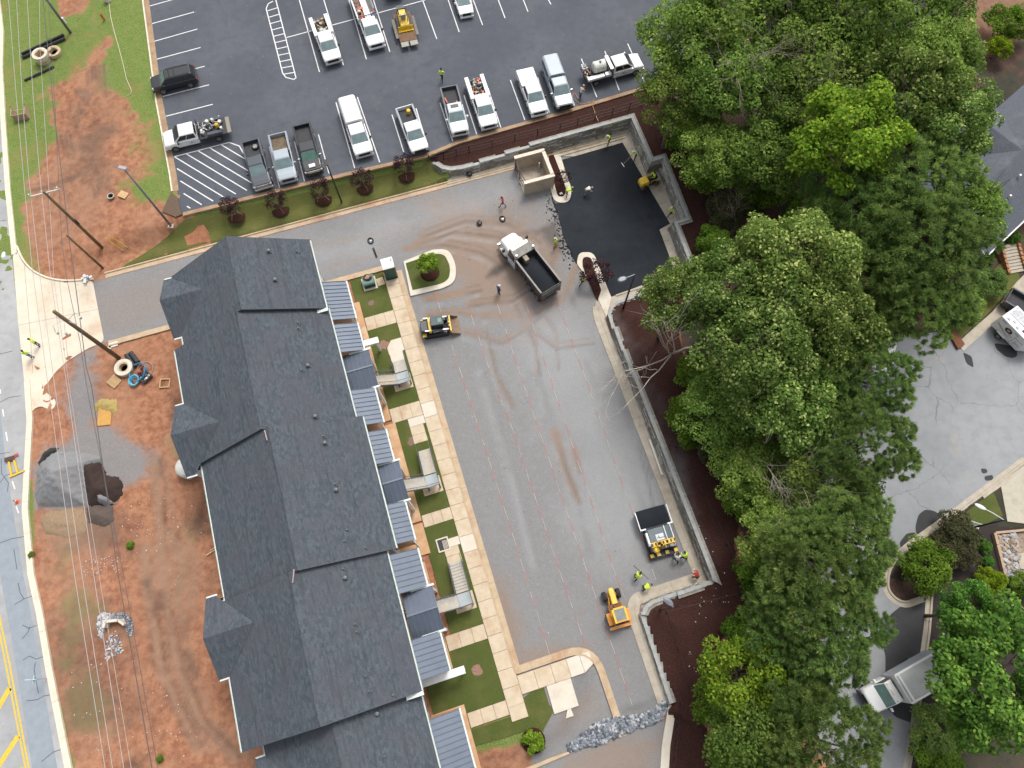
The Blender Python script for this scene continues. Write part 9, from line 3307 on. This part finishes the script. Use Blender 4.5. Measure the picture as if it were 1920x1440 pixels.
b.build('loose_end',M('orange_tan',(0.55,0.32,0.16),0.8),t2)
planks_thing('cover_lid','square tan cover slab beside the green utility box','cover slab',(714,529),UA + 0.1,[('slab',(0,0,0.1),(0.85,0.72,0.12))],M_RINGC)
# drain grate in the lawn and rough patches
g = G(831,1021,0.09)
t = thing('drain_grate','black drain grate in a pale square frame set in the lawn','drain',(g.x,g.y,0.085),UA)
b = MB()
for s in (-1,1):
 b.bb(s * 0.55 - 0.06,s * 0.55 + 0.06,-0.5,0.5,0,0.08)
 b.bb(-0.61,0.61,s * 0.5 - 0.06,s * 0.5 + 0.06,0,0.07)
b.build('frame',M_CONC_NEW,t)
b = MB()
b.bb(-0.49,0.49,-0.44,0.44,0,0.02)
for k in range(8):
 b.bb(-0.48,0.48,-0.40 + k * 0.11,-0.35 + k * 0.11,0.02,0.05)
b.build('grille',M_BLACK,t)
# overflowing downpipe ends and loose pieces in the lawns
for x,y,w,m in ((720,646,0.55,'pink_clay'),(772,828,0.45,'grey_clay'),(895,1258,0.5,'pink_clay'),(696,568,0.4,'grey_clay')):
 g = G(x,y,0.09)
 b = MB()
 rr = random.Random(x)
 n = 11
 b.add([(g.x + w * rr.uniform(.6,1.15) * math.cos(2 * math.pi * k / n),g.y + w * rr.uniform(.6,1.15) * math.sin(2 * math.pi * k / n),0.092) for k in range(n)],[tuple(range(n))])
 o = b.build('bare_patch',M(m,(0.34,0.20,0.15) if m == 'pink_clay' else (0.20,0.16,0.13),1.0,(0.2,0.11,0.08),9))
 structure(o)
# ================================================================ the house at the right
M_HROOF = M('house_shingles',(0.105,0.115,0.135),0.9,(0.070,0.078,0.095),5,grime=(0.13,0.14,0.16),gs=0.5)
hz = ZU + 2.9
e0,e1 = G(1853,476,hz),G(1925,408,hz)
dx = (e1 - e0)
dx.z = 0
ha = math.atan2(dx.y,dx.x)
hs_ = thing('house','low house under a large dark shingle roof at the right edge of the wood','house',(e0.x,e0.y,ZU),ha)
def hslope(c,n):
 o = slope('roof',hs_,c,n,M_HROOF)
 return o
LH,WH,RZ = 21.0,10.0,2.3
z0_ = 2.9
hslope([(-0.4,0,z0_),(LH,0,z0_),(LH,WH / 2,z0_ + RZ),(-0.4,WH / 2,z0_ + RZ)],30)
hslope([(-0.4,WH,z0_),(LH,WH,z0_),(LH,WH / 2,z0_ + RZ),(-0.4,WH / 2,z0_ + RZ)],30)
hslope([(5.0,5.0,z0_ + 0.05),(5.0,19.0,z0_ + 0.05),(10.0,19.0,z0_ + RZ),(10.0,5.0,z0_ + RZ)],30)
hslope([(15.0,5.0,z0_ + 0.05),(15.0,19.0,z0_ + 0.05),(10.0,19.0,z0_ + RZ),(10.0,5.0,z0_ + RZ)],30)
b = MB()
b.add([(x,y,z) for x in (0.1,LH - 0.4) for y,z in ((0.4,0),(WH - 0.4,0),(WH - 0.4,z0_),(WH / 2,z0_ + RZ - 0.3),(0.4,z0_))],[(0,1,2,3,4),(9,8,7,6,5),(0,5,6,1),(1,6,7,2),(0,4,9,5)])
b.add([(x,y,z) for y in (WH - 1,18.6) for x,z in ((5.4,0),(14.6,0),(14.6,z0_),(10,z0_ + RZ - 0.3),(5.4,z0_))],[(0,1,2,3,4),(9,8,7,6,5),(0,5,6,1),(1,6,7,2),(0,4,9,5)])
b.build('wall',M_SIDING,hs_)
BB((-0.45,LH,-0.14,-0.01,z0_ - 0.14,z0_ - 0.01),'gutter',M_TRIM,hs_)
b = MB()
b.bar((-0.45,-0.05,z0_ - 0.1),(-0.45,WH / 2,z0_ + RZ - 0.1),0.06,0.24)
b.bar((-0.45,WH,z0_ - 0.1),(-0.45,WH / 2,z0_ + RZ - 0.1),0.06,0.24)
b.build('rake_board',M_TRIM,hs_)
b = MB()
b.box((-0.25,0.3,z0_ / 2),(0.16,0.16,z0_))
b.build('downspout',M_TRIM,hs_)
for x,y in ((5.5,2.6),(7.8,3.4),(8.4,1.6)):
 b = MB()
 zz = z0_ + RZ * y / (WH / 2)
 b.cyl((x,y,zz - 0.1),(x,y,zz + 0.4),0.12,n=8)
 b.build('roof_vent',M_POLY,hs_)
for x in (3,6.5,10,14):
 b = MB()
 b.bb(x,x + 1.2,0.35,0.4,1.0,2.2)
 w_ = b.build('window',M_TRIM,hs_)
 BB((x + 0.08,x + 1.12,0.342,0.35,1.08,2.12),'pane',M_GLASS,w_)
# garden steps of timber and stone
s0,s1 = G(1882,465,ZU),G(1906,512,ZU)
dv = s1 - s0
t = thing('garden_steps','stone garden steps edged with orange timbers below the house','steps',s0,math.atan2(dv.y,dv.x))
Ls_ = dv.length
for k in range(9):
 BB((Ls_ * k / 9,Ls_ * (k + 1) / 9 - 0.03,-0.75,0.75,0,0.75 - 0.075 * k),'step',M_KERB2,t)
for s in (-1,1):
 for k in range(6):
  BB((Ls_ * k / 6,Ls_ * (k + 1) / 6 - 0.04,s * 0.9 - 0.13,s * 0.9 + 0.13,0,0.95 - 0.12 * k),'timber',M('orange_timber',(0.42,0.20,0.09),0.9,(0.30,0.14,0.07),4),t)
# second garden: timber retaining wall, rock bed, blue car corner
a,c = G(1861,1000,ZU),G(1884,1092,ZU)
dv = c - a
t = thing('timber_wall','low brown timber wall beside the rock garden','retaining wall',a,math.atan2(dv.y,dv.x))
for k in range(2):
 for q in range(4):
  BB((dv.length * q / 4,dv.length * (q + 1) / 4 - 0.03,-0.12,0.12,k * 0.2,k * 0.2 + 0.19),'timber',M_PLYG,t)
a2 = G(1935,993,ZU)
dv2 = a2 - a
for k in range(2):
 b = MB()
 b.bar(Matrix.Rotation(-t.rotation_euler.z,3,'Z') @ (dv2 * 0.02) + Vector((0,0,k * .2 + .1)),Matrix.Rotation(-t.rotation_euler.z,3,'Z') @ dv2 + Vector((0,0,k * .2 + .1)),0.2,0.19)
 b.build('timber',M_PLYG,t)
b = MB()
b.prism(GP([(1864,1003),(1940,996),(1940,1100),(1886,1092)],ZU),ZU - 0.2,ZU + 0.1)
structure(b.build('rock_bed',M('rocky_soil',(0.34,0.27,0.20),1.0,(0.17,0.12,0.09),4,bumpy=0.9)))
stones('rocks',[(1868,1005),(1900,1000),(1912,1040),(1905,1085),(1888,1088)],130,(0.10,0.32),[M('tan_rock',(0.42,0.33,0.24),0.9,(0.28,0.21,0.15),3),M_ST2],21,z0=ZU + 0.08)
slab_sheet('garden_slab',GP([(1906,1040),(1935,1030),(1935,1072),(1910,1066)],ZU),ZU + 0.2,0.3,M_KERB2)
# leaning ladder-like white frame seen by the lamp
g = G(1818,985,ZP)
t = thing('garden_bench','small white slatted bench at the foot of the street lamp','bench',G(1818,987,ZU + 0.02),R(-20))
for k in range(4):
 BB((-0.55,0.55,-0.2 + k * 0.11,-0.12 + k * 0.11,0.42,0.45),'slat',M_POLY,t)
for x in (-0.45,0.45):
 for y in (-0.15,0.18):
  BB((x - 0.03,x + 0.03,y - 0.03,y + 0.03,0,0.42),'leg',M_POLY,t)
for k in range(3):
 BB((-0.55,0.55,0.24,0.27,0.52 + k * .12,0.60 + k * .12),'back_slat',M_POLY,t)
# white sign board at the road edge
g = GT(88,1272)
t = thing('sign','small pale blue-white street sign leaning over the road kerb','sign',g,0)
top = G(83,1270,2.2)
b = MB()
b.cyl((0,0,0),(0,0,2.1),0.03,n=6)
b.build('post',M_ALU,t)
b = MB()
b.box((-0.1,0,1.95),(0.9,0.05,0.22),0.05)
b.box((0,0,1.72),(0.05,0.6,0.2),0.05)
b.build('plate',M('pale_sign',(0.50,0.66,0.70),0.5),t)
# pale timber offcuts by the eave
planks_thing('timber_offcut','pale bent timber offcut lying beside the eave below the straw patch','timber',(396,1036),R(35),[('board',(0,0,0.08),(0.9,0.1,0.06)),('board',(0.3,0.18,0.1),(0.5,0.08,0.05))],M_PLY)
# little weeds in the yard
for x,y,s in ((245,1022,0.4),(59,1040,0.3),(300,1422,0.35)):
 tree('weed','bush','green weed tuft at yard spot ' + {245: 'below the soil heap',59: 'on the kerb verge',300: 'at the bottom edge',322: 'near the building corner',292: 'above the bottom edge tuft',122: 'on the lower kerb verge',268: 'right of the largest tuft',110: 'by the tan gravel'}[x],(x,y),s,0.12,'weed','weeds in the red yard',base_z=0.0)
